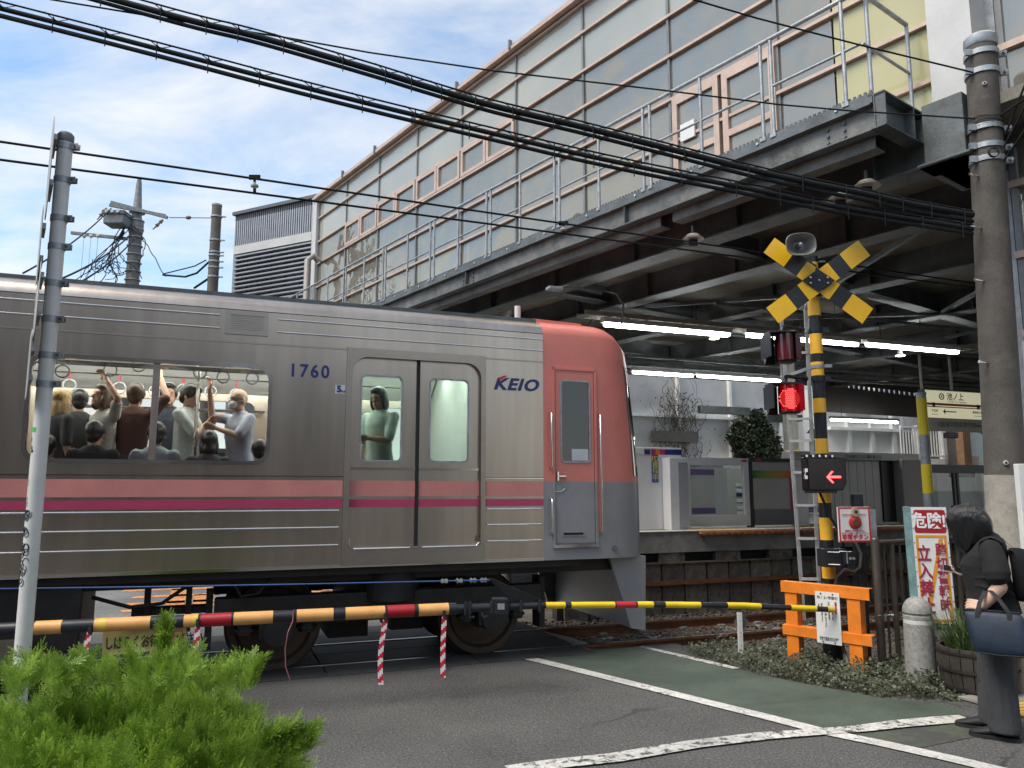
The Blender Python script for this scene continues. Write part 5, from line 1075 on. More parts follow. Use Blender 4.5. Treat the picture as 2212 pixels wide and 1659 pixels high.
mb = MB(FL); mb.b(-.08, Lw, -.08, 7, zt-.06, zt+.04); obj('roof_edge', mb, rib_d, lv)
mb = MB(FL); mb.b(0, Lw, -.03, .1, zt-1.32, zt-1.06); obj('white_beam', mb, white_m, lv)
mb = MB(FL); mb.b(-.03, .12, 0, 7, zt-7, zt-1.0); mb.b(Lw-.75, Lw-.3, -.02, .3, zt-7, zt-1.32); obj('side_wall', mb, galv, lv)
for k in range(26):
    z = zt-1.42-k*.137; mb = MB(FL); mb.b(.05, Lw-.75, -.05, .06, z, z+.045); obj('louvre', mb, rib_m if k else galv, lv)
mb = MB(FL)
for x in (.35, .85, 1.35, 1.95, 2.55): mb.b(x, x+.06, .12, .2, zt-5, zt-1.32)
obj('upright', mb, rib_d, lv)
mb = MB(FL); mb.b(.2, Lw-.75, .9, .95, zt-2.7, zt-1.32); obj('inner_screen', mb, mat('mid_grey_screen', (.13, .13, .13), .6), lv)
# downpipe
P = at(665, 560, 20.3); mb = MB(); mb.tube([(P[0]+.25, P[1]+.2, P[2]), (P[0]+.12, P[1]+.1, P[2]+.12), (P[0], P[1], P[2]-.02), (P[0], P[1], 3)], .09, 10); obj('downpipe', mb, mat('taupe_pipe', (.3, .27, .25), .5, v=.1), smooth=60, label='taupe downpipe with bent top beside the louvred block', cat='pipe')

# ------------------------------------------------------------------ street poles in the left background
pole_c = mat('pole_concrete', (.21, .20, .185), .85, v=.2, s=3, b=.4, c2=(.11, .10, .09), th=(.5, .75))
pole_b = mat('brown_pole', (.12, .10, .085), .75, v=.25, s=4, b=.3)
Yp = 23; Pt = at(301, 390, Yp); Pb = at(292, 620, Yp); zb_ = Pb[2]
up = thing('transformer_pole', 'utility pole with crossarms, transformer and a tangle of black cables, behind the train at left', 'utility pole', (Pb[0], Yp, 0))
mb = MB(); x_, y_ = Pt[0], Yp; mb.tube([(x_, y_, 0), (x_, y_, at(300, 500, Yp)[2])], [.24, .19], 14); obj('pole', mb, pole_c, up, smooth=60)
zs = at(300, 505, Yp)[2]; mb = MB(); mb.tube([(x_, y_, zs), (x_, y_, zs+.08), (x_, y_, zs+.35), (x_, y_, zs+.5), (x_, y_, Pt[2]-.1), (x_, y_, Pt[2]+.1)], [.2, .22, .22, .15, .08, .05], 14); obj('pole_cap', mb, galv_fr, up, smooth=60)
for (xa, ya, xb, yb) in ((237, 443, 357, 466), (240, 437, 362, 470), (154, 503, 275, 516)):
    A_ = at(xa, ya, Yp-.25); B_ = at(xb, yb, Yp-.2); mb = MB(); mb.bar(A_, B_, .08, .09); obj('crossarm', mb, galv_fr, up)
A_ = at(236, 492, Yp-.3); B_ = at(278, 463, Yp-.3); mb = MB(); mb.b(A_[0], B_[0]+.05, Yp-.7, Yp-.15, A_[2], B_[2]-.12); tb = obj('transformer', mb, galv_fr, up, bevel=.04)
mb = MB(); mb.b(A_[0]-.03, B_[0]+.08, Yp-.73, Yp-.12, B_[2]-.13, B_[2]-.02)
obj('transformer_lid', mb, galv_dk, tb)
for k in range(3): mb = MB(); mb.cyl((A_[0]+.12+k*.17, Yp-.76, B_[2]-.06), (A_[0]+.12+k*.17, Yp-.66, B_[2]-.06), .05, n=12); obj('bushing', mb, fix_w, tb)
for (x, y, x2, y2) in ((230, 450, 205, 480), (352, 475, 325, 500)):
    A_ = at(x, y, Yp-.3); B_ = at(x2, y2, Yp-.6); mb = MB(); dv = B_-A_
    mb.tube([A_, A_+dv*.2, A_+dv*.25, A_+dv*.5, A_+dv*.55, A_+dv*.8], [.03, .06, .03, .06, .03, .02], 8); obj('strain_insulator', mb, mat('brown_insulator', (.16, .10, .07), .4, v=.1), up)
rr_ = np.random.RandomState(12); mb = MB()
for k in range(11):                                    # drooping cable tangle
    z0 = at(290, 470+rr_.uniform(0, 60), Yp)[2]; pts = []; x = x_-.15+rr_.uniform(-.1, .1); y = Yp-.3; z = z0; dx = rr_.normal()*.05
    for q in range(16): pts.append((x, y, z)); z -= rr_.uniform(.05, .16); dx += rr_.normal()*.045; dx *= .85; x += dx-.006*q*.3
    mb.tube(pts, .014, 5)
for k in range(17):
    a0 = rr_.uniform(0, 6); cx_, cz = x_-.55+rr_.uniform(-.35, .45), at(270, 590, Yp)[2]+rr_.uniform(-.3, .35); rx, rz = rr_.uniform(.12, .4), rr_.uniform(.15, .4)
    mb.tube([(cx_+rx*cos(a0+t), Yp-.4+rr_.uniform(-.05, .05), cz+rz*sin(a0+t)) for t in np.linspace(0, 2.8, 9)], .012, 5)
obj('cable_tangle', mb, rubber, up, kind='stuff')
for k in range(9): mb = MB(); z = zb_+.2+k*.27; mb.cyl((x_, Yp, z), (x_, Yp, z+.03), .235, n=14); obj('band', mb, galv, up)
for x in (182, 197, 212):
    A_ = at(x, 508, Yp-.3); mb = MB(); mb.ell(A_+np.array([0, 0, -.03]), (.06, .06, .06), 8, 6); mb.tube([A_, (A_[0]-.02, A_[1], A_[2]-2.2)], .008, 4); obj('drop_wire', mb, fix_w, up)
Y2 = 21.5; Pt2 = at(469, 442, Y2)
p2 = thing('brown_concrete_pole', 'brown round pole with steel bands standing between the transformer pole and the louvred block', 'pole', (Pt2[0], Y2, 0))
mb = MB(); mb.tube([(Pt2[0], Y2, 0), (Pt2[0], Y2, Pt2[2]-.03)], [.19, .135], 16); obj('pole', mb, pole_b, p2, smooth=60)
mb = MB(); mb.cyl((Pt2[0], Y2, Pt2[2]-.05), (Pt2[0], Y2, Pt2[2]), .145, n=16); obj('pole_cap', mb, galv, p2)
for y in (468, 519, 545, 552, 565, 578, 598):
    z = at(469, y, Y2)[2]; mb = MB(); mb.cyl((Pt2[0], Y2, z-.03), (Pt2[0], Y2, z+.02), .158, n=16); mb.b(Pt2[0]+.12, Pt2[0]+.27, Y2-.03, Y2+.03, z-.02, z+.01); obj('band', mb, galv, p2)
def wire(name, pts, r, m, label, cat, group=None, sag=0., n=24):
    pts = [np.array(p, float) for p in pts]
    if len(pts) == 2:
        a, b_ = pts; pts = [a+(b_-a)*t + np.array([0, 0, -sag*4*t*(1-t)]) for t in np.linspace(0, 1, n)]
    mb = MB(); mb.tube(pts, r, 6); return obj(name, mb, m, smooth=60, label=label, cat=cat, group=group)
cable_m = mat('black_cable_sheath', (.010, .012, .014), .8, v=.2, spec=.25)
wire('span_wire', [at(366, 470, 22.8), at(463, 471, 21.5)], .012, cable_m, 'thin level wire between the transformer pole and the brown pole', 'wire')
P = at(407, 470, 22.2); mb = MB(); mb.ell(P, (.09, .06, .06), 10, 6); obj('wire_insulator', mb, mat('brown_insulator', (.16, .10, .07)), smooth=60, label='small insulator on the thin level wire between the two background poles', cat='insulator')
wire('slack_cable', [at(352, 594, 22.8), at(400, 598, 22.5), at(425, 590, 22), at(463, 555, 21.5)], .03, cable_m, 'slack black cable hanging between the two background poles, the upper one', 'cable')
wire('slack_cable', [at(420, 622, 22.8), at(450, 602, 22), at(465, 575, 21.5)], .035, cable_m, 'slack black cable entering the brown pole from lower left', 'cable')
wire('slack_cable', [at(352, 592, 22.8), at(420, 575, 22.5), at(445, 562, 22)], .018, cable_m, 'thin slack wire above the slack black cable near the brown pole', 'cable')
for (a, b_, r, lb) in (((50, 590, 14), (240, 450, 22.6), .018, 'thin dark wire rising from the train roof to the left arm of the transformer pole'), ((120, 607, 14), (290, 500, 22.6), .02, 'second thin wire rising to the transformer box'), ((130, 632, 14), (290, 517, 22.6), .02, 'lowest thin wire rising to the transformer pole')):
    wire('service_wire', [at(*a), at(*b_)], r, cable_m, lb, 'wire', 'service wires to the transformer pole', .15)
# contact wires along the track
for (ya, lb, z_) in ((306, 'upper of the two thin wires running level above the train', 0), (345, 'lower of the two thin wires running level above the train', 1)):
    VWi = 7.05; A_ = onT(0, ya, VWi); B_ = onT(1218, 483 if z_ == 0 else 505, VWi)
    dz = (B_[2]-A_[2])/(B_[0]-A_[0]); s_ = -6
    wire('overhead_wire', [FT((s_, VWi, A_[2]+dz*(s_-A_[0]))), FT((12, VWi, A_[2]+dz*(12-A_[0])))], .0105, cable_m, lb, 'wire', 'pair of thin overhead wires', .0)
for (x, y0, y1, lb) in ((550, 385, 415, 'small spool insulator tying the two overhead wires together, left one'), (1217, 484, 505, 'small spool insulator tying the two overhead wires together, before the edge beam')):
    a, b_ = onT(x, y0, 7.05), onT(x, y1, 7.05); t = thing('spool_insulator', lb, 'insulator', FT(b_), 'spool insulators on the overhead wires'); A_, B_ = FT(a), FT(b_)
    mb = MB(); mb.tube([A_+(B_-A_)*q for q in (.3, .45, .5, .62, .7, .8)], [.012, .014, .035, .035, .014, .012], 10); obj('spool', mb, fix_w, t, smooth=50)
    mb = MB(); mb.tube([A_, A_+(B_-A_)*.35], .012, 6); mb.b(A_[0]-.05, A_[0]+.05, A_[1]-.01, A_[1]+.01, A_[2]-.012, A_[2]+.03); mb.tube([A_+(B_-A_)*.75, B_], .014, 6); obj('clamp', mb, cable_m, t)

# thick cable bundles across the picture
Ncv = lambda L_: [(x*.8848, y*.8848) for x, y in L_]
def bundle(pts, r_list, offs, mess, label, hang):
    t = thing('cable_bundle', label, 'cable bundle', at(pts[0][0], pts[0][1], pts[0][2]), 'thick cable bundles crossing the street')
    P = [at(*p) for p in pts]; P.insert(0, P[0]+(P[0]-P[1])*1.0); P.insert(0, P[0]+(P[0]-P[1])*3.2)
    def sm(P, n=8):
        o = []
        for i in range(len(P)-1):
            p0, p1, p2_, p3 = P[max(i-1, 0)], P[i], P[i+1], P[min(i+2, len(P)-1)]
            for k in range(n): q = k/n; o.append(.5*((2*p1)+(-p0+p2_)*q+(2*p0-5*p1+4*p2_-p3)*q*q+(-p0+3*p1-3*p2_+p3)*q**3))
        return o + [P[-1]]
    S = sm(P); T_ = np.linspace(0, 1, len(S))
    for r, (oz, oy, om) in zip(r_list, offs):
        mb = MB(); mb.tube([p+np.array([0, oy, oz*(1-om*t)]) for p, t in zip(S, T_)], r, 8); obj('cable', mb, cable_m, t, smooth=60)
    M_ = [p+np.array([0, 0, mess[0]+(mess[1]-mess[0])*t]) for p, t in zip(S, T_)]
    mb = MB(); mb.tube(M_, .008, 6); obj('messenger_wire', mb, cable_m, t)
    for k in range(2, len(S)-1, 4):
        mb = MB(); p, m_ = S[k], M_[k]; dx = (S[k+1]-S[k-1]); dx /= np.linalg.norm(dx)
        mb.tube([m_-dx*.10+np.array([0, 0, .01]), (p+m_)/2+dx*.0+np.array([0, -.01, -.01]), p+np.array([0, -.03, .02]), (p+m_)/2+dx*.03, m_+dx*.12], .004, 4)
        mb.tube([p+np.array([0, -.038, .045]), p+np.array([0, -.042, -.0]), p+np.array([0, -.036, -.10])], .005, 5); mb.tube([p+np.array([-.0, -.03, .035])-dx*.0, p+np.array([0, .03, .035])], .006, 4)
        obj('cable_hanger', mb, cable_m, t)
lowN = [(-60, 10), (200, 76), (450, 141), (700, 207), (950, 270), (1206, 331), (1400, 377), (1600, 420), (1853, 470), (2022, 505), (2200, 535), (2376, 563)]
bundle([(x*.8848, y*.8848, 6.0+.75*i/11) for i, (x, y) in enumerate(lowN)], [.022, .018, .013], [(0.018, 0, .1), (-.05, .01, .45), (-.02, .04, .2)], (.085, .055), 'lower bundle of thick black cables crossing the sky and passing under the bridge', 0)
uppN = [(180, -25), (460, 52), (633, 94), (900, 171), (1040, 214), (1206, 262), (1400, 308), (1600, 358), (1895, 432), (2106, 475), (2230, 502), (2376, 528)]
bundle([(x*.8848, y*.8848, 6.0+.75*i/11) for i, (x, y) in enumerate(uppN)], [.028, .018, .012], [(.012, 0, .0), (-.035, .01, -.3), (.02, .04, 0)], (.085, .05), 'upper bundle of thick black cables crossing in front of the glass facade', 0)
wire('thin_cable', [at(x*.8848, y*.8848, Y) for x, y, Y in ((120, -2, 6.0), (300, 28, 6.05), (470, 56, 6.1), (700, 92, 6.2), (900, 128, 6.3), (1206, 173, 6.4), (1600, 218, 6.5), (1900, 255, 6.6), (2070, 270, 6.65), (2380, 290, 6.7))], .0075, cable_m, 'thin sagging cable running across the glass facade to the concrete pole', 'cable')
wire('guy_wire', [at(x*.8848, y*.8848, Y) for x, y, Y in ((1690, -2, 6.2), (1850, 45, 6.3), (2100, 110, 6.5), (2376, 177, 6.7))], .008, cable_m, 'straight thin wire from the top of the picture to the top of the concrete pole', 'wire')

# ------------------------------------------------------------------ concrete pole at the right
rp0 = np.array([4.36, 6.93, 0.]); rt = at(2117, 80, 6.9); Zt = rt[2]
cp = thing('concrete_pole', 'tall weathered concrete utility pole with steel bands behind the woman', 'utility pole', rp0)
ax_ = rt - rp0
pole_g = mat('weathered_pole', (.085, .075, .065), .8, v=.3, s=2.5, b=.35, c2=(.13, .12, .105), th=(.52, .75)); pole_l = mat('pale_pole_sleeve', (.33, .30, .26), .85, v=.2, s=4, b=.3, c2=(.2, .18, .16), th=(.5, .7))
q = lambda z: rp0 + ax_*(z/Zt)
zc_ = at(2165, 1027, 6.9)[2]
mb = MB(); mb.tube([q(0), q(zc_)], [.185, .168], 28); obj('pole_base', mb, pole_l, cp, smooth=60)
mb = MB(); mb.tube([q(zc_), q(Zt-.10)], [.163, .134], 28); obj('pole_shaft', mb, pole_g, cp, smooth=60)
mb = MB(); mb.tube([q(Zt-.12), q(Zt-.10), q(Zt-.03), q(Zt)], [.137, .146, .146, .12], 28); obj('pole_cap', mb, galv, cp, smooth=40)
for k, y in enumerate((122, 162, 282, 322, 350, 1183)):
    z = at(2140, y, 6.9)[2]; c_ = q(z); r_ = .145+.02*(1-z/Zt)
    mb = MB(); mb.tube([c_-ax_/Zt*.025, c_+ax_/Zt*.025], [r_+.004]*2, 24); mb.b(c_[0]-r_-.05, c_[0]-r_+.01, c_[1]-.08, c_[1]-.05, z-.03, z+.03); mb.b(c_[0]+r_-.01, c_[0]+r_+.06, c_[1]-.06, c_[1]-.03, z-.025, z+.025); mb.cyl((c_[0]+r_+.03, c_[1]-.09, z), (c_[0]+r_+.03, c_[1]-.0, z), .018, n=8)
    obj('steel_band', mb, galv, cp, smooth=50)
for y in (377, 490, 605, 783):
    P = at(2113, y, 6.8); c_ = q(P[2]); mb = MB(); a = c_+np.array([-.11, -.06, 0]); mb.cyl(a, a+np.array([-.11, -.03, .012]), .009, n=8); mb.cyl(a+np.array([-.105, -.03, .012]), a+np.array([-.125, -.033, .013]), .016, n=8); mb.cyl(a+np.array([.0, 0, 0]), a+np.array([-.01, -.004, 0]), .024, n=12); obj('step_bolt', mb, chrome, cp)
for (x, y) in ((2137, 1000), (2118, 183)):
    P = at(x, y, 6.8); c_ = q(P[2]); a = c_+np.array([-.08 if y > 500 else -.06, -.14 if y > 500 else -.115, 0]); mb = MB(); mb.cyl(a, a+np.array([-.01, -.022, 0]), .022, .018, 12); r2 = obj('grommet', mb, fix_w, cp)
    mb = MB(); mb.cyl(a+np.array([-.011, -.024, 0]), a+np.array([-.012, -.026, 0]), .010, n=10); obj('grommet_hole', mb, rubber, r2)
for (a, b_, lb) in (((2172, 290), (2235, 130), 'cable leaving the concrete pole up to the right, upper'), ((2168, 318), (2235, 190), 'cable leaving the concrete pole up to the right, middle'), ((2168, 348), (2235, 250), 'cable leaving the concrete pole up to the right, lower'), ((2160, 250), (2235, 200), 'thin wire leaving the concrete pole to the right edge')):
    wire('service_cable', [at(*a, 6.75), at(*b_, 6.4)], .010, cable_m, lb, 'cable', 'service cables at the concrete pole')
mb = MB(); c_ = at(2145, 330, 6.72)
for k in range(3): mb.tube([c_+np.array([.045*cos(t+k), -.01*k, .045*sin(t+k)]) for t in np.linspace(0, 5.6, 12)], .004, 4)
for k in range(4): z = at(2140, 262+k*9, 6.9)[2]; cc_ = q(z); mb.tube([cc_+np.array([.15*cos(t), -.15*abs(sin(t)), .01*sin(3*t+k)]) for t in np.linspace(0, pi, 10)], .004, 4)
objs('wire_coil', mb, cable_m, cp)
P = at(2207, 1100, 6.4); t = thing('white_gate_post', 'narrow white post at the right edge beside the concrete pole', 'post', (P[0], P[1], 0)); mb = MB(); mb.b(P[0]-.02, P[0]+.12, P[1]-.03, P[1]+.03, 0, at(2200, 1002, 6.4)[2]); obj('post', mb, white_p, t, bevel=.006)

# ------------------------------------------------------------------ crossing signal
XP = np.array([3.235, 8.05, 0.])
cs = thing('crossing_signal', 'yellow and black banded level crossing signal pole with crossbuck, horn and red lights', 'crossing signal', XP)
def sz(y): return at(1780, y, 8.05)[2]
ztop = sz(556)
bands = [(1437, 'k'), (1345, 'k'), (1247, 'y'), (1218, 'k'), (1172, 'k'), (1118, 'y'), (1073, 'k'), (1050, 'y'), (1020, 'k'), (980, 'y'), (945, 'k'), (895, 'y'), (855, 'k'), (820, 'y'), (770, 'k'), (722, 'y'), (683, 'k'), (643, 'y'), (598, 'k'), (578, 'y'), (540, 'k')]
# band boundaries read from the pole, bottom to top
zs_ = [(0, .30, 'kk')]
seq = [(1247, 1221, 'y'), (1221, 1166, 'k'), (1166, 1118, 'y')]
mb = MB(); mb.cyl(XP+(0, 0, -.12), XP+(0, 0, ztop), .064, n=24); obj('pole', mb, black_b, cs, smooth=60)
mb = MB(); mb.cyl(XP+(0, 0, -.12), XP+(0, 0, .26), .098, .092, n=24); mb.cyl(XP+(0, 0, .26), XP+(0, 0, .32), .092, .066, n=24); obj('base_sleeve', mb, black_b, cs, smooth=50)
for (ya, yb) in ((1249, 1216), (1166, 1118), (1086, 1060), (980, 948), (892, 861), (820, 783), (765, 722), (683, 643), (585, 569)):
    mb = MB(); mb.cyl(XP+(0, 0, sz(ya)), XP+(0, 0, sz(yb)), .0655, n=24); obj('yellow_band', mb, mat('signal_amber', (.95, .50, .045), .38, v=.08), cs, smooth=60)
# crossbuck
Fv = np.array([-.30, -.954, 0.]); Fv /= np.linalg.norm(Fv); Rv = np.cross(Fv, [0, 0, 1.]); Rv = -Rv if Rv[0] < 0 else Rv
yx = 7.93
def bx(x, y, off=0): return at(x, y, yx)-np.array([0, off, 0])
def board(A_, B_, wd, off, name='crossbuck_board'):
    A_, B_ = at(*A_, yx-off), at(*B_, yx-off); d = B_-A_; Ln = np.linalg.norm(d); d /= Ln; nrm = np.array([0, -1., 0]); s_ = np.cross(d, nrm); s_ /= np.linalg.norm(s_)
    bo = MB(); bo.V = []; 
    def P(a, b_, c): return A_+d*a+s_*b_+nrm*c
    mb = MB(); mb.loft([[P(a, -wd/2, 0), P(a, wd/2, 0), P(a, wd/2, .006), P(a, -wd/2, .006)] for a in (0, Ln)]); o = obj(name, mb, black_b, cs)
    for f0, f1 in ((0, .205), (.375, .5-.0), (.5+.0, .625), (.795, 1)):
        if .3 < f0 < .45: pts = [P(Ln*f0, -wd/2, 0), P(Ln*f0, wd/2, 0), P(Ln*.435, wd/2, 0), P(Ln*.435, -wd/2, 0)]
        m2 = MB(); e = .003
        if f0 in (0, .795): q4 = [(Ln*f0, -wd/2), (Ln*f1, -wd/2), (Ln*f1, wd/2), (Ln*f0, wd/2)]
        elif f0 == .375: q4 = [(Ln*.375, -wd/2), (Ln*.42, -wd/2), (Ln*.455, 0) if False else (Ln*.50-.0, wd/2*0-.0), (Ln*.42, wd/2)][:0] or [(Ln*.335, -wd/2), (Ln*.42, -wd/2+0), (Ln*.485 if name[-1] != 'x' else 0, wd/2), (Ln*.335, wd/2)]
        else: q4 = [(Ln*.515, -wd/2), (Ln*.665, -wd/2), (Ln*.665, wd/2), (Ln*.58, wd/2)]
        m2.loft([[P(a, b_, c) for a, b_ in q4] for c in (.006, .0085)]); obj('yellow_panel', m2, mat('crossbuck_yellow', (.88, .50, .015), .3, v=.06), o)
    return o
b1 = board((1661, 530), (1874, 683), .205, .0); b2 = board((1866, 536), (1668, 682), .205, .012)
# centre plate, black, over the crossing of the boards
cc_ = at(1768, 606, yx-.03)
mb = MB(); mb.prism([cc_+np.array(p) for p in ((-.175, 0, 0), (0, 0, -.125), (.175, 0, 0), (0, 0, .125))], (0, -.004, 0)); cpl = obj('centre_plate', mb, black_b, cs)
for (x, z) in ((-.09, .03), (-.09, -.03), (.09, .03), (.09, -.03), (0, .0)):
    mb = MB(); mb.cyl(cc_+np.array([x, -.004, z]), cc_+np.array([x, -.022, z]), .012, n=8); obj('bolt', mb, chrome, cpl)
# horn speaker
hc = at(1731, 527, 7.72); hx = np.array([1., .12, 0.]); hx /= np.linalg.norm(hx); hn = np.array([-.12, -.985, -.10]); hn /= np.linalg.norm(hn); hz = np.cross(hx, hn)
hz = -hz if hz[2] < 0 else hz; rot = .10
hx2 = hx*cos(rot)-hz*sin(rot)*-1; hz2 = hz*cos(rot)+hx*sin(rot)*-1
def rring(w_, h_, d, n=28, e=2.8): 
    o = []
    for i in range(n):
        a = 2*pi*i/n; c, s = cos(a), sin(a); o.append(hc + hx2*w_*np.sign(c)*abs(c)**(2/e) + hz2*h_*np.sign(s)*abs(s)**(2/e) - hn*d)
    return o
mb = MB(); mb.loft([rring(.165, .118, 0), rring(.170, .123, .008), rring(.160, .113, .02), rring(.12, .085, .08), rring(.07, .055, .14), rring(.05, .045, .2), rring(.05, .045, .26)])
mb.F = mb.F[:-2]+[mb.F[-1]]; mb.I = mb.I[:len(mb.F)]
mb.loft([rring(.165, .118, 0), rring(.155, .108, .012), rring(.11, .078, .08), rring(.06, .05, .13)], caps=False); mb.add(rring(.06, .05, .13), [tuple(range(28))])
ho = obj('horn_speaker', mb, mat('dull_horn_grey', (.25, .24, .225), .45, .1, v=.25, s=9), cs, smooth=50)
mb = MB(); mb.cyl(hc-hn*.13, hc-hn*.03, .030, .026, 16); mb.ell(hc-hn*.03, (.026, .026, .026), 12, 6); obj('horn_driver', mb, galv, ho, smooth=60)
mb = MB(); mb.cyl(hc-hn*.26, hc-hn*.33, .06, n=16); mb.tube([hc-hn*.22+(0, 0, -.05), XP+(0.02, -.06, ztop-.12)], .016, 8); mb.tube([hc-hn*.28, hc-hn*.26+(0.02, 0, -.15), XP+(-.05, -.05, ztop-.25)], .010, 6); mb.bar(XP+(.05, 0, ztop-.05), XP+(.14, -.02, ztop-.05), .02, .02); obj('horn_bracket', mb, galv_dk, ho)
# light units
def light(cx_, cy_, lit):
    c = at(cx_, cy_, 7.75); u = obj('light_unit', MB(mkF(c, (1, .05, 0))).b(-.02, .155, -.02, .16, -.145, .15), black_b, cs, bevel=.02)
    f = mkF(c, (1, .05, 0))
    mb = MB(f); n = 14                                  # hood: side cheek and top
    mb.prism([(-.165, -.10, -.10), (-.165, .16, -.10), (-.165, .16, .13), (-.165, -.10, .155)], (.012, 0, 0)); mb.prism([(-.165, .02, -.12), (-.13, .15, -.15), (-.02, .16, -.15), (-.02, .16, .15), (-.165, .16, .13)], (0, .01, 0))
    mb.prism([(-.17, -.11, .143), (-.15, .17, .15), (.17, .17, .15), (.17, -.05, .145), (.10, -.15, .14), (-.08, -.16, .14)], (0, 0, .012)); hd_ = obj('hood', mb, black_b, u)
    mb = MB(f); mb.loft([[(.01+.085*cos(a), -.045+.085*sin(a), z) for a in np.linspace(pi, 2*pi, n)] for z in (-.135, .14)], caps=False, closed=False)
    cov = obj('lens_cover', mb, mat('red_lens_cover_lit' if lit else 'dark_red_lens_cover', (.22, .003, .006) if lit else (.10, .012, .018), .06, v=0, spec=.8, emit=.12 if lit else 0), u, smooth=60)
    mb = MB(f); mb.b(.10, .155, -.10, -.0, -.12, .14); mb.prism([(.10, -.10, -.145), (.155, -.05, -.13), (.155, -.02, -.06), (.10, -.10, -.10)], (0, .02, 0)); obj('side_shield', mb, mat('red_tinted_shield_lit', (.2, .0, .005), .15, v=0, emit=.3) if lit else mat('red_tinted_shield', (.05, .005, .008), .15, v=0), u)
    mb = MB(f)
    if lit:
        for i in range(-5, 6):
            for j in range(-5, 6):
                x, z = i*.021+(.010 if j % 2 else 0), j*.019
                if hypot(x, z) < .1: mb.ell((x-.01, -.135+ .9*(x-.0)**2*3, z-.01), (.0062, .004, .0062), 6, 4)
        obj('led_dots', mb, led_red, cov, kind='stuff')
        mb = MB(f); mb.loft([[(-.01+.1*cos(a)*q, -.131, -.01+.1*sin(a)*q) for a in np.linspace(0, 2*pi, 24, endpoint=False)] for q in (.02, 1)], caps=False); obj('led_board', mb, mat('led_backing', (.4, .004, .004), .5, v=0, emit=.3), cov)
    mb = MB(f); p_top = (.03, .06, .15)
    mb.tube([p_top, (.03, .06, .21), (.05, .08, .24), (.10, .12, .25)], .022, 10); mb.cyl((.03, .06, .15), (.03, .06, .175), .035, n=12)
    mb.tube([f((.10, .12, .25)) if False else (.10, .12, .25), (.33, .27, .25)], .019, 10); mb.cyl((.30, .25, .25), (.34, .28, .25), .034, n=12); obj('pipe_arm', mb, black_b, u, smooth=50)
    zc = c[2]+.25; mb = MB(); mb.cyl(XP+(0, 0, zc-.03), XP+(0, 0, zc+.03), .074, n=20); mb.b(XP[0]+.05, XP[0]+.12, XP[1]-.05, XP[1]+.05, zc-.02, zc+.02); obj('clamp', mb, black_b, u)
light(1690, 752, False); light(1697, 862, True)
# direction indicator with the arrow
c = at(1788, 1024, 7.78); f = mkF(c, (1, .16, 0)); box_m = mat('glossy_black_housing', (.012, .006, .008), .22, v=.1)
mb = MB(f); mb.prism([(-.215, 0, -.165), (.165, 0, -.165), (.205, 0, -.09), (.21, 0, .165), (-.215, 0, .165)], (0, .13, 0)); ib = obj('arrow_box', mb, box_m, cs, bevel=.012)
mb = MB(f); mb.b(-.235, .12, .05, .08, .165, .195); mb.b(-.215, .12, .05, .08, -.19, -.16); objs('mounting_flange', mb, box_m, ib)
for k in range(5): mb = MB(f); mb.cyl((-.2+k*.07, .045, .182), (-.2+k*.07, .03, .182), .012, n=8); obj('bolt', mb, chrome, ib)
mb = MB(f); mb.prism([(p[0], -.004, p[1]) for p in ((-.015, -.03), (.045, .03), (.06, .025), (.015, -.02), (.14, -.02), (.14, -.038), (.015, -.038), (.06, -.085), (.045, -.09))], (0, .004, 0)); obj('arrow', mb, led_red, ib)
mb = MB(f); mb.b(-.245, -.215, .0, .03, .02, .055); mb.tube([(-.24, .0, .02), (-.25, 0, -.01), (-.235, 0, -.02)], .006, 6); mb.b(-.255, -.225, -.01, .015, -.05, -.015); obj('padlock', mb, chrome, ib)
# emergency button bracket, cables
c = at(1800, 1205, 7.85); f = mkF(c, (1, .1, 0))
mb = MB(f); mb.b(-.11, .13, -.03, .12, -.09, .09); mb.b(.08, .20, -.08, .0, -.06, .065); bk = obj('bracket_box', mb, black_b, cs, bevel=.008)
mb = MB(f); 
for (x, z) in ((-.07, .06), (-.07, -.06), (.05, .065)): mb.cyl((x, -.03, z), (x+.09, -.09, z), .006, n=6)
for x in (.13, .165): mb.cyl((x, -.085, -.0), (x, -.095, 0), .014, n=10)
mb.b(.095, .105, -.086, -.08, -.05, .06); objs('bolt', mb, galv, bk)
mb = MB(); mb.tube([at(1770, 1062, 7.9), at(1795, 1120, 7.88), at(1815, 1150, 7.9), at(1822, 1180, 7.95)], .014, 8); obj('black_conduit', mb, rubber, cs, smooth=60)
mb = MB(); mb.tube([at(1848, 1170, 7.9), at(1860, 1195, 7.85), at(1858, 1225, 7.85), at(1845, 1235, 7.85), at(1825, 1228, 7.85), at(1808, 1245, 7.9), at(1802, 1275, 7.95), at(1806, 1330, 8.0), at(1812, 1370, 7.9), at(1828, 1420, 7.7), at(1836, 1445, 7.6)], .016, 8); obj('grey_conduit', mb, mat('grey_conduit', (.12, .11, .095), .6, v=.15), cs, smooth=60)
# clamp bar tying the ladder
z1_ = sz(793); mb = MB(); mb.cyl(XP+(0, 0, z1_-.018), XP+(0, 0, z1_+.018), .072, n=20); mb.bar(XP+(-.06, -.03, z1_), at(1700, 812, 8.45), .01, .035); mb.b(XP[0]+.05, XP[0]+.12, XP[1]-.09, XP[1]-.06, z1_-.018, z1_+.018); obj('ladder_clamp', mb, galv, cs)
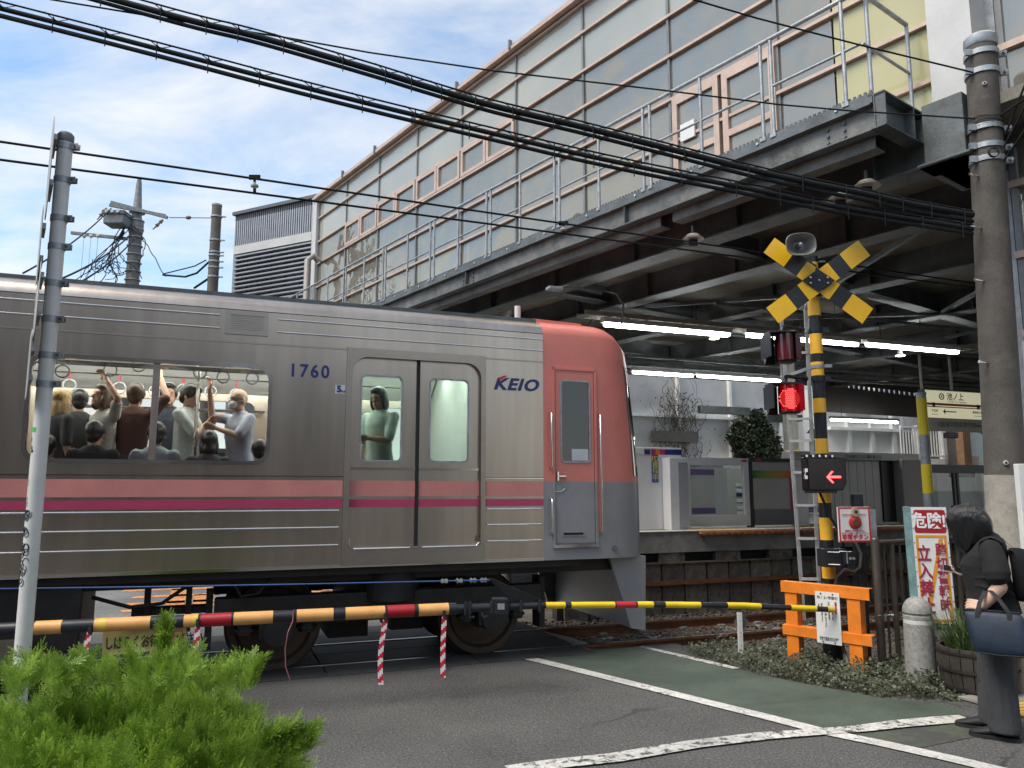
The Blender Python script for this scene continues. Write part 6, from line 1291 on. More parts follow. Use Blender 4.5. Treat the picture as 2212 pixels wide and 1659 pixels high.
# ladder behind
lt0, lt1 = at(1704, 812, 8.5), at(1737, 1338, 8.75); rt0, rt1 = at(1740, 668, 8.35), at(1773, 1330, 8.7)
galv_l = mat('pale_galvanised', (.46, .47, .48), .6, .1, v=.2, s=9)
ld = thing('ladder', 'galvanised steel ladder leaning behind the crossing signal pole', 'ladder', lt1)
mb = MB(); mb.bar(at(1688, 690, 8.42), lt1, .038, .014, up=(0, 1, 0)); obj('stile', mb, galv_l, ld)
mb = MB(); mb.bar(rt0, rt1, .038, .014, up=(0, 1, 0)); mb.bar(rt0, at(1745, 655, 8.3), .03, .012, up=(0, 1, 0)); mb.bar(at(1745, 655, 8.3), at(1760, 645, 8.2), .03, .012, up=(0, 1, 0)); obj('stile', mb, galv_l, ld)
for y in (720, 765, 905, 952, 1020, 1092, 1165, 1255, 1320):
    def onl(P0, P1, z): t = (z-P0[2])/(P1[2]-P0[2]); return P0+(P1-P0)*t
    z = at(1730, y, 8.5)[2]; mb = MB(); mb.bar(onl(at(1688, 690, 8.42), lt1, z), onl(rt0, rt1, z), .03, .028); obj('rung', mb, galv_l, ld)
# emergency button sign
c = at(1846, 1133, 7.75); f = mkF(c, (1, .12, 0)); W_, H_ = .338/2, .345/2
es = thing('emergency_button_sign', 'white sign with red border and round red emergency button beside the signal pole', 'sign', c)
mb = MB(f); mb.b(-W_, W_, 0, .02, -H_, H_); eb_ = obj('sign_board', mb, board_w, es, bevel=.002)
ex = f((1, 0, 0))-f((0, 0, 0)); ez = np.array([0, 0, 1.])
for (x0, x1, z0, z1) in ((-W_, W_, H_-.018, H_-.002), (-W_, W_, -H_+.002, -H_+.018), (-W_+.002, -W_+.018, -H_+.018, H_-.018), (W_-.018, W_-.002, -H_+.018, H_-.018)):
    mb = MB(f); mb.b(x0, x1, -.0025, 0, z0, z1); obj('red_border', mb, red_ltr, eb_)
text('非常ボタン', .056, red_ltr, eb_, f((0, -.003, -.125)), ex, ez, bold=.0016); text('透明カバーをずらし\nボタンを強く押して下さい', .024, red_ltr, eb_, f((0, -.003, -.075)), ex, ez, line=.95)
text('EMERGENCY BUTTON', .028, mat('faded_red_lettering', (.65, .25, .25), .5, v=0), eb_, f((0, -.003, .095)), ex, ez, sx=.9)
mb = MB(f); mb.cyl((.005, -.0, .02), (.005, -.016, .02), .066, .062, 28); mb.cyl((.005, -.016, .02), (.005, -.024, .02), .062, .050, 28); bt = obj('button_ring', mb, mat('red_plastic', (.45, .02, .02), .35, v=.1), es, smooth=40)
mb = MB(f); mb.cyl((.005, -.022, .02), (.005, -.030, .02), .040, .036, 20); obj('button', mb, mat('brown_button', (.12, .06, .03), .35, v=.2), bt, smooth=40)
mb = MB(f); mb.prism([(p[0], -.03, p[1]) for p in rrect(-.032, .042, .075, .165, .03)], (0, .028, 0)); cv = obj('cover_hinge', mb, mat('yellowed_plastic', (.42, .33, .22), .4, v=.2), bt, bevel=.004)
mb = MB(f); mb.cyl((.005, -.03, .125), (.005, -.036, .125), .014, n=12); obj('hinge_screw', mb, und, cv)
mb = MB(); P = at(1852, 1100, 7.95); mb.cyl((P[0], P[1], .9), (P[0], P[1], at(1852, 1068, 7.95)[2]), .063, n=20); mb.cyl((P[0], P[1], .0), (P[0], P[1], .9), .05, n=20); obj('support_post', mb, black_b, es, smooth=50)
mb = MB(); P = at(1878, 1110, 7.9); mb.b(P[0]-.05, P[0]+.06, P[1]-.01, P[1]+.01, at(1878, 1170, 7.9)[2], at(1878, 1100, 7.9)[2]); obj('back_plate', mb, galv, es)

# ------------------------------------------------------------------ orange guard frame
gL = np.array([2.84, 8.05, -.06]); gR = np.array([3.27, 7.58, -.06]); hL = at(1705, 1258, 8.05)[2]; 
og = thing('orange_guard_frame', 'orange steel guard frame standing in the ivy at the tip of the barrier', 'guard frame', (gL+gR)/2)
gd_ = gR-gL; gd_[2] = 0; gl_ = np.linalg.norm(gd_); gx = gd_/gl_; FG = mkF(gL, gx)
def gz(y): return at(1705, y, 8.05)[2]+.06
for (x0) in (0, gl_-.0):
    w_ = .125 if x0 == 0 else .125
    mb = MB(FG); mb.b(x0-w_/2, x0+w_/2, -.01, .0, -.05, gz(1280)); mb.b(x0-w_/2, x0-w_/2+.008, 0, .10, -.05, gz(1280)); mb.b(x0+w_/2-.008, x0+w_/2, 0, .10, -.05, gz(1280)); obj('post', mb, orange_g, og)
for (ya, yb) in ((1280, 1256), (1372, 1350)):
    mb = MB(FG); mb.b(-.10, gl_+.16, -.022, -.010, gz(ya), gz(yb)); mb.b(-.10, gl_+.16, -.010, .07, gz(yb)-.006, gz(yb)); obj('rail', mb, orange_g, og, bevel=.003)
mb = MB(FG); x0_ = .36
zA, zB = gz(1376), gz(1266)
mb.b(.27, .515, -.034, -.028, zA-.01, zB-.02); nsn = thing('crossing_notice', 'white notice board with small Japanese lettering on the orange frame', 'notice', FG((.39, -.03, .5)))
nb2 = obj('notice_board', mb, board_w, nsn, bevel=.001)
gy = np.array([0, 0, 1.]); t_ = lambda s, size, m, x, z, **k: text(s, size, m, nb2, FG((x, -.0355, z)), gx, gy, **k)
t_('池ノ上1号踏切', .032, dk_ltr, .392, zB-.075, sx=1.0); t_('非\n常\nの\n際\nは', .026, red_ltr, .475, zB-.165, line=.85, bold=.0008); t_('上\nの\nボ\nタ\nン\nを', .026, dk_ltr, .440, zB-.215, line=.85)
t_('ブ\nザ\nー\nが\nな\nる\nま\nで', .026, dk_ltr, .405, zB-.20, line=.85); t_('つ\nよ\nく\n押\nし\nて\n下\nさ\nい', .026, dk_ltr, .37, zB-.26, line=.85)
t_('使\n用\n後\nは\n直\nち\nに\n連\n絡\nし\nて\n下\nさ\nい', .015, dk_ltr, .335, zB-.22, line=.85); t_('渋\n谷\n駅', .015, dk_ltr, .305, zB-.16, line=.85); t_('非常の場合以外に使用\nすると処罰されます。', .019, dk_ltr, .392, zA+.035, line=.9)
for (x, z) in ((.33, zB-.038), (.45, zB-.038), (.33, zA+.008), (.45, zA+.008)): mb = MB(FG); mb.cyl((x, -.034, z), (x, -.040, z), .007, n=8); obj('screw', mb, und, nb2)
# thin white marker post with its diamond plate
wp = np.array([2.36, 8.22, -.06]); mk = thing('marker_post', 'slim white marker post with a small dark diamond plate behind it', 'marker post', wp); f = mkF(wp, (1, .1, 0)); zt_ = at(1602, 1323, 8.22)[2]+.06
mb = MB(f); mb.b(-.022, .022, -.005, 0, 0, zt_); mb.b(-.022, -.017, 0, .03, 0, zt_); pst = obj('post', mb, white_p, mk)
mb = MB(f); mb.prism([(.02, .03, zt_-.19), (.12, .05, zt_-.11), (.02, .03, zt_+.01), (-.06, .02, zt_-.1)], (0, .004, 0)); obj('diamond_plate', mb, galv_dk, mk)
for z in (.18, .26, .3, .42): mb = MB(f); mb.cyl((0, -.005, zt_*z/.45*.9), (0, -.0065, zt_*z/.45*.9), .005, n=8); obj('bolt_hole', mb, rubber, pst)

# ------------------------------------------------------------------ metal fence
fa0 = gnd(1907, 1443, 0); fa1 = gnd(1905, 1443, 0)+np.array([1.6, 1.0, 0]); fdir = fa1-fa0
brz = mat('bronze_fence_tube', (.14, .12, .10), .4, .6, v=.2)
fn = thing('tube_fence', 'bronze grey tube fence with upright bars between the orange frame and danger sign', 'fence', fa0); FF = mkF(fa0, fdir); zf = at(1890, 1166, 7.75)[2]
mb = MB(FF); mb.cyl((0, 0, -.05), (0, 0, zf), .040, n=16); mb.ell((0, 0, zf), (.04, .04, .03), 12, 6); obj('end_post', mb, brz, fn, smooth=60)
mb = MB(FF); mb.tube([(0, 0, zf-.03), (1.9, 0, zf-.03)], .024, 10); obj('top_rail', mb, brz, fn, smooth=60)
mb = MB(FF); mb.tube([(0, 0, .07), (1.9, 0, .07)], .02, 10); obj('bottom_rail', mb, brz, fn, smooth=60)
for k in range(13):
    x = .14+k*.135; r_ = .026 if k % 3 == 1 else .012
    mb = MB(FF); mb.cyl((x, 0, .05 if k % 3 != 1 else -.05), (x, 0, zf-.04), r_, n=10); obj('bar', mb, brz, fn, smooth=60)
mb = MB(FF); mb.cyl((-.05, -.02, zf-.72), (.1, -.05, zf-.72), .008, n=8); mb.cyl((.08, -.06, zf-.72), (.11, -.07, zf-.72), .016, n=8); obj('bolt', mb, chrome, fn)
# pole with yellow sleeves
yp = at(1990, 860, 9.3); ysn = thing('yellow_banded_pole', 'thin grey steel pole with two yellow bands rising behind the danger sign', 'pole', (yp[0]+.04, yp[1], 0)); f = mkF((yp[0]+.0, yp[1], 0), (1, 0, 0))
Zq = lambda y: at(1990, y, 9.3)[2]
mb = MB(f); mb.cyl((0, 0, 0), (0, 0, Zq(850)), .055, n=16); obj('pole', mb, galv, ysn, smooth=60)
for (a, b_) in ((940, 860), (1066, 1003)): mb = MB(f); mb.cyl((0, 0, Zq(a)), (0, 0, Zq(b_)), .0575, n=16); obj('yellow_sleeve', mb, mat('bright_yellow_sleeve', (.75, .56, .03), .4, v=.08), ysn, smooth=60)
mb = MB(f); mb.cyl((0, 0, Zq(852)), (0, 0, Zq(848)), .06, n=16); obj('cap', mb, galv, ysn)

# ------------------------------------------------------------------ danger sign
yS = 7.25; tl, tr_, br_, bl_ = at(1967, 1097, yS), at(2043, 1094, yS-.05), at(2068, 1372, yS-.05), at(1992, 1378, yS)
ds = thing('danger_sign', 'tall white danger sign with red heading and orange frame on a teal post', 'sign', (bl_+br_)/2*np.array([1, 1, 0]))
xv = (tr_-tl); Wd = np.linalg.norm(xv); xv /= Wd; xv[2] = 0; xv /= np.linalg.norm(xv); zt_ = (tl[2]+tr_[2])/2; zb2 = (bl_[2]+br_[2])/2
lean = ((bl_+br_)/2-(tl+tr_)/2); lean[2] = 0
def fS(p): return (tl+tr_)/2*np.array([1, 1, 0]) + xv*p[0] + np.cross([0, 0, 1], xv)*p[1] + np.array([0, 0, p[2]]) + lean*((zt_-p[2])/(zt_-zb2))
up_s = fS((0, 0, 1))-fS((0, 0, 0)); hw = Wd/2+.0
mb = MB(fS); mb.b(-hw, hw, 0, .012, zb2, zt_); sb_ = obj('sign_board', mb, board_w, ds)
mb = MB(fS); mb.b(-hw-.055, -hw, -.0, .05, 0, zt_+.005); mb.b(-hw, hw, .014, .05, 0, zt_-.05) if False else None; obj('post', mb, mat('teal_post', (.20, .33, .34), .6, v=.25, s=9, c2=(.12, .10, .08), th=(.6, .7)), ds)
mb = MB(fS); mb.prism([(p[0], -.003, p[1]) for p in rrect(-hw+.02, hw-.015, zt_-.235, zt_-.025, .02)], (0, .003, 0)); rh = obj('red_heading', mb, mat('deep_red_panel', (.36, .015, .025), .4, v=.05), sb_)
text('危険!!', .150, wh_ltr, rh, fS((0.01, -.005, zt_-.132)), xv, up_s, bold=.004, sx=.86)
zo1, zo0 = zt_-.255, zb2+.13
for (x0, x1, z0, z1) in ((-hw+.02, hw-.02, zo1-.022, zo1), (-hw+.02, hw-.02, zo0, zo0+.022), (-hw+.02, -hw+.042, zo0+.022, zo1-.022), (hw-.042, hw-.02, zo0+.022, zo1-.022)):
    mb = MB(fS); mb.b(x0, x1, -.003, 0, z0, z1); obj('orange_border', mb, mat('sign_orange', (.68, .30, .03), .4, v=.05), sb_)
mb = MB(fS); mb.add([(-hw+.05, -.002, zo0+.03), (-hw+.085, -.002, zo0+.03), (hw-.05, -.002, zo1-.03), (hw-.085, -.002, zo1-.03)], [(0, 1, 2, 3)]); obj('orange_slash', mb, MATS['sign_orange'], sb_)
crim = mat('crimson_lettering', (.34, .02, .06), .5, v=0)
Hh = zo1-zo0
text('立\n入\n禁\n止', .152, crim, sb_, fS((-.072, -.0055, zo0+Hh*.47)), xv, up_s, bold=.0035, line=1.03, sx=.8); text('踏\n切\n警\n報\n時', .122, crim, sb_, fS((.075, -.0055, zo0+Hh*.50)), xv, up_s, bold=.0025, line=1.02, sx=.8)
text('北沢警察署', .062, dk_ltr, sb_, fS((0.0, -.004, zb2+.085)), xv, up_s, bold=.001); 
for k in range(9):
    for sx_ in (-1, 1): mb = MB(fS); z = zb2+.05+k*(zt_-zb2-.06)/8.4; mb.cyl((sx_*(hw-.008), -.003, z), (sx_*(hw-.008), 0, z), .005, n=6); obj('rivet', mb, und, sb_)
# bollard
bp = gnd(1992, 1474); bl = thing('stone_bollard', 'round topped grey stone bollard with a pale ring in front of the danger sign', 'bollard', bp)
gran = mat('speckled_granite', (.27, .265, .25), .65, v=.25, s=30, fine=120, b=.2, bs=120, c2=(.36, .35, .33), th=(.55, .62)); rb_ = .125; hb = at(1990, 1290, bp[1]-.05)[2]
f = mkF(bp, (1, 0, 0)); mb = MB(f); pr = [(0, .132), (.1, .13), (hb-.26, .120)]; mb.loft([[(r*cos(a), r*sin(a), z) for a in np.linspace(0, 2*pi, 32, endpoint=False)] for z, r in [(-.03, .132), (.1, .131), (hb-.235, .122), (hb-.23, .117), (hb-.20, .117), (hb-.195, .122), (hb-.165, .122), (hb-.160, .113), (hb-.145, .113), (hb-.14, .123)]+[(hb-.13+.13*sin(t), .123*cos(t)) for t in np.linspace(.0, 1.5, 9)]]); obj('bollard_body', mb, gran, bl, smooth=35)
mb = MB(f); mb.cyl((0, 0, hb-.232), (0, 0, hb-.198), .1205, n=32); obj('pale_ring', mb, mat('pale_reflector', (.6, .6, .56), .4, v=.05), bl, smooth=50)

# ------------------------------------------------------------------ planter barrel with grass
pb = np.array([3.99, 6.86, 0.]); br2 = thing('barrel_planter', 'dark wooden half barrel planter with long grass behind the woman', 'planter', pb); f = mkF(pb, (1, 0, 0)); wood = mat('dark_stave', (.055, .045, .038), .7, v=.35, s=5, stretch=(1, 1, .25), b=.4); hbz = at(2060, 1412, 6.55)[2]
for k in range(20):
    a0, a1 = 2*pi*k/20+.012, 2*pi*(k+1)/20-.012
    mb = MB(f); mb.loft([[(r*cos(a), r*sin(a), z) for a in (a0, (a0+a1)/2, a1)]+[((r-.03)*cos(a), (r-.03)*sin(a), z) for a in (a1, a0)] for z, r in ((0, .265), (hbz*.35, .295), (hbz*.7, .305), (hbz, .305))]); obj('stave', mb, wood, br2, smooth=40)
for z, r in ((.04, .278), (hbz*.5, .308), (hbz*.88, .311)): 
    mb = MB(f); n_ = 40; mb.loft([[((r+dr)*cos(a), (r+dr)*sin(a), z+dz) for a in np.linspace(0, 2*pi, n_, endpoint=False)] for dr, dz in ((0, 0), (.004, 0), (.004, .022), (0, .022))], caps=False); obj('hoop', mb, mat('dark_hoop', (.05, .045, .04), .5, .6, v=.3), br2, smooth=50)
mb = MB(f); mb.cyl((0, 0, hbz-.08), (0, 0, hbz-.06), .27, n=24); obj('soil', mb, dirt, br2)
r = np.random.RandomState(4); mb = MB(f)
for k in range(520):
    a = r.uniform(0, 2*pi); q0 = sqrt(r.uniform(0, 1))*.22; L_ = r.uniform(.22, .58); az = a+r.normal()*.5; sp = r.uniform(.12, .75); x, y, z = q0*cos(a), q0*sin(a), hbz-.07; w_ = r.uniform(.004, .008); px, py = -sin(az)*w_, cos(az)*w_; ring = []
    for t in np.linspace(0, 1, 6):
        d = L_*sp*t**1.4; hh = L_*(t*(1-.28*sp*t*2.0)); ring.append((x+cos(az)*d, y+sin(az)*d, z+hh, 1-t*.92))
    vs = []; fs_ = []
    for j, (X_, Y_, Z_, q) in enumerate(ring): vs += [(X_-px*q, Y_-py*q, Z_), (X_+px*q, Y_+py*q, Z_)]
    for j in range(5): fs_.append((2*j, 2*j+1, 2*j+3, 2*j+2))
    mb.add(vs, fs_)
obj('grass_blades', mb, mat('grass_blade', (.075, .12, .035), .5, v=.4, s=12), br2, kind='stuff')

# ------------------------------------------------------------------ barrier
bA, bB = onT(-60, 1363, 6.78), onT(1800, 1317, 6.02)
def barp(x):                                            # point on the barrier axis for a picture column
    ys = [(-60, 1363), (0, 1360), (500, 1337), (950, 1316), (1150, 1308), (1400, 1306), (1600, 1308), (1800, 1317)]
    xs_, y_ = zip(*ys); y = np.interp(x, xs_, y_)
    r_ = ray(x, y); A_, B_ = FT((bA[0], bA[1], 0)), FT((bB[0], bB[1], 0)); d = B_-A_; nn = np.array([-d[1], d[0], 0]); t = (nn@A_)/(nn@r_); return O3+r_*t
bar_ = thing('crossing_barrier', 'lowered crossing barrier banded black, amber and red across the road', 'barrier', barp(300)*np.array([1, 1, 0]))
def seg(name, x0, x1, r0, m, r1=None, n=20):
    mb = MB(); k = max(2, int(abs(x1-x0)/40)+1); pts = [barp(x) for x in np.linspace(x0, x1, k+1)]; mb.tube(pts, list(np.linspace(r0, r0 if r1 is None else r1, k+1)), n); return obj(name, mb, m, bar_, smooth=50)
RB = .050
seg('core_tube', -400, 985, RB-.002, black_b)
for x0, x1 in ((-300, -120), (77, 135), (203, 240-0), (205, 326), (398, 429), (505, 590), (641, 720), (746, 840-8), (903, 968)):
    if x0 == 203: continue
    seg('amber_band', x0, x1, RB, orange_b)
for x0, x1 in ((434, 500), (835-0, 896)): seg('red_band', x0, x1, RB+.001, red_b)
for x0, x1 in ((429, 434), (500, 505), (831, 836), (894, 903)): seg('black_tape', x0, x1, RB+.002, rubber)
for x0, x1 in ((213, 232), (417, 428)): seg('yellow_tape', x0, x1, RB+.0015, mat('yellow_tape', (.72, .50, .08), .35, v=.1))
seg('core_tube', 985, 1797, .0275, black_b, .026)
for x0, x1 in ((1178, 1220), (1376, 1418-8), (1436, 1512-0), (1570, 1642), (1707, 1762), (1100-0, 1128)): seg('yellow_band', x0, x1, .0282, yellow_b)
for x0, x1 in ((1238-5, 1330-3), ):
    seg('yellow_band', x0, x1, .0282, yellow_b)
seg('red_band', 1330, 1372, .0285, mat('bright_red_tape', (.52, .02, .04), .3, v=.08, b=.2, bs=200))
seg('end_cap', 1786, 1800, .029, mat('pale_yellow_cap', (.62, .50, .06), .5, v=.15)); seg('yellow_band', 1735, 1790, .0283, yellow_b) if False else None
# joint with clamps
seg('joint_sleeve', 985, 1075, .034, black_b)
seg('joint_sleeve', 1075, 1170, .030, black_b)
for x in (1006, 1015, 1062, 1098, 1125, 1165):
    P = barp(x); mb = MB(); mb.cyl(P+(0, -.0, -.06), P+(0, -.0, .065), .006, n=6); mb.cyl(P+(0, -.04, -.03), P+(0, -.04, .05), .008, n=6); mb.b(P[0]-.012, P[0]+.012, P[1]-.045, P[1]+.045, P[2]-.045, P[2]+.045); obj('joint_clamp', mb, black_b, bar_)
P = barp(1080); mb = MB(); mb.b(P[0]-.07, P[0]+.07, P[1]-.055, P[1]+.05, P[2]-.055, P[2]+.075); jb = obj('joint_block', mb, black_b, bar_, bevel=.006); mb = MB(); mb.b(P[0]-.02, P[0]+.04, P[1]-.06, P[1]-.055, P[2]-.015, P[2]+.035); obj('joint_plate', mb, galv, jb)
for x in (1017, 1045): P = barp(x); mb = MB(); mb.tube([P+(-.02, -.02, -.03), P+(.0, -.03, -.075), P+(.03, -.02, -.07)], .012, 6); obj('latch', mb, black_b, jb)
# stay wire and strut
P0 = barp(1150)+(0, 0, .03); PS = onT(1058, 1253, 6.35); PS = FT(PS)
mb = MB(); mb.add([PS+(-.01, 0, .01), PS+(.02, 0, .012), barp(1175)+(0, 0, .03), barp(1112)+(0, 0, .03)], [(0, 1, 2, 3)]); mb.prism([PS+(-.012, .0, .012), PS+(.02, .0, .014), barp(1178)+(0, 0.0, .03), barp(1105)+(0, 0.0, .03)], (0, .012, 0)); obj('stay_strut', mb, black_b, bar_)
W0 = FT(onT(-200, 1273, 6.75)); mb = MB(); mb.tube([W0, PS+(-.55, -.17, -.005)+np.zeros(3), PS], .0055, 6)
pts = [FT(onT(x, y, v)) for x, y, v in ((-200, 1275, 6.75), (0, 1272, 6.68), (300, 1268, 6.6), (650, 1262, 6.5), (1058, 1253, 6.35))]
mb = MB(); mb.tube(pts, .006, 6); obj('stay_wire', mb, mat('blue_wire_rope', (.03, .09, .25), .5, v=.1), bar_, smooth=60)
for x in (960, 992, 1022, 1045): 
    y = np.interp(x, (650, 1058), (1262, 1253)); P = FT(onT(x, y, 6.38)); mb = MB(); mb.b(P[0]-.03, P[0]+.03, P[1]-.012, P[1]+.012, P[2]-.012, P[2]+.012); mb.cyl(P+(-.015, 0, -.02), P+(-.015, 0, .022), .005, n=6); mb.cyl(P+(.015, 0, -.02), P+(.015, 0, .022), .005, n=6); obj('wire_clip', mb, galv, bar_)
# hanging flags
flag_w = mat('white_flag_tape', (.62, .56, .56), .4, v=.05); flag_r = mat('red_flag_tape', (.42, .015, .035), .4, v=.05)
def flag(x, yt, xb, yb, label, bend=.02):
    A_ = barp(x); A_ = at(x, yt, A_[1]-.05); B_ = at(xb, yb, A_[1]); t = thing('warning_strip', label, 'warning strip', A_, 'red and white strips hanging from the barrier')
    L_ = A_[2]-B_[2]; n_ = 16; w_ = .021; mbw = MB(); mbr = MB()
    def cp_(z, s_): q = z/L_; xo = (B_[0]-A_[0])*q + bend*sin(q*2.6)*-1; yo = -.02*q*q; return A_+np.array([xo+s_*w_, yo, -z])
    k = 0; pitch = .088; z = -.06
    zs2 = np.linspace(0, L_, 33)
    for i in range(32):
        for j in range(3):
            s0, s1 = -1+j*2/3, -1+(j+1)*2/3; z0, z1 = zs2[i], zs2[i+1]; sh = ((z0+z1)/2+.02*(s0+s1)/2*1.1) % pitch
            mbb = mbr if sh < pitch*.5 else mbw; mbb.add([cp_(z0, s0), cp_(z0, s1), cp_(z1, s1), cp_(z1, s0)], [(0, 1, 2, 3)])
    obj('white_band', mbw, flag_w, t); obj('red_band', mbr, flag_r, t)
    mb = MB(); mb.b(A_[0]-.012, A_[0]+.012, A_[1]-.008, A_[1]+.012, A_[2]-.01, A_[2]+.05); mb.tube([A_+(0, -.004, .03), A_+(0, .02, .0), A_+(0, .05, .04)], .01, 6); obj('hook', mb, rubber, t)
flag(194, 1365, 187, 1450, 'red and white strip left of the yellow banner, half hidden by the bush'); flag(427, 1352, 421, 1440, 'red and white strip right of the yellow banner, above the bush', .0); flag(833, 1338, 828, 1478, 'long red and white strip under the red band in the middle of the barrier', .03); flag(960, 1332, 959, 1463, 'red and white strip nearest the barrier joint', .01)
# yellow banner
c0, c1, c2_, c3 = at(222, 1363, 6.05), at(402, 1352, 6.15), at(402, 1398, 6.15), at(220, 1418, 6.05)
bn = thing('wait_banner', 'yellow cloth banner with Japanese lettering tied under the barrier', 'banner', c3)
xv2 = c1-c0; xv2 /= np.linalg.norm(xv2); yv2 = (c0-c3); yv2 /= np.linalg.norm(yv2); yv2 = yv2-xv2*(xv2@yv2); yv2 /= np.linalg.norm(yv2)
mb = MB(); n_ = 24; vs = []
for i in range(n_+1):
    q = i/n_; w_ = np.array([0, .006*sin(q*14), 0]); vs += [c0+(c1-c0)*q+w_*.4, c3+(c2_-c3)*q+w_, c3+(c2_-c3)*q+w_+(0, .002, 0), c0+(c1-c0)*q+w_*.4+(0, .002, 0)]
mb.add(vs, [f_ for i in range(n_) for f_ in ((4*i, 4*i+1, 4*i+5, 4*i+4), (4*i+2, 4*i+3, 4*i+7, 4*i+6), (4*i+1, 4*i+2, 4*i+6, 4*i+5), (4*i+3, 4*i, 4*i+4, 4*i+7))])
cl_ = obj('cloth', mb, mat('pale_yellow_cloth', (.66, .55, .22), .7, v=.07, s=6), bn, smooth=60)
text('しばらくお待ちください', .098, dk_ltr, cl_, c0+xv2*.02-yv2*.10+np.array([0, -.012, 0]), xv2, yv2, ax='LEFT', bold=.0022, sx=.66)
c = at(386, 1378, 6.14); mb = MB(); mb.bar(c-xv2*.035+(0, -.010, .02), c+xv2*.035+(0, -.010, .02), .004, .006, up=(0, 1, 0))
for (a, b_) in (((-.03, -.055), (.03, -.055)), ((-.03, .055), (.03, .055)), ((-.03, -.055), (-.03, .055)), ((.03, -.055), (.03, .055)), ((-.01, -.01), (.012, .02))): mb.bar(c+xv2*a[0]+yv2*a[1]+(0, -.010, 0), c+xv2*b_[0]+yv2*b_[1]+(0, -.010, 0), .003, .004)
obj('red_outline', mb, red_ltr, cl_)
# loose string
mb = MB(); mb.tube([barp(637)+(0, -.05, .05), barp(637)+(0, -.055, -.03), at(622, 1365, 5.95), at(616, 1400, 5.95), at(617, 1440, 5.95), at(627, 1470, 5.95)], .004, 5); obj('loose_cord', mb, mat('faded_red_cord', (.30, .10, .10), .7, v=.1), label='thin reddish cord dangling from the barrier above the bush', cat='cord', smooth=60)
seg('cord_loop', 634, 638, RB+.003, rubber)

# ------------------------------------------------------------------ white sign pole at the left, near the camera
lp0 = np.array([-1.985, 3.24, 0.]); zpt = at(140, 288, 3.24)[2]
wpl = thing('white_sign_pole', 'near white painted sign pole with clamps, stickers and graffiti at the left', 'sign pole', lp0)
pole_w = mat('white_pole_paint', (.66, .66, .65), .38, .0, v=.08, s=3, fine=20, c2=(.36, .35, .33), th=(.62, .8)); f = mkF(lp0, (1, 0, 0)); RP = .031
mb = MB(f); mb.cyl((0, 0, 0), (0, 0, zpt-.02), RP, n=32); obj('pole', mb, pole_w, wpl, smooth=60)
mb = MB(f); mb.loft([[(r*cos(a), r*sin(a), z) for a in np.linspace(0, 2*pi, 32, endpoint=False)] for z, r in ((zpt-.045, RP), (zpt-.044, RP+.003), (zpt-.012, RP+.003), (zpt, RP-.006), (zpt+.002, .01))]); obj('pole_cap', mb, galv_dk, wpl, smooth=50)
clz = [at(120, y, 3.24)[2] for y in (318, 390, 473, 534, 613, 690, 768, 830)]
for z in clz:
    mb = MB(f); n_ = 28; mb.loft([[((RP+dr)*cos(a), (RP+dr)*sin(a), z+dz) for a in np.linspace(0, 2*pi, n_, endpoint=False)] for dr, dz in ((0, -.013), (.003, -.013), (.003, .013), (0, .013))], caps=False)
    mb.b(RP-.004, RP+.032, -.012, -.008, z-.013, z+.013); mb.b(RP-.004, RP+.032, .006, .010, z-.013, z+.013); obj('clamp', mb, galv, wpl, smooth=40)
    mb = MB(f); mb.cyl((RP+.018, -.018, z), (RP+.018, .014, z), .006, n=8); obj('bolt', mb, galv_dk, wpl)
sgn = mat('sign_plate_edge', (.42, .42, .40), .5, .2, v=.1)
def plate(z0, z1, shape, wd, label, rr_=.04, dx=-.0):
    f = mkF(lp0, (.832, .555, 0))
    t = thing('road_sign', label, 'road sign', f((-RP-.02, 0, (z0+z1)/2)), 'road signs seen edge on')
    x = -RP-.018+dx; mb = MB(f)
    if shape == 'disc': pts = [(x, wd*cos(a), (z0+z1)/2+(z1-z0)/2*sin(a)) for a in np.linspace(0, 2*pi, 32, endpoint=False)]
    else: pts = [(x, p[0], p[1]) for p in rrect(-wd, wd, z0, z1, rr_)]
    mb.prism(pts, (-.003, 0, 0)); obj('sign_plate', mb, sgn, t)
    mb = MB(f); inn = [(x+.0, p[1]*.97, (p[2]-(z0+z1)/2)*.97+(z0+z1)/2) for p in pts]; 
    for z in (z0*.72+z1*.28, z0*.28+z1*.72): mb.b(x, x+.014, -wd*.7, wd*.7, z-.012, z+.012)
    objs('stiffening_channel', mb, galv, t)
zq = lambda y: at(100, y, 3.24)[2]
plate(zq(478), zq(262), 'disc', .17, 'topmost road sign on the white pole, a disc seen edge on'); plate(zq(615), zq(460), 'rect', .11, 'second road sign on the white pole, a flat plate seen edge on', dx=-.012); plate(zq(742), zq(560), 'disc', .17, 'third road sign on the white pole, seen edge on above the train stripe', dx=-.005); plate(zq(862), zq(722), 'rect', .12, 'lowest road sign on the white pole, a plate seen edge on', dx=-.014)
def decal(x, y, w_, h_, m, name='sticker'):             # curved label on the pole
    P = at(x, y, 3.24); th0 = atan2(-1, (P[0]-lp0[0])/RP) if abs(P[0]-lp0[0]) < RP else -pi/2; th0 = -pi/2 + math.asin(max(-.95, min(.95, (P[0]-lp0[0])/RP)))*.9 - .5
    mb = MB(f); dth = w_/RP/2; mb.loft([[((RP+.0008)*cos(a), (RP+.0008)*sin(a), P[2]+dz) for a in np.linspace(th0-dth, th0+dth, 8)] for dz in (-h_/2, h_/2)], caps=False, closed=False); return obj(name, mb, m, wpl, smooth=60)
decal(90, 929, .022, .02, mat('green_sticker', (.05, .55, .10), .4, v=0)); decal(78, 962, .022, .06, dk_ltr); decal(78, 965, .019, .046, board_w)
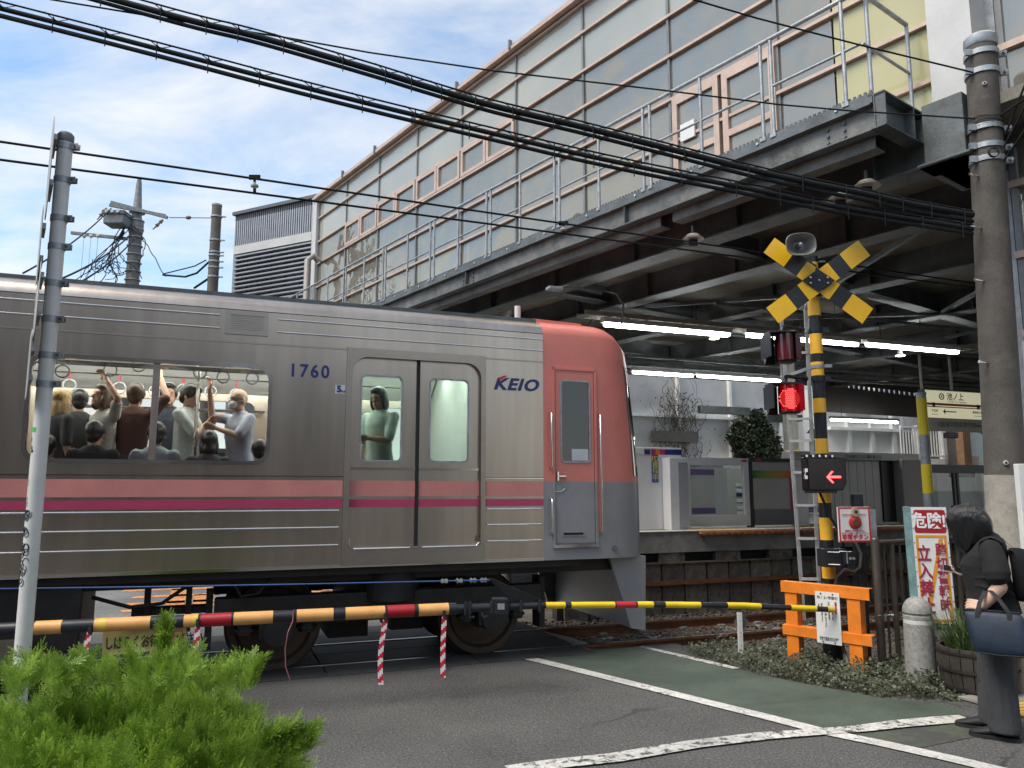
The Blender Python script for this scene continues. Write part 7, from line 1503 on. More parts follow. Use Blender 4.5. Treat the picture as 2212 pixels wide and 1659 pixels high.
for (x, y, c) in ((75, 975, (.6, .3, .03)), (84, 968, (.02, .02, .05)), (86, 975, (.02, .02, .04)), (78, 980, (.05, .25, .06))): decal(x, y, .012, .012, mat('dot_sticker_%d' % (x), c, .5, v=0))
ink = mat('graffiti_ink', (.02, .03, .045), .6, v=0); rg = np.random.RandomState(9)
def scrawl(y, n, s, m):
    for k in range(n):
        P = at(70, y, 3.24); th = -pi/2-.5+rg.uniform(-.55, .55); z = P[2]+rg.uniform(-1, 1)*s; rr_ = rg.uniform(.006, .013); a0 = rg.uniform(0, 6); mb = MB(f); pts = []
        for t in np.linspace(0, rg.uniform(3, 6.3), 12): a = th+rr_*cos(a0+t)/RP; pts.append(((RP+.0012)*cos(a), (RP+.0012)*sin(a), z+rr_*1.4*sin(a0+t)))
        mb.tube(pts, .0013, 4); obj('graffiti_stroke', mb, m, wpl)
scrawl(1118, 9, .02, ink); scrawl(1150, 9, .02, ink); scrawl(1186, 10, .02, dk_ltr); scrawl(1232, 10, .05, dk_ltr)
for k in range(7): decal(72+rg.uniform(-6, 6), 1010+rg.uniform(0, 110), .002, rg.uniform(.015, .05), dk_ltr, 'scratch')

# ------------------------------------------------------------------ clipped conifer bush, lower left
def spray():
    V = []; F = []
    def leaf(p, d, s, w_, l):
        sd = np.cross(d, s); sd = s; o = len(V); V.extend([p-sd*w_*.2, p+d*l*.5+sd*w_, p+d*l, p+d*l*.5-sd*w_]); F.append((o, o+1, o+2, o+3))
    up_ = np.array([0, 0, 1.]); sx_ = np.array([1., 0, 0]); r = np.random.RandomState(2)
    for i in range(7):
        t = i/7; p = np.array([0, 0, t*.075]); 
        for sg in ((-1, 1) if i < 6 else (0,)):
            a = .75-.3*t; d = np.array([sg*sin(a), r.normal()*.25, cos(a)]); d /= np.linalg.norm(d); bl = .040*(1-.55*t)+.008
            for k in range(4):
                q = p+d*bl*k/4
                for s2 in (-1, 1):
                    dd = d*cos(.6)+np.cross(d, [0, 1, 0])*s2*sin(.6); leaf(q, dd, np.cross(dd, [0, 1, 0]), .0022, .011*(1-.1*k))
            leaf(p+d*bl*.8, d, np.cross(d, [0, 1, 0]), .0025, .013)
    return np.array(V), F
SV, SF = spray()
def make_bush(c, R, n, seed, keep):
    r = np.random.RandomState(seed); AV = []; AF = []; o = 0
    dirs = []
    while len(dirs) < n:
        d = r.normal(size=3); d /= np.linalg.norm(d)
        if d[2] < -.45: continue
        dirs.append(d)
    for d in dirs:
        lump = 1 + .10*sin(d[0]*7+1)*cos(d[1]*6+d[2]*5)+.07*sin(d[0]*15+d[2]*11)
        rad = r.uniform(.70, 1.03)**.7
        e = (abs(d[0])**3.2+abs(d[1])**3.2+abs(d[2])**3.2)**(-1/3.2)
        P = c + d*e*np.array(R)*rad*lump
        if not keep(P): continue
        s = r.uniform(.6, 1.15); ax_u = d*.5+np.array([0, 0, .9])+r.normal(size=3)*.22; ax_u /= np.linalg.norm(ax_u); sd = np.cross(ax_u, r.normal(size=3)); sd /= np.linalg.norm(sd); fd = np.cross(ax_u, sd)
        M_ = np.stack([sd, fd, ax_u]); vv = (SV*s)@M_+P
        AV.append(vv); AF.append((np.array([(*f_,) for f_ in SF])+o)); o += len(SV)
    V = np.concatenate(AV); F = np.concatenate(AF); return V, F
bc_ = np.array([-1.40, 2.80, .415]); RR = (.64, .55, .49)
bush = thing('conifer_bush', 'bright green feathery conifer bush in the lower left corner', 'bush', (bc_[0], bc_[1], 0))
leaf_m = bpy.data.materials.new('conifer_leaf'); leaf_m.use_nodes = True; _nt = leaf_m.node_tree; _P = _nt.nodes['Principled BSDF']; _P.inputs['Roughness'].default_value = .5
_g = _nt.nodes.new('ShaderNodeNewGeometry'); _r = _nt.nodes.new('ShaderNodeValToRGB'); _r.color_ramp.elements[0].color = (.115, .215, .02, 1); _r.color_ramp.elements[1].color = (.36, .53, .08, 1)
_tcx = _nt.nodes.new('ShaderNodeTexCoord'); _nz = _nt.nodes.new('ShaderNodeTexNoise'); _nz.inputs['Scale'].default_value = 11; _nz.inputs['Detail'].default_value = 3; _nt.links.new(_tcx.outputs['Object'], _nz.inputs['Vector']); _r.color_ramp.elements[0].position = .35; _r.color_ramp.elements[1].position = .65
_nt.links.new(_nz.outputs[0], _r.inputs[0]); _nt.links.new(_r.outputs[0], _P.inputs['Base Color'])
_tl = _nt.nodes.new('ShaderNodeBsdfTranslucent'); _nt.links.new(_r.outputs[0], _tl.inputs[0]); _mx = _nt.nodes.new('ShaderNodeMixShader'); _mx.inputs[0].default_value = .4; _o = _nt.nodes['Material Output']
_nt.links.new(_P.outputs[0], _mx.inputs[1]); _nt.links.new(_tl.outputs[0], _mx.inputs[2]); _nt.links.new(_mx.outputs[0], _o.inputs[0])
Vb, Fb = make_bush(bc_, RR, 8600, 21, lambda P: P[2] > .15)
me = bpy.data.meshes.new('foliage'); me.from_pydata((Vb-bush.location).tolist(), [], Fb.tolist()); me.materials.append(leaf_m); ob_ = bpy.data.objects.new('foliage', me); link(ob_, bush); ob_['kind'] = 'stuff'
# taller shoots
r = np.random.RandomState(8); VV = []; FF_ = []; o = 0
for k in range(110):
    if k < 10: base = at(352, 1420+r.uniform(-5, 5), 2.75); d = np.array([.02*r.normal(), .0, 1]); L_ = .09
    elif k < 30: base = at(600+r.uniform(-60, 60), 1650-r.uniform(0, 120)*.4, 2.7); d = np.array([.6, 0, .8]); L_ = .06
    elif k < 34: base = at(530, 1490, 2.7); d = np.array([.4, 0, .9]); L_ = .08
    else: xx = r.uniform(0, 560); base = at(xx, 1474+abs(xx-330)**1.6*.0022+r.uniform(-14, 25), 2.75+r.uniform(-.2, .1)); d = np.array([r.normal()*.35, r.normal()*.2, 1]); L_ = .07
    d = d/np.linalg.norm(d)
    for j in range(6):
        P = base+d*L_*j/6*1.3; ax_u = d+r.normal(size=3)*.3; ax_u /= np.linalg.norm(ax_u); sd = np.cross(ax_u, r.normal(size=3)); sd /= np.linalg.norm(sd); vv = (SV*r.uniform(.5, .85))@np.stack([sd, np.cross(ax_u, sd), ax_u])+P; VV.append(vv); FF_.append(np.array([(*f_,) for f_ in SF])+o); o += len(SV)
me = bpy.data.meshes.new('shoots'); me.from_pydata((np.concatenate(VV)-bush.location).tolist(), [], np.concatenate(FF_).tolist()); me.materials.append(leaf_m); ob_ = bpy.data.objects.new('shoots', me); link(ob_, bush); ob_['kind'] = 'stuff'
mb = MB(); 
for k in range(14): a = k*2*pi/14; mb.tube([(bc_[0], bc_[1], 0), (bc_[0]+.15*cos(a), bc_[1]+.15*sin(a), .4), (bc_[0]+.42*cos(a), bc_[1]+.36*sin(a), .85)], [.02, .012, .005], 6)
mb.ell(bc_-(0, 0, .06), (.46, .38, .36), 16, 10); obj('branches_and_shade_core', mb, mat('twig_and_inner_shade', (.035, .032, .015), .9, v=.4, s=20), bush)  # dark solid core stands in for the shade between the sprays

# ------------------------------------------------------------------ ivy on the verge
poly_v = [g2(1470, 1402), g2(1560, 1400), g2(1640, 1398), g2(1740, 1402), g2(1790, 1425), g2(1870, 1440), g2(1960, 1438), g2(2030, 1470), g2(2105, 1500), g2(2070, 1516), g2(1990, 1514), g2(1880, 1503), g2(1740, 1477), g2(1640, 1458), g2(1560, 1434), g2(1500, 1418)]
def inside(x, y, P):
    c = False; n = len(P)
    for i in range(n):
        x0, y0 = P[i]; x1, y1 = P[(i+1) % n]
        if (y0 > y) != (y1 > y) and x < (x1-x0)*(y-y0)/(y1-y0)+x0: c = not c
    return c
r = np.random.RandomState(31); V = []; F = []; xs_ = [p[0] for p in poly_v]; ys_ = [p[1] for p in poly_v]; n_l = 0
lobes = [(0, 0), (.42, -.12), (.62, .22), (.40, .50), (.0, 1.0), (-.40, .50), (-.62, .22), (-.42, -.12)]
while n_l < 8500:
    x, y = r.uniform(min(xs_), max(xs_)), r.uniform(min(ys_), max(ys_))
    if not inside(x, y, poly_v): continue
    hh = .045+.045*sin(x*9)*cos(y*8)+.05*r.uniform(); z = -.03+r.uniform(.0, 1)**.6*max(.03, hh)*1.5; s = r.uniform(.014, .030)
    nn = np.array([r.normal()*.45-.1, r.normal()*.45-.35, 1.]); nn /= np.linalg.norm(nn); a = np.cross(nn, r.normal(size=3)); a /= np.linalg.norm(a); b_ = np.cross(nn, a); o = len(V); c = np.array([x, y, z])
    fold = .25*s
    for lx, ly in lobes: V.append(tuple(c+a*lx*s+b_*ly*s+nn*abs(lx)*fold))
    F += [(o, o+1, o+2, o+3, o+4), (o, o+4, o+5, o+6, o+7)]; n_l += 1
mb = MB(); mb.V = V; mb.F = F; mb.I = [0]*len(F)
obj('ground_ivy', mb, mat('ground_ivy_leaf', (.050, .062, .032), .5, v=.5, s=14, fine=50, c2=(.085, .085, .048), th=(.55, .7)), label='low ground ivy spreading along the edge of the green lane', cat='ground cover', kind='stuff')
mb = MB()
for k in range(9): a, b_ = g2(1500+k*60, 1425+k*9); c, d = g2(1540+k*60, 1405+k*9); mb.tube([(a, b_, .0), (a+.05, b_+.05, .03), (c, d, -.02)], .005, 5)
obj('ivy_stems', mb, vine_m, label='brown runners under the ground ivy', cat='ivy stems', kind='stuff')
P = gnd(1718, 1405, .02); mb = MB(); rr2 = np.random.RandomState(3)
pts = [P+rr2.uniform(-1, 1, 3)*np.array([.05, .03, .03]) for _ in range(9)]; mb.add(pts, [(0, 1, 2), (2, 3, 4), (4, 5, 6), (6, 7, 8), (0, 2, 4), (1, 5, 7), (3, 6, 8), (0, 7, 8)]); obj('crumpled_bag', mb, board_w, label='small crumpled white litter in the ivy beside the orange frame', cat='litter')
mb = MB(); mb.tube([gnd(1640, 1395, -.06), gnd(1670, 1400, -.05), gnd(1700, 1404, -.06)], .03, 8); obj('buried_pipe', mb, mat('grey_pipe', (.28, .27, .26), .6), label='grey pipe half buried beside the marker post', cat='pipe', smooth=60)
# ------------------------------------------------------------------ people
def remeshed(name, mb, m, parent, vox, sm=4, it=None, org=None):
    o = obj(name, mb, m, parent); rm = o.modifiers.new('remesh', 'REMESH'); rm.mode = 'VOXEL'; rm.voxel_size = vox; rm.use_smooth_shade = True
    s = o.modifiers.new('smooth', 'SMOOTH'); s.iterations = sm; s.factor = .5; return o
def limb(mb, pts, rr, n=12):
    # rounded tapered chain
    P = [np.array(p, float) for p in pts]; d0 = P[0]-P[1]; d0 /= np.linalg.norm(d0); d1 = P[-1]-P[-2]; d1 /= np.linalg.norm(d1)
    pp = [P[0]+d0*rr[0]*.95, P[0]+d0*rr[0]*.6]+P+[P[-1]+d1*rr[-1]*.6, P[-1]+d1*rr[-1]*.95]; r2 = [rr[0]*.3, rr[0]*.8]+list(rr)+[rr[-1]*.8, rr[-1]*.3]
    mb.tube(pp, r2, n)
def oval(mb, rings, n=24, tilt=None):
    # rings: (f, l, z, half_f, half_l [, tilt])
    out_ = []
    for R_ in rings:
        f, l, z, hf, hl = R_[:5]; tl = R_[5] if len(R_) > 5 else 0
        out_.append([(f+hf*cos(a)*cos(tl), l+hl*sin(a), z+hf*cos(a)*sin(tl)) for a in np.linspace(0, 2*pi, n, endpoint=False)])
    mb.loft(out_)
def hand(mb, w, d, pn, s=1., curl=.5, thumb=1, spread=.12):
    # w wrist, d along the hand, pn palm normal (fingers curl towards it), side = d x pn
    w = np.array(w, float); d = np.array(d, float)/np.linalg.norm(d); pn = np.array(pn, float); pn -= d*(pn@d); pn /= np.linalg.norm(pn); sd = np.cross(d, pn)
    for k, y in enumerate((-.028, -.010, .010, .027)): limb(mb, [w+d*.005*s+sd*y*.6*s, w+d*.045*s+sd*y*.9*s, w+d*.082*s+sd*y*s], [.014*s, .0135*s, .0105*s], 8)
    L_ = (.062, .074, .068, .052); 
    for k, y in enumerate((-.030, -.010, .010, .029)):
        ll = L_[k] if thumb < 0 else L_[3-k] if False else L_[k]; p = w+d*.085*s+sd*y*s; a = curl*.5; dr = d*1.+sd*(k-1.5)*spread*.5; pts = [p]
        for q in (.45, .32, .25): dd = dr*cos(a)+pn*sin(a); dd /= np.linalg.norm(dd); pts.append(pts[-1]+dd*ll*q*s); a += curl*.75
        limb(mb, pts, [.0088*s, .0082*s, .0074*s, .0064*s], 8)
    b_ = w+d*.025*s-sd*.028*s*thumb; limb(mb, [b_, b_+(d*.55-sd*.7*thumb+pn*.35)*.036*s, b_+(d*.55-sd*.7*thumb+pn*.35)*.036*s+(d*.9-sd*.1*thumb+pn*.35)*.032*s], [.0125*s, .0105*s, .0082*s], 8)
skin_m = mat('skin', (.52, .33, .23), .5, v=.07, s=8); skin_d = mat('passenger_skin', (.54, .31, .21), .5, v=.07, s=8); hair_m = mat('black_hair', (.012, .010, .009), .38, v=.3, s=20, stretch=(3, 3, .4)); hair_b = mat('brown_hair', (.07, .035, .02), .4, v=.3, s=20, stretch=(3, 3, .4)); hair_y = mat('blonde_hair', (.55, .36, .16), .4, v=.3, s=20, stretch=(3, 3, .4))  # passengers get a slightly redder skin colour
def cloth(name, c, r=.85): return mat('cloth_'+name, c, r, v=.16, s=9, b=.25, bs=30)
def head(mb, c, fd, s=1., nod=0.):
    # skull with jaw, nose, ears, brow; c centre, fd local facing (f, l)
    fx = np.array([fd[0]*cos(nod), fd[1]*cos(nod), -sin(nod)]); lx = np.array([-fd[1], fd[0], 0]); zx = np.cross(fx, lx); ax = [fx, lx, zx]; c = np.array(c, float)
    P = lambda f, l, z: c+(fx*f+lx*l+zx*z)*s
    mb.ell(c+zx*.02*s, (.096*s, .077*s, .10*s), 16, 12, ax=ax); mb.ell(P(.018, 0, -.055), (.072*s, .058*s, .066*s), 14, 10, ax=ax); mb.ell(P(.062, 0, -.095), (.026*s, .028*s, .02*s), 10, 6, ax=ax)
    limb(mb, [P(.088, 0, .012), P(.108, 0, -.028)], [.010*s, .014*s], 8); mb.ell(P(.083, 0, -.062), (.014*s, .026*s, .010*s), 10, 6, ax=ax); mb.ell(P(.085, 0, .03), (.012*s, .05*s, .010*s), 10, 6, ax=ax)
    for q in (-1, 1): mb.ell(P(-.008, .078*q, -.015), (.018*s, .009*s, .03*s), 10, 6, ax=ax)
    return P, ax
def person(label, pos, fdir, h=1.62, top=(.3, .3, .3), legs=(.05, .05, .06), sleeve=.45, hair=hair_m, style='short', armL=None, armR=None, sit=False, nod=0., turn=0., mask=False, group='passengers inside the train', skin=skin_d, glasses=False, wide=1.):
    k = h/1.65; pos = np.array(pos, float); fdir = np.array(fdir, float); fdir[2] = 0; fdir /= np.linalg.norm(fdir); lf = np.cross([0, 0, 1], fdir)
    t = thing('person', label, 'person', pos, group); fr = lambda p: pos+fdir*p[0]*k+lf*p[1]*k+np.array([0, 0, p[2]*k])
    up = -.40 if sit else 0
    Z_ = lambda z: z+up
    body = MB(fr); fd = (cos(turn), sin(turn)); P, ax = head(body, (.03, 0, Z_(1.535)), fd, 1., nod)
    limb(body, [(0, 0, Z_(1.36)), (.02, 0, Z_(1.46))], [.052, .050], 12)
    arms = {1: armL, -1: armR}; slv = MB(fr)
    oval(slv, [(-.01, 0, Z_(.86), .115*wide, .165*wide), (.0, 0, Z_(.98), .11*wide, .145*wide), (.01, 0, Z_(1.12), .12*wide, .150*wide), (.012, 0, Z_(1.25), .118*wide, .168*wide), (.0, 0, Z_(1.34), .095, .17), (-.005, 0, Z_(1.385), .072, .115), (0, 0, Z_(1.42), .058, .066)])
    for q in (1, -1):
        S_ = np.array([-.01, .168*q, Z_(1.335)]); a = arms[q]
        if a is None: E_, W_ = (S_+(-.03, .05*q, -.27), S_+(.06, .04*q, -.50)) if not sit else (S_+(.06, .05*q, -.26), S_+(.26, -.02*q, -.30))
        else: E_, W_ = np.array(a[0], float), np.array(a[1], float); E_[2] += up; W_[2] += up
        limb(body, [S_, (S_+E_)/2, E_], [.045, .042, .036], 10); limb(body, [E_, (E_*.6+W_*.4), W_], [.036, .034, .024], 10)
        dh = (W_-E_)/np.linalg.norm(W_-E_); hand(body, W_, dh, (fd[0], -q*.6, .1) if a is None else (1, .1, -.2), .95, .9 if a is not None else .5, q)
        M_ = S_+(E_-S_)*sleeve*2 if sleeve <= .5 else E_; limb(slv, [S_, (S_+M_)/2, M_], [.060, .058, .056], 12)
        if sleeve > .5: limb(slv, [E_, E_+(W_-E_)*(sleeve-.5)*2], [.05, .04], 12)
    remeshed('body', body, skin, t, .0085, 3); remeshed('shirt', slv, cloth('%02d%02d%02d' % tuple(int(c*99) for c in top), top), t, .013, 5)
    lg = MB(fr)
    if not sit:
        oval(lg, [(-.01, 0, .93, .11, .15), (-.015, 0, .82, .125, .17)])
        for q in (1, -1): limb(lg, [(-.01, .085*q, .84), (.0, .085*q, .48), (-.02, .085*q, .10)], [.09, .068, .055], 12)
    else:
        oval(lg, [(-.01, 0, .56, .11, .15), (-.01, 0, .46, .12, .17)])
        for q in (1, -1): limb(lg, [(.0, .09*q, .50), (.42, .10*q, .50)], [.085, .065], 12); limb(lg, [(.42, .10*q, .50), (.42, .10*q, .10)], [.062, .05], 12)
    remeshed('trousers', lg, cloth('%02d%02d%02d' % tuple(int(c*99) for c in legs), legs), t, .016, 3)
    sh = MB(fr)
    for q in (1, -1): x = .42 if sit else 0; limb(sh, [(x-.03, .09*q, .045), (x+.10, .095*q, .038), (x+.17, .1*q, .03)], [.045, .042, .03], 10)
    obj('shoes', sh, mat('dark_shoe', (.02, .02, .02), .5, v=.1), t, smooth=60)
    hr = MB(fr)
    if style != 'bald':
        hr.ell(P(-.012, 0, .032), (.103, .087, .102), 16, 12, ax=ax); hr.ell(P(.035, 0, .085), (.062, .07, .042), 12, 8, ax=ax)
        for q in (-1, 1): hr.ell(P(.0, .07*q, .02), (.05, .02, .05), 10, 8, ax=ax)
        hr.ell(P(-.05, 0, -.03), (.055, .068, .07), 12, 8, ax=ax)
        if style == 'bob':
            for q in (-1, 1): hr.ell(P(-.005, .076*q, -.05), (.06, .024, .085), 12, 8, ax=ax)
            hr.ell(P(-.055, 0, -.075), (.05, .078, .08), 12, 8, ax=ax)
        if style == 'long':
            for q in (-1, 1): hr.ell(P(-.01, .076*q, -.08), (.055, .026, .12), 12, 8, ax=ax)
            hr.ell(P(-.07, 0, -.12), (.05, .085, .16), 12, 8, ax=ax)
        remeshed('hair', hr, hair, t, .009, 2)
    ey = MB(fr)
    for q in (-1, 1): ey.ell(P(.083, .03*q, .008), (.006, .012, .006), 8, 6, ax=ax)
    obj('eyes', ey, mat('dark_eye', (.02, .015, .01), .2, v=0), t, smooth=60)
    if mask:
        mk_ = MB(fr); mk_.ell(P(.066, 0, -.052), (.050, .058, .046), 16, 10, ax=ax); mk_.tube([P(.08, .05, -.03), P(0, .083, -.012)], .0025, 5); mk_.tube([P(.08, -.05, -.03), P(0, -.083, -.012)], .0025, 5); obj('face_mask', mk_, mat('white_mask', (.7, .72, .74), .8, v=.04), t, smooth=60)
    if glasses:
        g_ = MB(fr)
        for q in (-1, 1): g_.tube([P(.098, .03*q+.022*cos(a), .008+.017*sin(a)) for a in np.linspace(0, 2*pi, 13)], .002, 4); g_.tube([P(.095, .052*q, .012), P(0, .082*q, .005)], .002, 4)
        g_.tube([P(.1, -.008, .01), P(.1, .008, .01)], .002, 4); obj('glasses', g_, dk_ltr, t)
    return t
ZFL = 1.15
def ptr(x, y, v, h, sit=False, up=0):                    # place so that the head centre falls on a sight line at distance v
    P = onT(x, y, v); return FT((P[0], v, max(ZFL, P[2]-1.535*h/1.65+(.40*h/1.65 if sit else 0)) if False else ZFL)), P
def pas(x, y, v, label, fdir, sit=False, **k):
    P = onT(x, y, v); hh = (P[2]-ZFL)/(1.55-(.40 if sit else 0))*1.65; hh = max(1.35, min(1.85, hh))
    return person(label, FT((P[0], v, ZFL)), fdir, h=hh, sit=sit, **k)
seat = VF+.42
# seated, backs to the window
pas(205, 932, seat, 'seated passenger seen from behind, short black hair and black shirt', nA, True, top=(.015, .015, .018), turn=-.25)
pas(338, 935, seat, 'seated passenger with dark hair in a pale blue shirt at the window post', nA, True, top=(.48, .56, .60), turn=.1)
pas(452, 952, seat, 'seated passenger seen from behind with long black hair and dark grey top', nA, True, top=(.09, .10, .11), style='bob')
pas(560, 975, seat, 'seated passenger at the right corner of the train window, lilac blue shirt', nA, True, top=(.30, .34, .46), turn=-.1)
pas(100, 985, seat, 'seated passenger at the left corner of the train window, pale blue shirt', nA, True, top=(.42, .48, .55), style='short')
# standing in the aisle
v1_, v2_ = VF+.86, VF+1.15
pas(228, 855, v1_, 'standing passenger in a cream blouse looking left, arm raised to a hanging ring', -dA*.8-nA*.6, top=(.50, .47, .42), hair=hair_b, style='bob', nod=-.25, armL=((.05, .30, 1.50), (.10, .16, 1.70)), sleeve=.35)
pas(292, 850, v1_+.02, 'standing passenger seen from behind in a maroon brown shirt, arm raised', nA+dA*.2, top=(.11, .045, .035), hair=hair_b, armR=((.0, -.30, 1.52), (.10, -.20, 1.75)))
pas(172, 862, v2_, 'standing passenger with dark hair and black shirt, second from the left end', nA-dA*.3, top=(.02, .02, .022))
pas(128, 862, v1_-.05, 'standing passenger with blonde long hair beside the white sign pole', dA*.5+nA*.5, top=(.03, .03, .035), hair=hair_y, style='long')
pas(405, 852, v1_, 'standing passenger in a white shirt holding the pole right of the window post', dA*.8-nA*.3, top=(.55, .58, .55), nod=.3, armR=((.18, -.18, 1.12), (.22, -.02, 1.25)), armL=((.12, .22, 1.1), (.25, .1, 1.28)))
pas(522, 862, v1_, 'standing bald passenger with glasses, white face mask and pale lilac shirt', -dA*.85-nA*.45, top=(.42, .43, .52), style='bald', mask=True, glasses=True, armR=((.22, -.20, 1.36), (.30, -.12, 1.66)), armL=((.16, .24, 1.14), (.30, .05, 1.22)), wide=1.1, skin=skin_m)
pas(365, 850, v2_+.3, 'standing passenger in dark clothes on the far side behind the window post', -nA, top=(.03, .035, .05))
pas(822, 858, VF+.55, 'standing passenger in pale green clothes behind the train door pane', -nA*.6-dA*.6, top=(.66, .74, .66), hair=hair_m, style='bob', nod=.2, armL=((.14, .20, 1.08), (.24, .02, 1.1)))

# ------------------------------------------------------------------ the waiting woman
WO = np.array([3.44, 5.66, 0.]); wf = np.array([-.83, .56, 0]); wf /= np.linalg.norm(wf); wl = np.cross([0, 0, 1], wf)
FWm = lambda p: WO+wf*p[0]+wl*p[1]+np.array([0, 0, p[2]])
wo = thing('person', 'person in black T-shirt and wide trousers looking down at a phone', 'person', WO)
fabric_k = mat('black_tshirt_fabric', (.009, .0088, .010), .9, v=.25, s=5, b=.5, bs=14); fabric_t = mat('charcoal_trouser_fabric', (.050, .052, .056), .85, v=.2, s=4, b=.4, bs=12)
body = MB(FWm)
def onW(x, y, l):
    r_ = ray(x, y); t = ((WO-O3)@wl+l)/(r_@wl); Q = O3+r_*t-WO; return np.array([Q@wf, l, Q[2]])
HC = onW(2098, 1136, 0); P, ax = head(body, HC, (1, 0), 1.0, .78)
limb(body, [(.0, 0, 1.30), (.05, 0, 1.37), HC+(-.03, 0, -.02)], [.060, .056, .055], 14)
PHW = onW(2098, 1243, -.06); EL, WLp = onW(2160, 1268, .225), onW(2124, 1309, .24); ER, WRp = np.array([.02, -.19, 1.04]), PHW
limb(body, [(-.03, .175, 1.27), (-.05, .21, 1.14), EL], [.052, .050, .042], 14); limb(body, [EL, EL*.6+WLp*.4, WLp], [.048, .044, .029], 14)
limb(body, [(-.0, -.165, 1.27), (-.01, -.20, 1.15), ER], [.050, .047, .040], 14); limb(body, [ER, ER*.6+WRp*.4, WRp], [.041, .036, .026], 14)
hand(body, WLp, (.9, -.35, .05), (-.25, -.8, -.5), 1.0, .75, -1); hand(body, WRp, (.95, .25, .16), (.1, .2, 1), 1.0, .7, -1, .2)
remeshed('body', body, mat('forearm_skin', (.58, .37, .27), .45, v=.05, s=10), wo, .0042, 3)
shirt = MB(FWm)
oval(shirt, [(-.005, 0, .845, .165, .205), (.005, 0, .90, .165, .20), (.01, 0, .98, .155, .185), (.03, 0, 1.08, .150, .18), (.04, 0, 1.17, .152, .185), (.02, 0, 1.25, .138, .19, -.10), (-.0, 0, 1.32, .105, .165, -.2), (.01, 0, 1.365, .078, .105, -.3), (.025, 0, 1.385, .064, .072, -.35)], 32)
limb(shirt, [(-.02, .165, 1.285), (-.04, .205, 1.20), (-.045, .225, 1.13)], [.074, .080, .086], 18); limb(shirt, [(.0, -.165, 1.285), (-.0, -.20, 1.20), (.0, -.215, 1.13)], [.072, .078, .084], 18)
for k in range(9):                                       # folds of the loose hem
    a = k*.7; limb(shirt, [(.155*cos(a), .19*sin(a), .86), (.140*cos(a), .175*sin(a), 1.0)], [.020, .008], 8)
for z, s_ in ((1.02, .3), (1.10, -.2), (1.16, .4)): limb(shirt, [(-.09, .165, z), (.0, .192, z+.02*s_), (.09, .165, z+.05*s_)], [.008, .013, .006], 8)
remeshed('tshirt', shirt, fabric_k, wo, .006, 3)
tr_w = MB(FWm)
oval(tr_w, [(-.005, 0, .90, .135, .175), (-.01, 0, .80, .155, .195), (-.005, 0, .72, .15, .19)], 28)
def leg(f0, l, f1, ln=1):
    rs = [(f0, l, .80, .128, .10), (f0, l, .62, .115, .098), ((f0+f1)/2, l, .42, .100, .09), (f1, l, .22, .098, .09), (f1, l, .085, .103, .092), (f1, l, .052, .098, .09)]
    oval(tr_w, rs, 24)
    for a, z0, z1 in ((.4, .75, .35), (1.4, .70, .15), (2.4, .6, .2), (2.0, .35, .07), (.9, .45, .07)): limb(tr_w, [(f0+.107*cos(a), l+.09*sin(a), z0), ((f0+f1)/2+.093*cos(a+.1), l+.083*sin(a+.1), (z0+z1)/2), (f1+.094*cos(a+.15), l+.084*sin(a+.15), z1)], [.006, .013, .010], 8)
leg(.0, .10, -.01); leg(.02, -.10, .055)
remeshed('trousers', tr_w, fabric_t, wo, .007, 3)
hr = MB(FWm)                                             # bob falling forward with the bowed head
# bobbed hair: skull cap plus two curtains hanging towards the ground
prof_h = [(2088, 1087), (2108, 1090), (2128, 1102), (2142, 1122), (2146, 1142), (2140, 1152), (2126, 1158), (2116, 1170), (2104, 1183), (2090, 1195), (2080, 1193), (2070, 1180), (2058, 1160), (2046, 1138), (2042, 1120), (2050, 1102), (2066, 1091)]
ph_ = [onW(x, y, 0) for x, y in prof_h]; hc_ = onW(2094, 1128, 0); rings = []
for l in np.linspace(-.101, .101, 15):
    k = (1-(abs(l)/.104)**2.6)**.45; rings.append([hc_+(p-hc_)*np.array([k, 1, k if p[2] > hc_[2] else k*.25+.75])+np.array([0, l, 0]) for p in ph_])
hr.loft(rings)
hair_o = remeshed('hair', hr, mat('glossy_black_hair', (.008, .008, .009), .30, v=.3, s=30, stretch=(2.5, 2.5, .25), b=.8, bs=60, aniso=.4), wo, .0055, 3)
# loose strands over the bob
hs_ = MB(FWm); r = np.random.RandomState(5)
top_ = onW(2098, 1089, 0)
for k in range(420):
    q = r.choice([-1, 1], p=[.25, .75]); a = r.uniform(0, 1); xe = 2142-a*70+r.uniform(-6, 6); ye = 1153+a*40-max(0, a-.8)*60+r.uniform(-5, 5); E0 = onW(xe, ye, 0); M0 = onW(2146-a*100, 1120+abs(a-.4)*8, 0)
    pts = []
    for t in np.linspace(0.03, 1, 8): p = top_*(1-t)**2+M0*2*t*(1-t)+E0*t*t; pts.append((p[0], q*.106*(1-(1-t)**3)*(1-.10*t*t)*(.86+.14*sin(pi*min(1, a+.15))), p[2]+.004))
    hs_.tube(pts, [.0008, .0016, .0018, .0018, .0018, .0016, .0013, .0006], 4, caps=False)
obj('hair_strands', hs_, MATS['glossy_black_hair'], wo, kind='stuff')
shoe = mat('black_knit_shoe', (.016, .016, .018), .7, v=.2, s=20, b=.3)
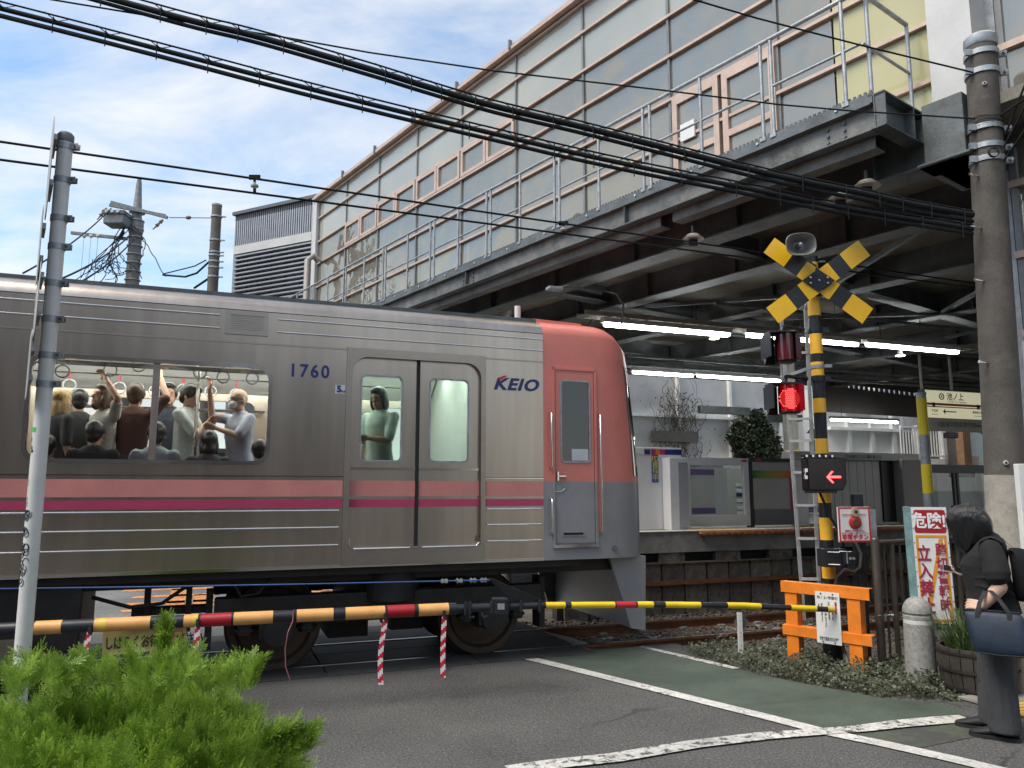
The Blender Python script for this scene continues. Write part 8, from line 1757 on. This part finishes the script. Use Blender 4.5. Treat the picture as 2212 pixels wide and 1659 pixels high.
for (f0, l) in ((.0, .10), (.10, -.10)):
    sm_ = MB(FWm); oval(sm_, [(f0-.075, l, .03, .02, .03), (f0-.07, l, .06, .035, .036)]) if False else None
    rs = []
    for x, w_, z0, z1 in ((-.125, .018, .03, .065), (-.115, .034, .022, .085), (-.06, .040, .02, .10), (.0, .041, .02, .098), (.05, .044, .02, .080), (.10, .047, .02, .062), (.145, .040, .02, .048), (.172, .018, .024, .036)):
        rs.append([(f0+.03+x, l+w_*cos(a), (z0+z1)/2+(z1-z0)/2*sin(a)) for a in np.linspace(0, 2*pi, 16, endpoint=False)])
    sm_.loft(rs); so = obj('shoe', sm_, shoe, wo, smooth=70)
    s2 = MB(FWm); rs = []
    for x, w_ in ((-.128, .02), (-.115, .038), (-.06, .044), (.0, .043), (.05, .047), (.10, .050), (.148, .042), (.178, .02)):
        rs.append([(f0+.03+x, l-w_, .002+.006*max(0, (x-.1)*8)), (f0+.03+x, l+w_, .002+.006*max(0, (x-.1)*8)), (f0+.03+x, l+w_*1.02, .026+.004*max(0, (x-.1)*8)), (f0+.03+x, l-w_*1.02, .026+.004*max(0, (x-.1)*8))])
    s2.loft(rs); obj('sole', s2, mat('black_sole', (.02, .02, .02), .6, v=.1, b=.3), so)
# phone in the far hand
PH = onW(2062, 1231, -.03); pd = np.array([.96, .1, .16]); pd /= np.linalg.norm(pd); pw_ = np.array([-.1, .85, -.52]); pw_ -= pd*(pw_@pd); pw_ /= np.linalg.norm(pw_); pn_ = np.cross(pd, pw_); pn_ = pn_ if pn_[2] > 0 else -pn_
ph = thing('phone', 'dark smartphone held flat in the hand of the waiting person', 'phone', FWm(PH))
FP = lambda p: FWm(PH+pd*p[0]+pw_*p[1]+pn_*p[2])
mb = MB(FP); mb.b(-.075, .075, -.036, .036, -.004, .004); ob2 = obj('phone_case', mb, mat('pale_phone_edge', (.35, .33, .38), .3, .5, v=0), ph, bevel=.003); mb = MB(FP); mb.b(-.072, .072, -.033, .033, .004, .0046); obj('phone_screen', mb, mat('dark_screen', (.01, .01, .012), .08, v=0), ph)
# tote bag hanging from the near forearm
bag_m = mat('navy_nylon', (.008, .018, .040), .6, v=.22, s=5, b=.5, bs=10); strap_k = mat('black_webbing', (.015, .015, .017), .8, v=.1)
tb_ = thing('tote_bag', 'navy blue nylon tote bag with black handles hanging from the forearm', 'bag', FWm((-.05, .26, .62)))
bgm = MB(FWm); rs = []
for z, f0, f1, hw_ in ((.60, -.20, .105, .050), (.615, -.21, .125, .070), (.70, -.215, .14, .072), (.79, -.20, .155, .052), (.865, -.18, .165, .030), (.882, -.17, .165, .016)):
    n_ = 28; fc, hf = (f0+f1)/2, (f1-f0)/2; rs.append([(fc+hf*np.sign(cos(a))*abs(cos(a))**.45, .315-.03*(z > .9)+hw_*np.sign(sin(a))*abs(sin(a))**.6, z+.012*sin(3*a)*(z > .9)) for a in np.linspace(0, 2*pi, n_, endpoint=False)])
bgm.loft(rs); bo = obj('bag_body', bgm, bag_m, tb_, smooth=60); sb2 = bo.modifiers.new('sub', 'SUBSURF'); sb2.levels = 1; sb2.render_levels = 1
for (l, fa_, fb_) in ((.345, .085, -.10), (.265, .075, -.09)):
    s_ = MB(FWm); pts = [(fa_, l, .80), (fa_-.002, l, .87), (fa_-.02, l-.02, .94), (.03, .25, 1.015), (.0, .26, 1.02), (fb_+.05, l-.02, .97), (fb_, l, .89), (fb_, l, .80)]
    rings = []
    for p in pts: p = np.array(p, float); rings.append([p+(.014, .002, 0), p+(.014, .006, 0), p+(-.014, .006, 0), p+(-.014, .002, 0)])
    s_.loft(rings); obj('handle', s_, strap_k, tb_, smooth=60)
z_ = MB(FWm); z_.tube([(.16, .285, .884), (.0, .29, .886), (-.16, .29, .884)], .005, 6); z_.tube([(.10, .382, .618), (-.03, .392, .613), (-.19, .382, .618)], .004, 6); objs('piping', z_, strap_k, tb_)
# backpack on the back
bp_ = thing('backpack', 'black backpack on the back of the waiting person, at the right edge', 'backpack', FWm((-.25, 0, .95)))
bk_ = MB(FWm); rs = []
for z, f0, f1, hw_ in ((.93, -.20, -.15, .08), (.95, -.30, -.13, .13), (1.05, -.335, -.125, .145), (1.18, -.315, -.125, .14), (1.26, -.26, -.115, .12), (1.30, -.20, -.11, .08)):
    n_ = 24; fc, hf = (f0+f1)/2, (f1-f0)/2; rs.append([(fc+hf*np.sign(cos(a))*abs(cos(a))**.7, hw_*np.sign(sin(a))*abs(sin(a))**.7, z) for a in np.linspace(0, 2*pi, n_, endpoint=False)])
bk_.loft(rs); o_ = obj('pack_body', bk_, mat('black_nylon', (.010, .011, .014), .9, v=.25, b=.5, bs=15, spec=.2), bp_, smooth=60); ss_ = o_.modifiers.new('sub', 'SUBSURF'); ss_.levels = 1; ss_.render_levels = 1
for q in (1, -1):
    s_ = MB(FWm); rings = []
    for p in ((-.15, .10*q, 1.27), (-.09, .13*q, 1.345), (-.02, .13*q, 1.365), (.045, .125*q, 1.335), (.06, .15*q, 1.27), (.03, .17*q, 1.17), (-.05, .185*q, 1.06), (-.14, .16*q, .98)): p = np.array(p, float); rings.append([p+(0, .022, .004), p+(.006, .022, .010), p+(.006, -.022, .010), p+(0, -.022, .004)])
    s_.loft(rings); obj('shoulder_strap', s_, strap_k, bp_, smooth=60)

# ------------------------------------------------------------------ the street behind the camera (seen in the glass and the steel)
def backhouse(x, y, rz, w_, d, h, c, fl, label, wc=(.08, .09, .10)):
    t = thing('street_building', label, 'building', (x, y, 0)); f = mkF((x, y, 0), (cos(rz), sin(rz), 0))
    hm = mat('street_wall_%02d%02d%02d' % tuple(int(q*99) for q in c), c, .8, v=.12, s=1.5); mb = MB(f); mb.b(-w_/2, w_/2, 0, d, 0, h); obj('wall', mb, hm, t)
    mb = MB(f); mb.b(-w_/2-.15, w_/2+.15, -.2, d+.15, h, h+.2); obj('roof', mb, galv_dk, t)
    first = None; nx = int(w_/1.9)
    for k in range(fl):
        for i in range(nx):
            mb = MB(f); cx_ = -w_/2+(i+.5)*w_/nx; z = .9+k*2.8
            if first is None:
                mb.b(cx_-.6, cx_+.6, -.03, .0, z, z+1.25); first = obj('window', mb, mat('street_window', wc, .1, v=.1), t); f0 = (cx_, z)
                m2 = MB(f); m2.holed([(cx_-.67, z-.07), (cx_+.67, z-.07), (cx_+.67, z+1.32), (cx_-.67, z+1.32)], [[(cx_-.6, z), (cx_+.6, z), (cx_+.6, z+1.25), (cx_-.6, z+1.25)]], lambda p, q: (p[0], -.05+q, p[1]), .05); fr0 = obj('window_frame', m2, galv, t)
            else:
                dl = np.array([cos(rz)*(cx_-f0[0]), sin(rz)*(cx_-f0[0]), z-f0[1]]); sharecopy(first, dl); sharecopy(fr0, dl)
    return t
# (walls face the camera: local +y points away from the street)
backhouse(-1.0, -8.5, pi, 9, 7, 7.4, (.17, .13, .10), 2, 'brown two storey building across the street behind the viewer')
backhouse(9.2, -8.0, pi-.1, 9, 7, 5.8, (.26, .23, .20), 2, 'beige two storey shop building behind the viewer to the right')
backhouse(-12, -9.5, pi+.2, 9, 8, 8.2, (.13, .12, .11), 2, 'dark grey building behind the viewer to the left')
backhouse(-15.5, 2.5, pi/2+.15, 8, 7, 6.0, (.20, .15, .12), 2, 'brown house at the left side of the street beyond the picture edge')

backhouse(-30, 15, pi/2+.1, 12, 8, 10.5, (.19, .16, .14), 3, 'tall brown apartment house down the street at the far left, outside the picture')
backhouse(-24, 27, pi/2+.1, 9, 8, 9, (.30, .28, .25), 3, 'beige apartment house beyond the tracks at the far left, outside the picture')
